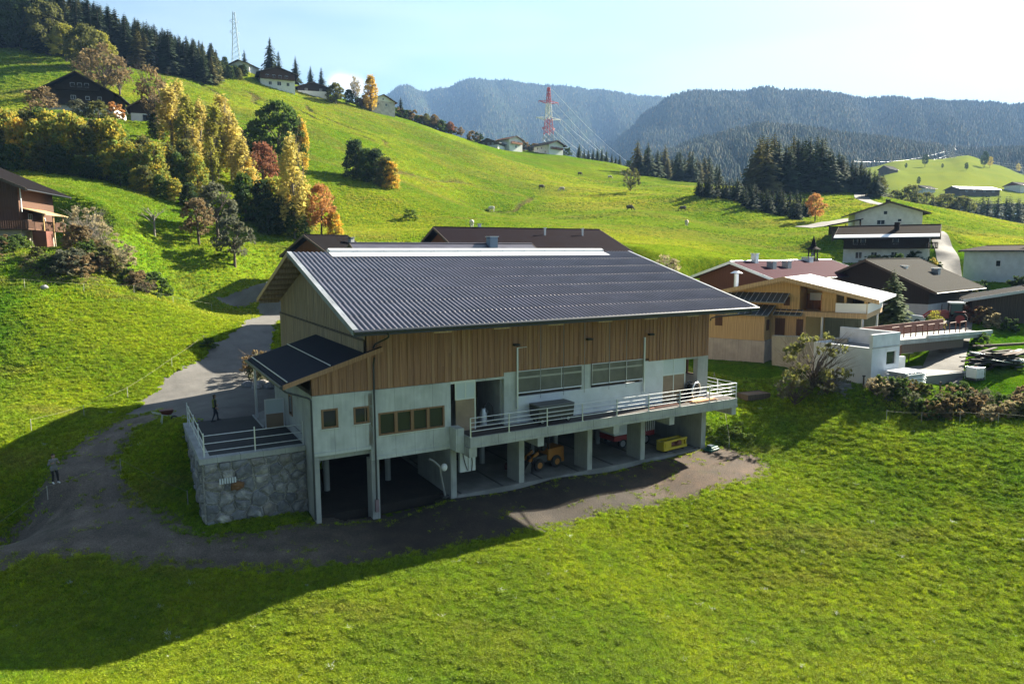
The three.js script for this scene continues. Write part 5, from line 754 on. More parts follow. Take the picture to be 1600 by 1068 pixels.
{ // forest top left
  const r = rng(201);
  for (let k = 0; k < 210; k++) { const px = lerp(112, 362, (k * 0.618 + 0.1 * r()) % 1), Z = 240 + (px - 112) * 0.11 + 38 * r(), p = gp(px, Z), top = yAt(px, -26 + (px - 130) * 0.42 + r() * 26, Z); plant('spruce', 'forest_spruce', 'dark spruce of the forest on the top left hillside', 'spruce', p, clamp(top - p.y, 8, 32), r() < 0.7 ? LM.spruce : r() < 0.6 ? LM.spruceB : LM.larch, 'spruces of the top left forest', { wide: 1.6 }); }
  for (let k = 0; k < 34; k++) { const px = lerp(-60, 128, (k * 0.618) % 1), Z = 240 + 50 * r(), p = gp(px, Z); plant('spruce', 'forest_edge_spruce', 'tall dark spruce at the far left end of the hillside forest', 'spruce', p, 22 + 9 * r(), r() < 0.6 ? LM.spruce : LM.spruceB, 'tall spruces at the far left forest end', { wide: 1.15 }); }
  for (const [px, Z, h, m, l] of [[112, 240, 16, LM.olive, 'olive green broadleaf tree at the dark forest corner'], [70, 242, 17, LM.deep, 'dense dark broadleaf tree at the left forest edge'], [136, 235, 11, LM.yelgreen, 'yellow green tree just below the forest corner'], [166, 228, 13, LM.olive, 'pale olive tree above the old chalet'], [186, 232, 11, LM.yelgreen, 'light yellow green tree right of the pale olive one']]) plant('big', 'forest_edge_tree', l, 'tree', gp(px, Z), h, m);
  for (const [px, Z, h, l] of [[190, 195, 13, 'leafless grey brown tree behind the old chalet'], [212, 200, 10, 'second bare brown tree right of the chalet roof'], [165, 205, 9, 'low bare tree left of the chalet ridge']]) plant('sparse', 'bare_tree', l, 'tree', gp(px, Z), h, LM.brown, null, { wide: 1.2 });
  for (let k = 0; k < 46; k++) plant('hedge', 'young_fir', `light green shrub, ${nth(k + 1)} from the left in the crest plantation`, 'shrub', gp(264 + k * 3.0 + r() * 2.8, 262 + k * 0.6 + 14 * r()), 2.6 + 2.2 * r(), r() < 0.7 ? LM.fir : LM.olive, 'light green shrubs on the crest', { wide: 1.1 });
  // round the crest houses
  for (const [px, Z, h, l] of [[441, 318, 18, 'slim dark spruce behind the hill chalet'], [453, 312, 14, 'pointed spruce right of the hill chalet'], [402, 330, 9, 'dark pine left of the hill chalet'], [478, 338, 13, 'dark pine above the low hill barn'], [500, 345, 11, 'broad dark pine behind the hill barn'], [516, 348, 12, 'rightmost dark pine behind the hill barn'], [634, 352, 10, 'single dark spruce on the crest right of the golden birch']]) plant('spruce', 'crest_spruce', l, 'spruce', gp(px, Z), h, LM.spruce, null, { wide: 1.3 });
  plant('column', 'golden_birch', 'tall golden birch in front of the white crest house', 'tree', gp(589, 326), 15, LM.gold, null, { wide: 1.9 }); plant('sparse', 'bare_birch', 'thin leafless tree left of the golden birch', 'tree', gp(566, 336), 12, LM.ivory, null, { wide: 0.7 });
  plant('big', 'crest_bush', 'round yellow green bush tree on the crest by the hill barn', 'tree', gp(536, 312), 8.5, LM.olive); plant('big', 'crest_bush', 'dark round bush tree left of the white crest house', 'tree', gp(556, 322), 6, LM.deep);
  for (let k = 0; k < 22; k++) { const m = pick(r, [LM.deep, LM.green, LM.brown]); plant('bush', 'crest_shrub', `${hue(m)} shrub, ${nth(k + 1)} from the left in the crest hedge`, 'shrub', gp(566 + k * 6.9 + r() * 3, 330 + k * 1.6 + r() * 4), 3 + 2 * r(), m, 'hedge shrubs along the crest', { wide: 1.5 }); }
  for (const [px, Z, h, m, l] of [[672, 352, 6, LM.olive, 'round olive tree on the crest hedge'], [684, 356, 7, LM.brown, 'brown leafed tree on the crest hedge'], [708, 362, 6, LM.rust, 'reddish bare tree at the end of the crest hedge'], [724, 366, 5, LM.brown, 'last brown tree of the crest hedge']]) plant('round', 'crest_tree', l, 'tree', gp(px, Z), h, m);
}
{ // autumn trees on the left slope
  const r = rng(301);
  plant('big', 'oak_tree', 'large dark green leafy tree on the left slope', 'tree', gp(448, 158), 15, LM.green, null, { wide: 0.9 }); plant('column', 'yellow_tree', 'bright yellow tree tucked behind the large green one', 'tree', gp(482, 160), 12.5, LM.gold, null, { wide: 1.1 }); plant('round', 'dark_tree', 'dark tree left of the large green one', 'tree', gp(414, 160), 9, LM.deep);
  for (const [px, Z, h, m, l] of [[286, 140, 12.5, LM.yellow, 'leftmost pale yellow birch of the slope group'], [308, 137, 13, LM.yelgreen, 'second pale yellow birch of the slope group'], [330, 139, 12, LM.yellow, 'third birch of the slope group'], [352, 136, 13, LM.yelgreen, 'fourth birch of the slope group'], [374, 138, 12.5, LM.yellow, 'fifth birch of the slope group'], [390, 134, 9.5, LM.yellow, 'rightmost short birch of the slope group'], [318, 131, 9, LM.yellow, 'low yellow birch in front of the slope group'], [344, 130, 8.5, LM.yelgreen, 'low yellow green birch in front of the slope group'], [297, 146, 13, LM.yellow, 'tall birch at the back left of the slope group'], [362, 146, 13.5, LM.yellow, 'tall birch at the back right of the slope group'], [400, 128, 8, LM.gold, 'low golden birch at the right of the slope group']]) plant('column', 'birch_tree', l, 'birch', gp(px, Z), h, m, 'birches on the left slope', { wide: 1.3 + (px % 7) * 0.09, bark: M.barkPale });
  plant('round', 'red_tree', 'rusty red tree between birches and large green tree', 'tree', gp(420, 138), 9.5, LM.rust); plant('round', 'red_tree', 'small rusty bush tree above the birches', 'tree', gp(372, 148), 8.5, LM.brown, null, { wide: 1.2 });
  plant('column', 'tall_birch', 'tall yellow birch with pale trunk in front of the slope group', 'birch', gp(466, 113), 15.5, LM.yellow, null, { wide: 1.15, bark: M.barkPale }); plant('round', 'maple_tree', 'orange maple right of the tall yellow birch', 'tree', gp(507, 116), 8.2, LM.orange, null, { wide: 0.9 }); plant('hedge', 'golden_shrub', 'golden shrub below the orange maple', 'shrub', gp(528, 117), 4, LM.gold);
  for (let k = 0; k < 12; k++) { const m = pick(r, [LM.deep, LM.green, LM.yelgreen, LM.yellow]); plant('hedge', 'thicket_tree', `${hue(m)} understorey tree, ${nth(k + 1)} from the left below the birches`, 'tree', gp(392 + k * 8.5, 112 + 16 * r()), 5 + 3 * r(), m, 'understorey below the birches'); }
  plant('sparse', 'old_tree', 'old thin leaved brown tree beside the garage shed', 'tree', gp(262, 150), 14.5, LM.brown, null, { wide: 0.75 }); plant('sparse', 'brown_tree', 'large brown half bare tree before the old chalet', 'tree', gp(96, 136), 8.6, LM.brown, null, { wide: 1.3 }); plant('bush', 'orange_shrub', 'orange leaved shrub left of the garage shed', 'shrub', gp(204, 156), 3.4, LM.orange); plant('fruit', 'orchard_tree', 'green orchard tree below the old chalet', 'tree', gp(146, 148), 5, LM.grey); plant('fruit', 'orchard_tree', 'wider grey green orchard tree right of the brown one', 'tree', gp(178, 150), 5, LM.olive, null, { wide: 1.4 }); plant('hedge', 'dark_shrub', 'dark shrub at the foot of the old brown tree', 'shrub', gp(262, 150), 5, LM.deep);
  for (let k = 0; k < 30; k++) { const px = -50 + k * 12.6 + r() * 6, Z = 117 + 5 * r() + (px > 250 ? (px - 250) * 0.08 : 0), p = gp(px, Z), m = pick(r, [LM.yelgreen, LM.olive, LM.yelgreen, LM.green, LM.gold, LM.olive, LM.bright]); soilSpots.push([p.x, p.z, 2.6]); plant('hedge', 'hedgerow_tree', `${hue(m)} autumn tree, ${nth(k + 1)} from the left in the long hedgerow`, 'tree', p, 7 + 2.2 * r() - (px > 200 ? 1 : 0), m, 'trees of the long autumn hedgerow', { wide: 0.95 }); }
  for (let k = 0; k < 18; k++) { const px = -40 + k * 20 + r() * 10, p = gp(px, 114.5 + 2 * r()), m = pick(r, [LM.green, LM.olive, LM.deep, LM.yelgreen]); plant('hedge', 'hedgerow_shrub', `${hue(m)} shrub, ${nth(k + 1)} from the left at the hedgerow foot`, 'shrub', p, 3.0 + 1.6 * r(), m, 'shrubs under the long hedgerow', { wide: 1.3 }); }
  plant('fruit', 'pollard_tree', 'stubby leafless fruit tree alone on the green slope', 'tree', gp(250, 95), 5.0, LM.brown, null, { bare: true, bark: M.barkPale }); plant('fruit', 'fruit_tree', 'thin brownish fruit tree beside the hedgerow', 'tree', gp(318, 98), 6, LM.brown); plant('fruit', 'fruit_tree', 'tall grey green fruit tree behind the nearest one', 'tree', gp(348, 103), 7.5, LM.grey); plant('fruit', 'fruit_tree', 'nearest dark grey green fruit tree on the slope', 'tree', gp(371, 97), 6.4, LM.grey, null, { wide: 1.05 });
  for (const [px, Z, h, m, l] of [[562, 172, 8.5, LM.deep, 'tall dark bush at the left of the hillside clump'], [578, 170, 7.5, LM.green, 'dark green bush in the middle of the hillside clump'], [594, 170, 7.8, LM.deep, 'dark pointed bush of the hillside clump'], [608, 168, 6.5, LM.olive, 'olive bush of the hillside clump'], [617, 167, 6, LM.gold, 'golden bush at the right of the hillside clump']]) plant('hedge', 'hillside_bush', l, 'shrub', gp(px, Z), h, m, null, { wide: 1.1 });
  plant('bush', 'lone_bush', 'small yellow green bush alone behind the dark roof', 'shrub', gp(643, 146), 2.0, LM.bright, null, { wide: 1.4 }); 
  plant('bareshrub', 'willow_bush', 'leafless multi stemmed willow on the open pasture', 'shrub', gp(982, 258), 8, LM.olive, null, { wide: 0.8 }); plant('sparse', 'bare_walnut', 'pale leafless tree behind the right end of the barn roof', 'tree', gp(1040, 100), 5.6, LM.ivory, null, { wide: 1.3, bark: M.barkPale });
}
{ // bank below the left farmhouse
  const r = rng(401);
  Array.from({ length: 36 }, (_, k) => -60 + 310 * ((k * 0.618) % 1)).sort((a, b) => a - b).forEach((px, k) => { const Z = lerp(71.5, 76.5, r()) + px * 0.025, p = gp(px, Z), m = pick(r, [LM.green, LM.olive, LM.bright, LM.grey, LM.brown, LM.green]); soilSpots.push([p.x, p.z, 1.5]); plant(r() < 0.2 ? 'bareshrub' : 'bush', 'bank_shrub', `${hue(m)} shrub, ${nth(k + 1)} from the left on the farmhouse bank`, 'shrub', p, (px < 105 ? 0.9 : 1.4) + (px < 105 ? 0.7 : 1.2) * r(), m, 'shrubs on the bank below the left farmhouse', { wide: 1.25 }); });
  for (const [px, Z, h, l] of [[146, 85, 4.2, 'tall thin grey shrub beside the left farmhouse'], [168, 82, 3.0, 'pale bare shrub on the bank'], [190, 81, 3.4, 'wide pale bare shrub at the bank end'], [182, 79, 2.8, 'low pale bare shrub in front']]) plant('bareshrub', 'bare_shrub', l, 'shrub', gp(px, Z), h, LM.ivory, null, { bark: M.barkPale });
  plant('bush', 'roadside_bush', 'small green bush at the edge of the asphalt lane', 'shrub', gp(322, 66), 0.9, LM.green, null, { wide: 1.6 }); plant('bush', 'gable_bush', 'dark bush against the barn gable beside the lane', 'shrub', (() => { const p = bw(1.7, 24.2); p.y = ground(p.x, p.z); return p; })(), 2.2, LM.grey); plant('bareshrub', 'gable_bush', 'bare reddish shrub against the barn gable', 'shrub', (() => { const p = bw(1.6, 26.4); p.y = ground(p.x, p.z); return p; })(), 2.2, LM.brown);
}
{ // woods on the right
  const r = rng(501);
  Array.from({ length: 19 }, (_, k) => lerp(1166, 1290, (k * 0.618) % 1)).sort((a, b) => a - b).forEach((px, k) => { const Z = 262 + 30 * r(), p = gp(px, Z), top = yAt(px, px < 1175 || px > 1278 ? 236 : 203 + 14 * r() + (Math.abs(px - 1217) < 8 ? 14 : 0), Z), m = r() < 0.75 ? LM.spruceB : LM.larch; plant('spruce', 'grove_spruce', `${hue(m)} tall spruce, ${nth(k + 1)} from the left in the dense valley grove`, 'spruce', p, Math.max(8, top - p.y), m, 'tall spruces of the valley grove', { wide: 1.75 }); });
  Array.from({ length: 42 }, (_, k) => (k * 0.618) % 1).sort((a, b) => a - b).forEach((t, k) => { const px = lerp(1085, 1262, t), Z = lerp(236, 206, t) + 20 * r(), p = gp(px, Z); plant('small', 'plantation_spruce', `small dark spruce, ${nth(k + 1)} from the left in the plantation before the grove`, 'spruce', p, 5.5 + 3.5 * r(), LM.spruce, 'small spruces before the grove', { wide: 1.4 }); });
  for (let k = 0; k < 18; k++) { const px = lerp(1282, 1372, (k * 0.618) % 1), Z = 262 + 26 * r(); plant('spruce', 'edge_spruce', 'medium spruce right of the tall grove', 'spruce', gp(px, Z), Math.max(5, 14 - (px - 1290) * 0.09 + 3 * r()), LM.spruceB, 'medium spruces right of the grove', { wide: 1.65 }); }
  for (let k = 0; k < 22; k++) { const px = lerp(992, 1120, (k * 0.618) % 1), Z = 360 + 60 * r(); plant('spruce', 'row_conifer', 'conifer or larch in the row left of the valley grove', 'spruce', gp(px, Z), 11 + 8 * r(), r() < 0.35 ? LM.larch : LM.spruceB, 'conifers left of the grove', { wide: 1.6 }); }
  plant('round', 'orange_tree', 'orange autumn tree at the plantation end by the lane', 'tree', gp(1266, 203), 8, LM.orange); plant('round', 'yellow_larch', 'yellowish tree above the hill lane', 'tree', gp(1364, 268), 7, LM.olive);
  for (let k = 0; k < 10; k++) plant('spruce', 'skyline_spruce', 'small spruce on the skyline right of the red pylon', 'spruce', gp(900 + k * 7 + r() * 4, 424 + 10 * r()), 5 + 5 * r(), r() < 0.4 ? LM.fir : LM.spruceB, 'small spruces right of the red pylon', { wide: 1.4 });
  for (let k = 0; k < 9; k++) plant('bush', 'skyline_shrub', 'shrub beside the pair of skyline houses', 'shrub', gp([812, 820, 828, 836, 884, 742, 750, 990, 980][k], 408), 3.5 + 2 * r(), [LM.deep, LM.brown][k % 2], 'shrubs by the skyline houses', { wide: 1.3 });
  Array.from({ length: 34 }, (_, k) => lerp(1500, 1640, (k * 0.618) % 1)).sort((a, b) => a - b).forEach((px, k) => { const Z = 345 + 90 * r(), p = gp(px, Z), top = yAt(px, 298 + 10 * r() + Math.max(0, 1530 - px) * 0.4, Z); plant('spruce', 'valley_spruce', `dark spruce, ${nth(k + 1)} from the left in the wood behind the right meadow`, 'spruce', p, clamp(top - p.y, 9, 30), r() < 0.9 ? LM.spruceB : LM.larch, 'spruces of the wood behind the right meadow', { wide: 1.5 }); });
  for (let k = 0; k < 20; k++) { const px = 1376 + k * 6.6 + r() * 4, Z = 310 + 20 * r(), p = gp(px, Z), top = yAt(px, 300 + (px - 1376) * 0.10 - 6 * r() - (Math.abs(px - 1416) < 8 ? 12 : 0), Z); plant(k % 4 === 1 ? 'round' : 'small', 'treeline_tree', `small tree, ${nth(k + 1)} from the left in the line behind the right meadow`, 'tree', p, clamp(top - p.y, 3.5, 16), [LM.spruceB, LM.olive, LM.spruce, LM.deep][k % 4], 'tree line behind the right meadow', { wide: 1.2 }); }
  for (const [px, py, Z, h, l] of [[1436, 263, 820, 16, 'lone tree left of centre on the far meadow'], [1407, 266, 790, 7, 'tiny shrub beside the far hay barn'], [1463, 266, 800, 6, 'small bush in mid far meadow'], [1500, 269, 790, 9, 'small pointed tree right of centre on the far meadow'], [1527, 265, 840, 20, 'tall dark tree at the right of the far meadow'], [1536, 265, 842, 14, 'yellow tree beside the tall dark far one'], [1580, 271, 850, 14, 'pale yellow birch at the far meadow edge'], [1428, 292, 640, 8, 'bare tree above the farm shed']]) plant('round', 'meadow_tree', l, 'tree', farSpot(px, py), h * 0.8, l.includes('yellow') ? LM.yellow : LM.deep, null, { wide: 0.7 });
  // village green
  plant('thuja', 'thuja_tree', 'dense dark thuja in front of the dark chalet', 'tree', gp(1399, 112), 6.2, LM.deep, null, { wide: 1.0 }); plant('spruce', 'garden_spruce', 'grey green garden conifer between yellow house and grey roofed barn', 'spruce', gp(1394, 84), 7.4, LM.fir, null, { wide: 2.0 });
  plant('round', 'garden_tree', 'light green garden tree left of the dark chalet', 'tree', gp(1312, 116), 3.4, LM.bright, null, { wide: 1.2 });
  for (let k = 0; k < 7; k++) plant('bush', 'chalet_shrub', 'low green shrub along the white chalet base', 'shrub', gp(1322 + k * 11, 117), 1.1 + 0.5 * r(), LM.deep, 'shrubs along the chalet base', { wide: 1.5 });
  for (let k = 0; k < 7; k++) plant('bush', 'terrace_flowers', 'flowering shrub on the terraces right of the chalet', 'shrub', gp(1424 + k * 6, 119 + (k % 3)), 1.2 + 0.9 * r(), [LM.deep, LM.yellow, LM.green][k % 3], 'shrubs right of the chalet', { wide: 1.2 });
  for (const [px, Z, h, m, l] of [[1524, 104, 3, LM.deep, 'dark bush left of the white block house'], [1528, 102, 2.2, LM.olive, 'olive bush beside the white block house'], [1592, 100, 3.2, LM.deep, 'dark garden tree before the white block house'], [1565, 98, 1.8, LM.olive, 'pale bush before the white block house'], [1506, 90, 2.2, LM.brown, 'brown shrub beside the village track'], [1520, 86, 2.0, LM.rust, 'reddish shrub beside the village track'], [1538, 84, 2.0, LM.brown, 'brown hedge shrub above the timber pile'], [1552, 82, 1.6, LM.ivory, 'pale shrub at the right of the brown hedge'], [1536, 74, 1.6, LM.green, 'small green bush at the ramp end'], [1580, 80, 1.5, LM.deep, 'low dark bush at the slope top right']]) plant('bush', 'village_shrub', l, 'shrub', gp(px, Z), h, m, null, { wide: 1.1 });
  plant('sparse', 'young_tree', 'young yellow leaved tree beside the red tractor', 'tree', gp(1462, 79), 3.2, LM.yelgreen);
  plant('bareshrub', 'elder_bush', 'large half bare bush before the white garage', 'shrub', gp(1276, 60.5), 5.2, LM.olive, null, { wide: 0.95 }); plant('bareshrub', 'elder_bush', 'brown bare bush left of the large one', 'shrub', gp(1248, 60), 2.6, LM.grey, null, { wide: 1.1 }); plant('bareshrub', 'elder_bush', 'low brown bush at the foot of the garage wall', 'shrub', gp(1300, 59.5), 2.4, LM.grey, null, { wide: 1.2 });
  Array.from({ length: 44 }, (_, k) => (k * 0.618) % 1).sort((a, b) => a - b).forEach((t, k) => { const px = lerp(1370, 1640, t), Z = lerp(55.6, 60.2, r()) - t * 2.2, p = gp(px, Z), m = pick(r, [LM.olive, LM.brown, LM.grey, LM.ivory, LM.green]); soilSpots.push([p.x, p.z, 1.2]); plant(r() < 0.35 ? 'bareshrub' : 'bush', 'slope_shrub', `${hue(m)} shrub, ${nth(k + 1)} from the left on the bank below the panels`, 'shrub', p, 0.8 + 0.9 * r(), m, 'shrubs on the bank below the panel stack', { wide: 1.1 }); });
  for (let k = 0; k < 14; k++) { const p = bw(31.2 + 4 * r(), -0.8 + 2.8 * r()); p.y = ground(p.x, p.z); plant('bush', 'weed_clump', 'leafy green weed clump at the right barn corner', 'weed', p, 0.35 + 0.35 * r(), LM.bright, 'weeds at the right barn corner', { wide: 1.5 }); }
}
// ------------------------------------------------------------------ grass
{
  const tuft = (seed, n, h, w, spread) => { const r = rng(seed), pos = [], idx = []; for (let k = 0; k < n; k++) { const a = r() * 6.283, d = Math.sqrt(r()) * spread, x = Math.cos(a) * d, z = Math.sin(a) * d, b = r() * 6.283, L = h * (0.55 + 0.6 * r()), lean = 0.25 + 0.75 * r(), dx = Math.cos(b) * L * lean, dz = Math.sin(b) * L * lean, sx = -Math.sin(b) * w, sz = Math.cos(b) * w, o = pos.length / 3; pos.push(x - sx, -0.02, z - sz, x + sx, -0.02, z + sz, x + dx * 0.45 - sx * 0.9, L * 0.62, z + dz * 0.45 - sz * 0.9, x + dx * 0.45 + sx * 0.9, L * 0.62, z + dz * 0.45 + sz * 0.9, x + dx, L * 0.85, z + dz); idx.push(o, o + 1, o + 2, o + 1, o + 3, o + 2, o + 2, o + 3, o + 4); } const g = new THREE.BufferGeometry(); g.setAttribute('position', new THREE.Float32BufferAttribute(pos, 3)); g.setIndex(idx); g.computeVertexNormals(); return g; };
  const mat = phys([1, 1, 1], { roughness: 0.9, transmission: 0.45, specularIntensity: 0.15 });
  const kinds = [tuft(1, 24, 0.11, 0.008, 0.09), tuft(2, 20, 0.085, 0.012, 0.085), tuft(3, 26, 0.15, 0.009, 0.09)], lists = [[], [], []], r = rng(900);
  let n = 0;
  for (let k = 0; k < 1600000 && n < 560000; k++) {
    const a = lerp(-39, 39, r()) * D, R = 19 * Math.pow(82 / 19, Math.pow(r(), 0.95)), x = R * Math.sin(a), z = -R * Math.cos(a), [u, v] = toB(x, z);
    if (inBarn(u, v, 0.15)) continue; const pv = paved(u, v); if (pv === 2 || (pv === 1 && r() > 0.5 * (1 - smooth(0.1, 1.1, edgeDist(YARD, u, v))) + 0.06 * smooth(0.5, 0.7, noise(u * 1.2, v * 1.2, 26)))) continue;
    if (R > 64 && x > 14 && u < 70) { if (v < 70 && v > -40 && u > 20 && (R > 72 || r() < 0.5)) continue; }
    n++; lists[Math.floor(r() * 3)].push([x, z, R, r(), r()]);
  }
  lists.forEach((L, q) => {
    const m = new THREE.InstancedMesh(kinds[q], mat, L.length), o = new THREE.Object3D(), c = new THREE.Color();
    L.forEach(([x, z, R, s, t], i) => {
      const cl = clamp(fbm(x * 3.2, z * 3.2, 60, 2) * 1.9 - 0.45), g = grassColour(x, z), b = lerp(1.25, 3.3, t * t * 0.6 + t * 0.4), sc = lerp(0.5, 1.25, s) * lerp(0.75, 1.35, cl) * lerp(0.9, 1.5, smooth(30, 75, R));
      o.position.set(x, ground(x, z) - 0.01, z); o.rotation.set((s - 0.5) * 0.5, t * 6.28, (t - 0.5) * 0.5); o.scale.set(sc * 1.1, sc, sc * 1.1); o.updateMatrix(); m.setMatrixAt(i, o.matrix);
      const dl = hash(i, q, 77) < 0.0012; c.setRGB(...(dl ? [0.7, 0.7, 0.62] : [g[0] * b * lerp(0.7, 1.15, s), g[1] * b, g[2] * b])); m.setColorAt(i, c);
    });
    m.name = numbered('meadow_grass'); tag(m, ['short lush meadow grass', 'broad leaved clover and grass in the meadow', 'longer tussocks of meadow grass'][q], 'grass', null, 'stuff'); scene.add(m);
  });
  { // coarser tufts on the pasture behind
    const big = tuft(9, 18, 0.22, 0.035, 0.32), L = [];
    for (let k = 0; k < 420000 && L.length < 170000; k++) { const a = lerp(-39, 39, r()) * D, R = 80 * Math.pow(330 / 80, Math.pow(r(), 0.85)), x = R * Math.sin(a), z = -R * Math.cos(a), [u, v] = toB(x, z); if (paved(u, v) || (x > 18 && R < 130 && x < 80) || LANES.some(([p, q, s]) => Math.abs(x - p) < s && Math.abs(z - q) < s * 1.6) || PADS.some(([p, q, s]) => Math.hypot(x - p, z - q) < s * 0.8)) continue; L.push([x, z, R, r(), r()]); }
    const m = new THREE.InstancedMesh(big, mat, L.length), o = new THREE.Object3D(), c = new THREE.Color();
    L.forEach(([x, z, R, s, t], i) => { const g = grassColour(x, z), b = lerp(1.35, 2.2, t), sc = lerp(0.5, 1.2, s) * lerp(0.9, 1.5, smooth(90, 300, R)); o.position.set(x, ground(x, z) - 0.02, z); o.rotation.set((s - 0.5) * 0.4, t * 6.28, (t - 0.5) * 0.4); o.scale.setScalar(sc); o.updateMatrix(); m.setMatrixAt(i, o.matrix); c.setRGB(g[0] * b * lerp(0.8, 1.2, s), g[1] * b, g[2] * b); m.setColorAt(i, c); });
    m.name = 'pasture_grass'; tag(m, 'grazed pasture grass on the slope behind the barn', 'grass', null, 'stuff'); scene.add(m);
  }
}
// ------------------------------------------------------------------ people, animals, machines and small things
function sdfBody(bones, R, box3, k = 0.03) {           // bones: [ax,ay,az, bx,by,bz, ra, rb]; one continuous skin round them all
  const [x0, y0, z0, S] = box3, mc = new MarchingCubes(R, std([1, 1, 1]), false, false, 120000); mc.isolation = 0; const f = mc.field;
  for (let z = 0; z < R; z++) for (let y = 0; y < R; y++) for (let x = 0; x < R; x++) {
    const px = x0 + (x / (R - 1)) * S, py = y0 + (y / (R - 1)) * S, pz = z0 + (z / (R - 1)) * S; let d = 1e9;
    for (const b of bones) { const dx = b[3] - b[0], dy = b[4] - b[1], dz = b[5] - b[2], L = dx * dx + dy * dy + dz * dz || 1e-9, t = clamp(((px - b[0]) * dx + (py - b[1]) * dy + (pz - b[2]) * dz) / L), q = Math.hypot(px - b[0] - t * dx, py - b[1] - t * dy, pz - b[2] - t * dz) - lerp(b[6], b[7], t); const h = clamp(0.5 + 0.5 * (d - q) / k); d = d > 1e8 ? q : lerp(d, q, h) - k * h * (1 - h); }
    f[x + y * R + z * R * R] = -d;
  }
  mc.update(); const n = mc.count, P = mc.positionArray, N = mc.normalArray, pos = new Float32Array(n * 3), nor = new Float32Array(n * 3);
  for (let i = 0; i < n; i++) { for (let c = 0; c < 3; c++) pos[3 * i + c] = [x0, y0, z0][c] + ((P[3 * i + c] + 1) / 2 * R) / (R - 1) * S; const l = Math.hypot(N[3 * i], N[3 * i + 1], N[3 * i + 2]) || 1; for (let c = 0; c < 3; c++) nor[3 * i + c] = N[3 * i + c] / l; }
  const g = new THREE.BufferGeometry(); g.setAttribute('position', new THREE.BufferAttribute(pos, 3)); g.setAttribute('normal', new THREE.BufferAttribute(nor, 3)); g.computeVertexNormals(); return g;
}
function paint(g, fn) { const p = g.attributes.position, c = new Float32Array(p.count * 3); for (let i = 0; i < p.count; i++) c.set(fn(p.getX(i), p.getY(i), p.getZ(i)), 3 * i); g.setAttribute('color', new THREE.BufferAttribute(c, 3)); return g; }
const skinMat = std([1, 1, 1], { vertexColors: true, roughness: 0.85 });
function person(label, pos, turn, pose, dress, scaleP = 1) {
  const t = thing('person', label, 'person', pos, turn); t.scale.setScalar(scaleP);
  const { lf, rf, lh, rh, le, re, bend = 0 } = pose, hip = [0, 0.92, 0], ch = [0, 1.36, bend], nk = [0, 1.5, bend * 1.15], hd = [0, 1.66, bend * 1.25 + 0.03];
  const kn = (f, s) => [lerp(s * 0.1, f[0], 0.5), 0.5, lerp(0, f[2], 0.5) + 0.06], B = [];
  B.push([-0.08, 0.95, 0, 0.08, 0.95, 0, 0.13, 0.13], [...hip, 0, 1.15, bend * 0.4, 0.13, 0.12], [0, 1.15, bend * 0.4, ...ch, 0.12, 0.15], [-0.14, 1.4, bend, 0.14, 1.4, bend, 0.085, 0.085], [...ch, ...nk, 0.08, 0.055], [...nk, ...hd, 0.055, 0.07], [0, 1.62, hd[2], 0, 1.7, hd[2] - 0.01, 0.085, 0.1], [0, 1.6, hd[2] + 0.06, 0, 1.66, hd[2] + 0.075, 0.04, 0.03], [0, 1.645, hd[2] + 0.1, 0, 1.625, hd[2] + 0.115, 0.012, 0.016], [-0.1, 1.65, hd[2], 0.1, 1.65, hd[2], 0.02, 0.02]);
  for (const [f, s] of [[lf, -1], [rf, 1]]) { const k = kn(f, s); B.push([s * 0.1, 0.9, 0, ...k, 0.095, 0.065], [...k, f[0], 0.1, f[2], 0.065, 0.042], [f[0], 0.05, f[2] - 0.05, f[0] + s * 0.02, 0.035, f[2] + 0.17, 0.048, 0.038]); }
  for (const [e, h, s] of [[le, lh, -1], [re, rh, 1]]) { B.push([s * 0.18, 1.41, bend, ...e, 0.062, 0.045], [...e, ...h, 0.045, 0.03]); const d = h.map((q, i) => q - e[i]), l = Math.hypot(...d), n = d.map((q) => q / l), pm = h.map((q, i) => q + n[i] * 0.07); B.push([...h, ...pm, 0.03, 0.036]); for (let q = 0; q < 4; q++) { const o = (q - 1.5) * 0.02, L = [0.055, 0.065, 0.06, 0.045][q]; B.push([pm[0], pm[1], pm[2] + o, pm[0] + n[0] * L, pm[1] + n[1] * L - 0.01, pm[2] + n[2] * L + o, 0.011, 0.009]); } B.push([h[0] + n[0] * 0.03, h[1], h[2] + 0.03, h[0] + n[0] * 0.07, h[1] + n[1] * 0.06, h[2] + 0.065, 0.013, 0.01]); }
  const g = paint(sdfBody(B, 100, [-0.95, -0.05, -0.95, 1.9], 0.025), (x, y, z) => dress(x, y, z, hd));
  mesh('body', g, skinMat, t); return t;
}
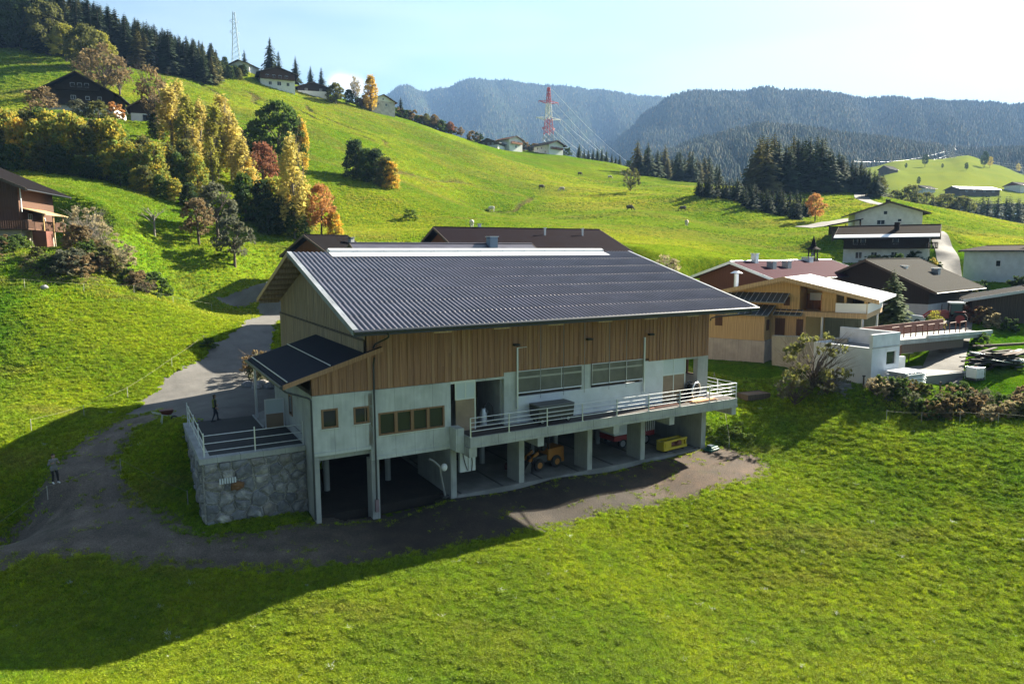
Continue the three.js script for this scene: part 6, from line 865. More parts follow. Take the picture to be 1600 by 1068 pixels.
{
  const skin = [0.42, 0.26, 0.19], hair = [0.05, 0.03, 0.02];
  const hands = (P, x, y, z) => Math.hypot(x - P[0], y - P[1], z - P[2]) < 0.13;
  const p1 = bw(-3.75, 11.0, 4.03), P1 = { lf: [-0.13, 0, -0.2], rf: [0.13, 0, 0.22], le: [-0.3, 1.14, -0.02], lh: [-0.26, 0.9, 0.12], re: [0.3, 1.16, 0.0], rh: [0.2, 1.05, 0.2] };
  p1.y = ground(p1.x, p1.z) > 3.9 ? ground(p1.x, p1.z) : 4.02;
  person('person in dark clothes and olive green vest walking on the terrace', p1, 2.2, P1, (x, y, z, h) => y > 1.5 ? (z < h[2] - 0.02 || y > 1.72 ? hair : skin) : hands(P1.lh, x, y, z) || hands(P1.rh, x, y, z) ? skin : y > 0.95 && Math.abs(x) < 0.19 ? [0.13, 0.15, 0.02] : y > 0.95 ? [0.03, 0.03, 0.035] : y > 0.1 ? [0.02, 0.025, 0.04] : [0.02, 0.02, 0.02]);
  const p2 = at(85, 747, 40.3); p2.y = ground(p2.x, p2.z) + 0.06; const P2 = { lf: [-0.11, 0, 0.02], rf: [0.14, 0, 0.1], le: [-0.29, 1.16, 0.02], lh: [-0.12, 1.28, 0.26], re: [0.29, 1.16, 0.02], rh: [0.14, 1.3, 0.26] };
  person('person in grey jacket, black leggings and white shoes beside the gravel bend', p2, 0.9, P2, (x, y, z, h) => y > 1.5 ? (z < h[2] - 0.01 || y > 1.71 ? hair : skin) : hands(P2.lh, x, y, z) || hands(P2.rh, x, y, z) ? skin : y > 0.78 ? [0.19, 0.185, 0.18] : y > 0.1 ? [0.012, 0.012, 0.015] : [0.75, 0.75, 0.74]);
  // small red cart
  const c = bw(-6.5, 14.2); c.y = ground(c.x, c.z) + 0.06; const t = thing('hand_cart', 'small dark red hand cart with pale legs behind the terrace railing', 'cart', c, 0.6);
  mesh('tray', (() => { const g = new THREE.CylinderGeometry(0.55, 0.34, 0.34, 4, 1); g.rotateY(Math.PI / 4); g.scale(1.1, 1, 0.8); g.translate(0.05, 0.72, 0); return g; })(), std([0.12, 0.03, 0.03], { roughness: 0.6 }), t); for (const s of [-1, 1]) { mesh('leg', bar([-0.2, 0.6, s * 0.2], [-0.3, 0, s * 0.24], 0.025), M.galva, t); mesh('handle', bar([0.1, 0.5, s * 0.18], [-0.85, 0.82, s * 0.26], 0.02), M.galva, t); }
  const w = new THREE.TorusGeometry(0.17, 0.05, 8, 18); w.translate(0.5, 0.22, 0); mesh('wheel', w, M.rubber, t);
}
{ // cows
  const S = (s) => [[-0.55, 1.0, 0, 0.5, 1.05, 0, 0.34, 0.33], [-0.5, 0.95, 0, 0.4, 0.86, 0, 0.3, 0.36], [0.5, 1.1, 0, 0.95, 0.75, 0, 0.24, 0.15], [0.95, 0.75, 0, 1.15, 0.35, 0, 0.14, 0.09], [1.15, 0.35, 0, 1.27, 0.12, 0, 0.1, 0.07], [1.08, 0.52, -0.22, 1.08, 0.5, 0.22, 0.03, 0.03], ...[-1, 1].flatMap((k) => [[0.45, 0.8, k * 0.16, 0.47, 0.42, k * 0.16, 0.13, 0.07], [0.47, 0.42, k * 0.16, 0.48, 0.04, k * 0.16, 0.06, 0.055], [-0.6, 0.9, k * 0.17, -0.52, 0.55, k * 0.17, 0.18, 0.09], [-0.52, 0.55, k * 0.17, -0.66, 0.4, k * 0.17, 0.08, 0.06], [-0.66, 0.4, k * 0.17, -0.62, 0.04, k * 0.17, 0.055, 0.055]]), [-0.85, 1.15, 0, -0.92, 0.5, 0, 0.04, 0.025], [-0.3, 0.6, 0, -0.38, 0.6, 0, 0.13, 0.12]];
  const g = sdfBody(S(), 72, [-1.15, -0.1, -1.3, 2.6], 0.06), coat = (a, b, s) => std([1, 1, 1], { vertexColors: true, roughness: 0.9 });
  const kinds = [[[0.72, 0.68, 0.62], [0.62, 0.58, 0.52]], [[0.10, 0.055, 0.035], [0.6, 0.55, 0.5]], [[0.05, 0.035, 0.03], [0.08, 0.06, 0.05]], [[0.32, 0.27, 0.22], [0.6, 0.56, 0.5]]].map(([a, b], k) => paint(g.clone(), (x, y, z) => fbm(x * 1.6 + k * 9, y * 1.6 + z * 1.1, 70, 2) > 0.53 ? b : a));
  for (const [px, py, Z, turn, kind, label] of [[768, 331, 205, 2.6, 0, 'white cow standing on the pasture left of the others'], [846, 295, 275, 0.4, 2, 'dark cow grazing high on the pasture'], [878, 299, 268, 3.4, 3, 'grey brown cow right of the high dark cow'], [906, 274, 330, 0.3, 2, 'tiny dark cow nearest the skyline houses'], [953, 279, 320, 0.2, 3, 'tiny pale brown cow below the skyline spruces'], [984, 329, 205, 0.1, 2, 'dark cow below the leafless willow'], [1067, 330, 215, 3.2, 2, 'black cow at the right of the pasture'], [1073, 353, 176, 1.2, 1, 'brown cow with pale face lowest at the right of the pasture'], [737, 356, 140, 1.7, 0, 'white cow just above the dark barn roof']]) {
    const p = at(px, py, Z); let best = p, bd = 1e9; for (let q = 0.8; q < 1.2; q += 0.004) { const a = at(px, py, Z * q), e = Math.abs(a.y - ground(a.x, a.z)); if (e < bd) { bd = e; best = a; } } best.y = ground(best.x, best.z);
    const t = tag(mesh('cow', kinds[kind], skinMat), label, 'cow', 'cows on the pasture'); t.position.copy(best); t.rotation.y = turn; t.scale.setScalar(1.15);
  }
}
const inB = (name, label, cat, u, v, y, turn = 0, group) => { const t = thing(name, label, cat, bw(u, v, y), YAW + turn, group); return t; };
function wheel(parent, x, y, z, r, w, rim = M.steel) { const a = new THREE.TorusGeometry(r - w * 0.42, w * 0.5, 10, 24); a.scale(1, 1, 1.0); a.translate(x, y, z); const t = mesh('wheel', a, M.rubber, parent); const c = new THREE.CylinderGeometry(r * 0.62, r * 0.62, w * 0.8, 18); c.rotateX(Math.PI / 2); c.translate(x, y, z); mesh('rim', c, rim, t); return t; }
{ // under and on the balcony
  const L = inB('wheel_loader', 'orange compact loader parked between the pillars under the balcony', 'loader', 16.7, 2.3, 0.05, 0.15);
  mesh('engine_hood', rbox(1.3, 0.85, 1.15, 0.08, 0.5, 0.95, 0), M.orange, L); mesh('grille', rbox(0.06, 0.6, 0.8, 0.02, 1.16, 0.95, 0), M.black, L); mesh('bumper', [rbox(0.25, 0.3, 1.3, 0.04, 1.15, 0.42, 0), rbox(0.12, 0.9, 0.12, 0.03, 1.2, 0.85, 0.56), rbox(0.12, 0.9, 0.12, 0.03, 1.2, 0.85, -0.56), rbox(0.12, 0.12, 1.2, 0.03, 1.2, 1.3, 0)], M.orange, L);
  mesh('front_frame', rbox(1.3, 0.5, 0.9, 0.06, -0.8, 0.7, 0), M.steelDark, L); mesh('cab', [...[-1, 1].flatMap((s) => [rbox(0.08, 1.1, 0.08, 0.02, -0.1, 1.85, s * 0.5), rbox(0.08, 1.1, 0.08, 0.02, -0.9, 1.85, s * 0.5)]), rbox(1.05, 0.1, 1.2, 0.04, -0.5, 2.42, 0)], M.black, L); mesh('seat', rbox(0.5, 0.6, 0.5, 0.08, -0.2, 1.5, 0), M.black, L); mesh('boom', [beam([-0.9, 1.2, 0.3], [-2.0, 0.5, 0.3], 0.12, 0.2), beam([-0.9, 1.2, -0.3], [-2.0, 0.5, -0.3], 0.12, 0.2)], M.orange, L); mesh('bucket', prism([[-2.7, 0.1], [-2.0, 0.1], [-1.9, 0.8], [-2.1, 0.85]], -0.8, 0.8), M.steelDark, L);
  for (const [x, z] of [[0.5, 0.65], [0.5, -0.65], [-1.1, 0.65], [-1.1, -0.65]]) wheel(L, x, 0.42, z, 0.42, 0.3, M.orange);
  const Y = inB('yellow_attachment', 'yellow farm implement frame on the floor slab at the right bay', 'implement', 27.3, 0.75, 0.05, 0.1);
  mesh('frame_beam', [rbox(2.6, 0.16, 0.2, 0.03, 0, 0.82, 0.2), rbox(2.6, 0.2, 0.2, 0.03, 0, 0.25, 0.2), rbox(2.4, 0.14, 0.2, 0.03, 0, 0.8, -0.5)], M.yellow, Y); for (let k = 0; k < 6; k++) mesh('rib_plate', rbox(0.16, 0.7, 0.75, 0.04, [-1.2, -1.0, -0.75, -0.5, 0.85, 1.2][k], 0.46, -0.12), M.yellow, Y); mesh('side_plate', rbox(0.5, 0.7, 0.1, 0.03, -0.85, 0.5, 0.22), M.yellow, Y); mesh('rotor', (() => { const c = new THREE.CylinderGeometry(0.2, 0.2, 1.2, 12); c.rotateZ(Math.PI / 2); c.translate(0.2, 0.48, 0); return c; })(), M.rust, Y); mesh('motor', rbox(0.4, 0.35, 0.35, 0.05, 0.3, 0.62, 0.25), M.rust, Y); mesh('foot', [rbox(0.12, 0.2, 0.5, 0.02, -0.9, 0.1, 0), rbox(0.12, 0.2, 0.5, 0.02, 0.9, 0.1, 0)], M.steelDark, Y);
  const T2 = inB('hay_trailer', 'white sided trailer with red base behind the fourth pillar', 'trailer', 25.4, 3.9, 0.05, 0.05);
  mesh('chassis', rbox(4.2, 0.4, 1.8, 0.05, 0, 0.85, 0), M.red, T2); mesh('side_panel', rbox(2.6, 1.0, 0.08, 0.02, -0.8, 1.6, 0.86), M.bluewhite, T2); mesh('back_panel', rbox(0.08, 1.0, 1.7, 0.02, -2.05, 1.6, 0), M.bluewhite, T2); for (let k = 0; k < 7; k++) mesh('stake', rbox(0.06, 1.2, 0.06, 0.015, 0.85 + k * 0.2, 1.65, 0.86), M.white, T2); for (const z of [-0.8, 0.8]) { wheel(T2, -1.2, 0.4, z, 0.4, 0.22); wheel(T2, 1.2, 0.4, z, 0.4, 0.22); }
  const tp = inB('folded_tarp', 'dark green folded tarpaulin at the right barn corner', 'tarpaulin', 30.1, -0.45, -0.12, 0.2); mesh('fold', rbox(1.2, 0.18, 0.8, 0.08, 0, 0.12, 0, 3), M.green, tp); mesh('fold', rbox(0.95, 0.16, 0.6, 0.08, 0.08, 0.27, 0.02, 3), M.green, tp); mesh('fold', rbox(0.5, 0.14, 0.4, 0.06, -0.1, 0.4, 0, 3), std([0.03, 0.06, 0.09]), tp);
  const pp = inB('auger_pipe', 'grey auger pipe with white ball leaning beside the partition wall', 'pipe', 7.7, 0.1, 0, 0); mesh('pipe', tube([[0.3, 0, 0], [0.15, 0.7, 0], [0.0, 1.5, 0], [-0.05, 2.0, 0], [-0.5, 2.45, 0], [-0.75, 2.6, 0]], 0.075, 8), M.steel, pp); const ball = new THREE.SphereGeometry(0.2, 16, 12); ball.scale(1, 1.2, 1); ball.translate(0.22, 1.95, 0.05); mesh('ball', ball, M.white, pp); mesh('foot', rbox(0.5, 0.12, 0.4, 0.03, 0.3, 0.06, 0), M.steelDark, pp);
  const hp = inB('control_panel', 'pale switch cabinet with cables hanging under the first balcony beam', 'cabinet', 9.6, 0.5, 0, 0); mesh('cabinet', rbox(1.1, 1.5, 0.25, 0.03, 0.1, 2.05, 0), M.bluewhite, hp); mesh('door_edge', rbox(0.04, 1.4, 0.03, 0.01, 0.12, 2.05, 0.135), M.steel, hp); mesh('cable', [tube([[-0.3, 2.7, 0.16], [-0.15, 2.0, 0.18], [0.05, 1.4, 0.16]], 0.025, 6), tube([[0.3, 2.6, 0.16], [0.4, 1.9, 0.17], [0.35, 1.3, 0.16]], 0.025, 6)], M.black, hp); mesh('bracket', [bar([-0.3, 2.8, 0], [-0.3, 3.4, 0], 0.03), bar([0.5, 2.8, 0], [0.5, 3.4, 0], 0.03)], M.steel, hp);
  const tr = inB('feed_trough', 'long dark feed trolley standing on the balcony', 'trolley', 15.3, -0.75, 4.08, 0.0); mesh('tub', (() => { const g = prism([[-0.5, 0.35], [0.5, 0.35], [0.62, 1.15], [-0.62, 1.15]], -1.35, 1.35); g.rotateY(Math.PI / 2); return g; })(), std([0.05, 0.052, 0.055], { roughness: 0.7 }), tr); mesh('lid', rbox(2.75, 0.1, 1.28, 0.04, 0, 1.22, 0), std([0.13, 0.14, 0.14]), tr); for (const x of [-1.0, 1.0]) for (const z of [-0.4, 0.4]) wheel(tr, x, 0.2, z, 0.2, 0.12);
  const sp = inB('cable_reel', 'dark cable reel with pale rim at the right balcony end', 'reel', 28.2, -0.25, 4.08, 0.3); const tor = new THREE.TorusGeometry(0.62, 0.06, 8, 28); tor.translate(0, 0.7, 0.3); const tor2 = tor.clone(); tor2.translate(0, 0, -0.6); mesh('rim', tor, M.galva, sp); mesh('rim', tor2, M.steelDark, sp); const dr = new THREE.CylinderGeometry(0.52, 0.52, 0.55, 20); dr.rotateX(Math.PI / 2); dr.translate(0, 0.7, 0); mesh('cable_drum', dr, M.black, sp); mesh('stand', [bar([-0.5, 0, 0.36], [0, 0.7, 0.36], 0.03), bar([0.5, 0, 0.36], [0, 0.7, 0.36], 0.03), bar([-0.5, 0, -0.36], [0, 0.7, -0.36], 0.03), bar([0.5, 0, -0.36], [0, 0.7, -0.36], 0.03)], M.steelDark, sp);
  const pl = inB('plank_pile', 'pile of fresh orange planks on the sunny balcony end', 'planks', 28.3, -1.0, 4.08, 0.08); for (let k = 0; k < 9; k++) mesh('plank', rbox(2.4 - (k % 3) * 0.4, 0.05, 0.2, 0.01, (k % 4) * 0.15 - 0.2, 0.03 + Math.floor(k / 4) * 0.055, (k % 4) * 0.22 - 0.3), [M.newWood2, M.orangeWood, M.newWood][k % 3], pl);
  const rp = inB('red_plank', 'reddish plank lying on the balcony floor left of the fresh planks', 'plank', 24.6, -1.1, 4.08, 0.05); mesh('board', rbox(2.8, 0.05, 0.25, 0.01, 0, 0.03, 0), M.rust, rp); mesh('batten', rbox(2.2, 0.05, 0.08, 0.01, 0.2, 0.085, 0.05), M.rust, rp);
  const hr = inB('milk_can', 'pale metal churn with hose standing in the dark doorway', 'churn', 11.0, 0.7, 4.08, 0); const can = new THREE.LatheGeometry([[0, 0], [0.22, 0], [0.24, 0.1], [0.24, 0.75], [0.14, 0.95], [0.16, 1.1], [0, 1.1]].map((q) => new THREE.Vector2(...q)), 18); mesh('can', can, M.flashing, hr); mesh('handle', tube([[0.24, 0.7, 0], [0.34, 0.85, 0], [0.16, 1.0, 0]], 0.02, 6), M.steel, hr); mesh('hose', tube([[0, 1.1, 0], [0.3, 1.5, 0], [0.6, 1.2, 0.1], [0.7, 0.2, 0.1]], 0.03, 6), M.steelDark, hr);
  const bk = inB('brown_bucket', 'small brown bucket beside a rear column', 'bucket', 14.0, 3.0, 0.05, 0); const bu = new THREE.CylinderGeometry(0.2, 0.15, 0.36, 16, 1, true); bu.translate(0, 0.2, 0); mesh('pail', bu, std([0.09, 0.03, 0.025], { side: THREE.DoubleSide }), bk); mesh('handle', (() => { const g = new THREE.TorusGeometry(0.2, 0.012, 6, 18, Math.PI); g.translate(0, 0.36, 0); return g; })(), M.steel, bk);
}
{ // boulders and posts round the terrace
  const rk = (s) => { const g = new THREE.IcosahedronGeometry(1, 2), p = g.attributes.position; for (let i = 0; i < p.count; i++) { const x = p.getX(i), y = p.getY(i), z = p.getZ(i), k = 0.75 + 0.5 * noise(x * 1.5 + s, y * 1.5, z * 1.5 + s); p.setXYZ(i, x * k, y * k * 0.7, z * k * 0.85); } g.computeVertexNormals(); return metreUV(g); };
  [[0.2, 22.6, 0.55, 'left boulder of the group at the lane edge'], [1.0, 22.0, 0.65, 'large middle boulder of the group at the lane edge'], [1.7, 21.2, 0.6, 'right boulder of the group at the lane edge'], [0.7, 21.3, 0.45, 'low front boulder of the group at the lane edge'], [1.5, 22.9, 0.5, 'back boulder of the group at the lane edge']].forEach(([u, v, s, l], i) => { const p = bw(u, v); p.y = ground(p.x, p.z) + 0.2 * s; const m = tag(mesh('boulder', rk(i * 7), M.stones[i % 5]), l, 'boulder', 'boulders at the lane edge'); m.position.copy(p); m.scale.setScalar(s); m.rotation.y = i; });
  const postM = std([0.36, 0.35, 0.31]); const wire = (name, label, pts, r, posts, sag = 0.05, mat = M.white) => {
    const F = thing(name, label, 'fence'); pts.forEach((p, i) => { const y = ground(p.x, p.z); if (posts) mesh('post', bar([p.x, y - 0.2, p.z], [p.x, y + 0.9, p.z], 0.02, 6), postM, F); if (i) { const q = pts[i - 1], a = [q.x, ground(q.x, q.z) + 0.85, q.z], b = [p.x, y + 0.85, p.z]; mesh('tape', tube([a, [(a[0] + b[0]) / 2, (a[1] + b[1]) / 2 - sag, (a[2] + b[2]) / 2], b], r, 5, 8), mat, F); } });
  };
  const G = (px, py, Z) => at(px, py, Z), U = (u, v) => bw(u, v), tape = std([0.34, 0.31, 0.24]);
  wire('pasture_fence', 'white tape fence along the left edge of the asphalt lane', [U(-14.5, 18), U(-11.5, 20.5), U(-8.6, 24), U(-5, 29), U(-1.8, 34)], 0.006, true, 0.06, tape);
  wire('pasture_fence', 'tape fence with white posts below the shrub bank', [[-20, 69], [40, 70], [132, 72.5], [210, 76], [270, 80], [330, 86]].map(([px, Z]) => { const p = at(px, 470, Z); return p; }), 0.006, true, 0.05, tape);
  wire('pasture_fence', 'thin fence line crossing the gravel bend to the stone wall', [U(-17, 7), U(-13.2, 9.4), U(-9.4, 10), U(-6.2, 4)], 0.006, true, 0.1, tape);
  wire('pasture_fence', 'thin fence line running down from the right barn corner', [U(32, -0.5), U(36, 4), U(40, 9)], 0.012, true, 0.12, tape);
  wire('pasture_fence', 'pale fence line at the foot of the right shrub bank', [[1385, 55], [1440, 54.4], [1500, 54], [1560, 53], [1640, 51.5]].map(([px, Z]) => at(px, 660, Z)), 0.01, true, 0.05, tape);
  const ps = bw(0.75, 26.2); ps.y = ground(ps.x, ps.z); const sp = thing('marker_post', 'white marker post at the lane behind the lean-to roof', 'post', at(417, 476, 90)); sp.position.y = ground(sp.position.x, sp.position.z); mesh('post', bar([0, 0, 0], [0.1, 1.1, 0], 0.05), M.white, sp); mesh('cap', rbox(0.14, 0.1, 0.14, 0.02, 0.1, 1.12, 0), M.white, sp);
  const rk2 = tag(mesh('boulder', rk(99), M.stones[3]), 'pale boulder on the verge below the shrub bank', 'boulder'); const q = gp(74, 71); rk2.position.copy(q); rk2.scale.setScalar(0.42);
}
{ // right hand yard: panels, timber pile, tank, tractor, car
  const g0 = (px, Z, dy = 0) => { const p = at(px, 560, Z); p.y = ground(p.x, p.z) + dy; return p; };
  const fl = g0(1450, 66), F = thing('concrete_pad', 'sunlit concrete pad under the ramp bridge', 'slab', fl, 0.4); mesh('slab', rbox(7.5, 1.6, 4.6, 0.05, 0, -0.45, 0), M.slab, F); mesh('edge', rbox(7.6, 0.1, 0.1, 0.03, 0, 0.37, 2.3), M.concrete, F);
  const p = g0(1417, 61.5, 0.15), S = thing('panel_stack', 'stack of grey white roofing panels on the yard before the garage', 'panels', p, 0.5); for (let k = 0; k < 7; k++) mesh('panel', rbox(3.0 - (k % 2) * 0.15, 0.1, 1.9, 0.02, (k % 3) * 0.06, 0.1 + k * 0.17, (k % 2) * 0.06), k % 2 ? M.whiteMetal : M.flashing, S); for (let k = 0; k < 6; k++) mesh('spacer', [rbox(0.1, 0.07, 1.7, 0.01, -1.0, 0.185 + k * 0.17, 0), rbox(0.1, 0.07, 1.7, 0.01, 1.0, 0.185 + k * 0.17, 0)], M.ply, S);
  const t = g0(1562, 66, 0.1), W = thing('timber_pile', 'jumbled pile of dark boards and sheets on the right yard', 'timber pile', t, 0.25), r = rng(71);
  for (let k = 0; k < 64; k++) { const L = 2.2 + 3 * r(), y = 0.1 + 1.3 * Math.pow(r(), 0.7), b = rbox(L, 0.06 + 0.06 * r(), 0.2 + 0.25 * r(), 0.015); b.rotateZ((r() - 0.5) * 0.35); b.rotateY((r() - 0.5) * 0.7); b.translate((r() - 0.5) * (5.5 - y * 1.4) + 0.3, y, (r() - 0.5) * 2.4); mesh('board', b, [M.darkWood, M.darkWood, M.black, M.brownWood, M.darkWood, M.black, M.darkWood, M.flashing][Math.floor(r() * 8)], W); }
  const rt = at(1560, 552, 69); const lt = thing('long_beam', 'long weathered beams laid on top of the timber pile', 'beams', new THREE.Vector3(rt.x, t.y + 1.6, rt.z), 0.3); for (let k = 0; k < 4; k++) mesh('beam', rbox(6, 0.14, 0.2, 0.02, k * 0.2, k * 0.05 * (k % 2), k * 0.25 - 0.3), M.greyWood, lt);
  const ib = thing('water_tank', 'white plastic tank in a wire cage before the timber pile', 'tank', g0(1526, 63.5, 0.05), 0.4); mesh('tank', rbox(1.15, 1.0, 1.0, 0.1, 0, 0.68, 0, 3), M.plastic, ib); mesh('pallet', rbox(1.2, 0.14, 1.05, 0.02, 0, 0.08, 0), M.steelDark, ib); mesh('cage', [...[-0.6, -0.2, 0.2, 0.6].flatMap((x) => [bar([x, 0.1, 0.54], [x, 1.2, 0.54], 0.015, 5), bar([x, 0.1, -0.54], [x, 1.2, -0.54], 0.015, 5)]), ...[0.4, 0.8, 1.2].flatMap((y) => [bar([-0.6, y, 0.54], [0.6, y, 0.54], 0.015, 5), bar([-0.6, y, -0.54], [0.6, y, -0.54], 0.015, 5)])], M.galva, ib); const lid = new THREE.CylinderGeometry(0.12, 0.12, 0.06, 14); lid.translate(0, 1.2, 0); mesh('lid', lid, M.red, ib);
  // tractor
  const T3 = thing('tractor', 'dark red tractor with white cab roof and front loader behind the ramp', 'tractor', g0(1482, 84, 0), 2.8);
  mesh('bonnet', rbox(1.9, 0.75, 0.8, 0.12, 1.25, 1.2, 0, 3), M.red, T3); mesh('chassis', rbox(3.2, 0.4, 0.6, 0.05, 0.4, 0.75, 0), M.steelDark, T3); mesh('cab_frame', [...[-1, 1].flatMap((s) => [rbox(0.09, 1.35, 0.09, 0.02, 0.25, 1.95, s * 0.65), rbox(0.09, 1.35, 0.09, 0.02, -1.0, 1.95, s * 0.65)])], M.black, T3); mesh('cab_glass', rbox(1.2, 1.25, 1.25, 0.05, -0.38, 1.95, 0), phys([0.05, 0.09, 0.09], { roughness: 0.08 }), T3); mesh('cab_roof', rbox(1.6, 0.2, 1.5, 0.08, -0.38, 2.7, 0, 3), M.white, T3); for (const z of [-0.8, 0.8]) { wheel(T3, -0.7, 0.8, z, 0.8, 0.42, M.red); wheel(T3, 1.7, 0.55, z, 0.55, 0.34, M.red); mesh('fender', rbox(1.2, 0.1, 0.45, 0.04, -0.7, 1.66, z), M.red, T3); mesh('loader_arm', [beam([0.4, 1.7, z * 0.75], [2.2, 1.6, z * 0.75], 0.1, 0.16), beam([2.2, 1.6, z * 0.75], [3.0, 0.9, z * 0.75], 0.1, 0.16)], M.red, T3); mesh('fork_tine', bar([3.0, 0.9, z * 0.5], [3.6, 0.3, z * 0.5], 0.04), M.steelDark, T3); } mesh('exhaust', bar([1.0, 1.5, 0.3], [1.0, 2.5, 0.3], 0.05), M.steelDark, T3);
  // car
  const C = thing('parked_car', 'white car half hidden behind the garden conifer', 'car', g0(1408, 86, 0), -0.35);
  mesh('car_body', (() => { const s = new THREE.Shape(); [[-2.1, 0.35], [2.1, 0.35], [2.15, 0.75], [1.9, 0.95], [0.9, 1.05], [0.2, 1.5], [-1.3, 1.52], [-2.0, 1.05], [-2.15, 0.8]].forEach(([x, y], i) => i ? s.lineTo(x, y) : s.moveTo(x, y)); const g = new THREE.ExtrudeGeometry(s, { depth: 1.5, bevelEnabled: true, bevelSize: 0.08, bevelThickness: 0.1, bevelSegments: 3 }); g.translate(0, 0, -0.75); return g; })(), phys([0.75, 0.76, 0.77], { roughness: 0.3, clearcoat: 0.8 }), C); for (const s of [-1, 1]) { mesh('side_window', prism([[-1.7, 1.05], [0.65, 1.08], [0.12, 1.42], [-1.25, 1.44]], s > 0 ? 0.845 : -0.875, s > 0 ? 0.875 : -0.845), M.glass, C); mesh('headlight', rbox(0.08, 0.16, 0.4, 0.03, 2.2, 0.72, s * 0.55), M.whiteFrame, C); for (const x of [-1.3, 1.35]) wheel(C, x, 0.34, s * 0.78, 0.34, 0.22); } mesh('windscreen', (() => { const g = rbox(0.82, 0.03, 1.4, 0.01); g.rotateZ(-0.58); g.translate(0.62, 1.34, 0); return g; })(), M.glass, C);
  const wt = thing('work_table', 'white sheet topped trestle beside the ramp', 'table', g0(1398, 72, 0.2), 0.2); mesh('table_top', rbox(3.2, 0.08, 1.6, 0.02, 0, 1.0, 0), M.white, wt); for (const x of [-1.2, 1.2]) for (const z of [-0.6, 0.6]) mesh('leg', bar([x, -0.3, z], [x, 0.97, z], 0.05), M.greyWood, wt);
  const fp = g0(1420, 59.8); const FN = thing('yard_fence', 'low dark posts along the yard edge above the shrub bank', 'fence'); for (const [px, Z] of [[1362, 61], [1382, 60], [1406, 59.8], [1434, 59.7], [1473, 60.3], [1494, 60.5]]) { const q = g0(px, Z); mesh('post', box(q.x - 0.06, q.x + 0.06, q.y - 0.3, q.y + 0.85, q.z - 0.06, q.z + 0.06), M.greyWood, FN); }
  const st = thing('garden_steps', 'short flight of concrete steps beside the garage corner', 'steps', g0(1345, 58.5, 0), 0.35); for (let k = 0; k < 6; k++) mesh('step', box(-0.9, 0.9, -1.2, -0.5 + k * 0.28, -k * 0.55, -k * 0.55 + 0.54), M.slab, st);
  const rw = thing('retaining_wall', 'grey concrete retaining wall at the yard edge below the panel stack', 'wall'); const a = g0(1352, 60.2), b = g0(1436, 59.6); mesh('wall_panel', beam([a.x, a.y - 0.5, a.z], [b.x, b.y - 0.5, b.z], 0.3, 1.4), M.concrete, rw); mesh('wall_cap', beam([a.x, a.y + 0.24, a.z], [b.x, b.y + 0.24, b.z], 0.36, 0.06), M.slab, rw);
  const tr = g0(1180, 62.5, 0.05), TB = thing('water_trough', 'weathered plank box on the dark grass below the yellow house', 'planter', tr, 0.4); for (const s of [-1, 1]) { mesh('side_board', rbox(2.6, 0.5, 0.08, 0.02, 0, 0.2, s * 0.7), M.greyWood, TB); mesh('end_board', rbox(0.08, 0.5, 1.4, 0.02, s * 1.27, 0.2, 0), M.greyWood, TB); } mesh('soil', rbox(2.4, 0.1, 1.3, 0.02, 0, 0.36, 0), std(soil), TB);
  const pl = thing('standpipe', 'slim black standpipe before the garage wall', 'pipe', g0(1352, 59.8, 0)); mesh('pipe', bar([0, -0.2, 0], [0, 1.1, 0], 0.07, 8), M.black, pl); mesh('cap', rbox(0.22, 0.12, 0.22, 0.03, 0, 1.15, 0), M.black, pl);
}
// ------------------------------------------------------------------ power line
function pylon(name, label, p, h, bw0, tw, arms, mats, rod = 0.16) {
  const t = thing(name, label, 'pylon', p, 0.5), n = 14, W = (k) => lerp(bw0, tw, Math.pow(k / n, 0.7)) / 2;
  for (let k = 0; k < n; k++) {
    const y0 = h * k / n, y1 = h * (k + 1) / n, a = W(k), b = W(k + 1), g = [], c = [[-1, -1], [1, -1], [1, 1], [-1, 1]];
    c.forEach(([x, z], i) => { const [x2, z2] = c[(i + 1) % 4]; g.push(bar([x * a, y0, z * a], [x * b, y1, z * b], rod, 4), bar([x * a, y0, z * a], [x2 * b, y1, z2 * b], rod * 0.6, 4), bar([x2 * a, y0, z2 * a], [x * b, y1, z * b], rod * 0.6, 4)); });
    mesh('mast_section', merge(g), mats(k / n), t);
  }
  for (const [f, L, m] of arms) for (const s of [-1, 1]) { const y = h * f, w = W(f * n); mesh('cross_arm', [bar([s * w, y - 1.1, -w], [s * L, y, 0], rod * 0.8, 4), bar([s * w, y - 1.1, w], [s * L, y, 0], rod * 0.8, 4), bar([s * w, y + 0.9, 0], [s * L, y, 0], rod * 0.8, 4), bar([s * L, y, 0], [s * L, y - 1.6, 0], rod * 0.7, 4)], m, t); }
  return t;
}
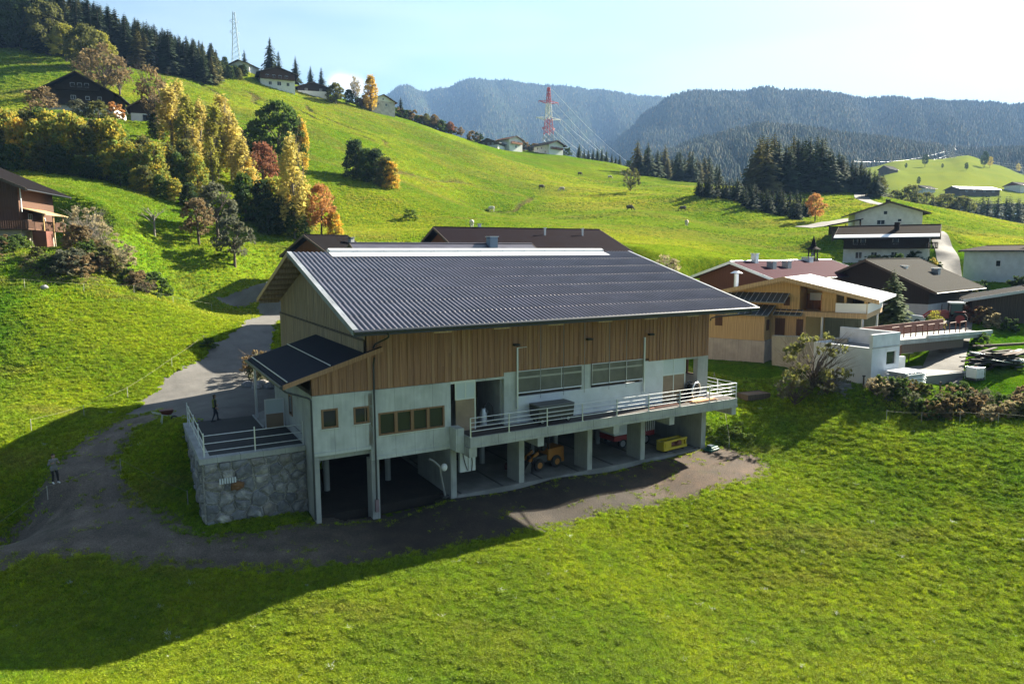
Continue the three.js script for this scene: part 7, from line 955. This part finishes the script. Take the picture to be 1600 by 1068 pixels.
{
  const greyP = std([0.36, 0.44, 0.5], { roughness: 0.6 }), redP = std([0.42, 0.035, 0.05], { roughness: 0.6 }), whiteP = std([0.6, 0.6, 0.58], { roughness: 0.6 });
  const q = at(857, 250, 540); pylon('red_white_pylon', 'red and white lattice pylon standing behind the skyline house', q, yAt(857, 136, 540) - q.y, 9, 1.4, [[0.80, 8.5, redP], [0.575, 10.5, whiteP], [0.44, 5.5, redP]], (f) => f > 0.76 || (f > 0.32 && f < 0.56) ? redP : f < 0.32 ? M.steel : whiteP, 0.26);
  const g2 = at(370, 122, 400); pylon('grey_pylon', 'tall grey lattice pylon on the top left crest', g2, yAt(367, 18, 400) - g2.y, 6, 1.0, [[0.86, 2.2, greyP], [0.7, 2.4, greyP]], () => greyP, 0.11);
  const W = (label, A, B, r, sag) => { const t = tag(mesh('power_line', tube([A, A.clone().lerp(B, 0.25).add(new THREE.Vector3(0, -sag * 0.75, 0)), A.clone().lerp(B, 0.5).add(new THREE.Vector3(0, -sag, 0)), A.clone().lerp(B, 0.75).add(new THREE.Vector3(0, -sag * 0.75, 0)), B], r, 4, 30), M.galva), label, 'wire', 'power line wires'); };
  [[862, 139, 1010, 272], [866, 160, 1000, 282], [850, 160, 980, 262], [868, 184, 990, 290], [846, 186, 972, 270], [862, 200, 968, 292], [853, 200, 958, 280]].forEach(([a, b, c, d], i) => W('power wire descending right from the red and white pylon', at(a, b, 540), at(c, d, 900), 0.1, 6));
  const far = farSpot(1479, 250), fp = pylon('far_pylon', 'small distant pylon on the far meadow crest', far, 16, 4, 1, [[0.9, 4, M.steel], [0.7, 5, M.steel]], () => M.steel, 0.1);
  [[236, 258], [239, 262], [243, 266], [241, 270], [246, 274]].forEach(([a, b], i) => { W('wire sagging right from the distant meadow pylon', at(1479, a, 885), at(1660, b, 800), 0.07, 6); if (i % 2 === 0) W('wire sagging left from the distant meadow pylon', at(1479, a, 885), at(1335, b - 6 + i * 4, 760), 0.06, 5); });
}
buildTerrain();
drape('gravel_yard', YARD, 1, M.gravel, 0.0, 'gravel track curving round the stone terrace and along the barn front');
drape('asphalt_road', ROAD, 2, M.asphalt, 0.0, 'grey asphalt lane climbing past the barn gable');
scene.traverse((o) => { if (o.isMesh) { o.castShadow = true; o.receiveShadow = true; } });
renderer.render(scene, camera);
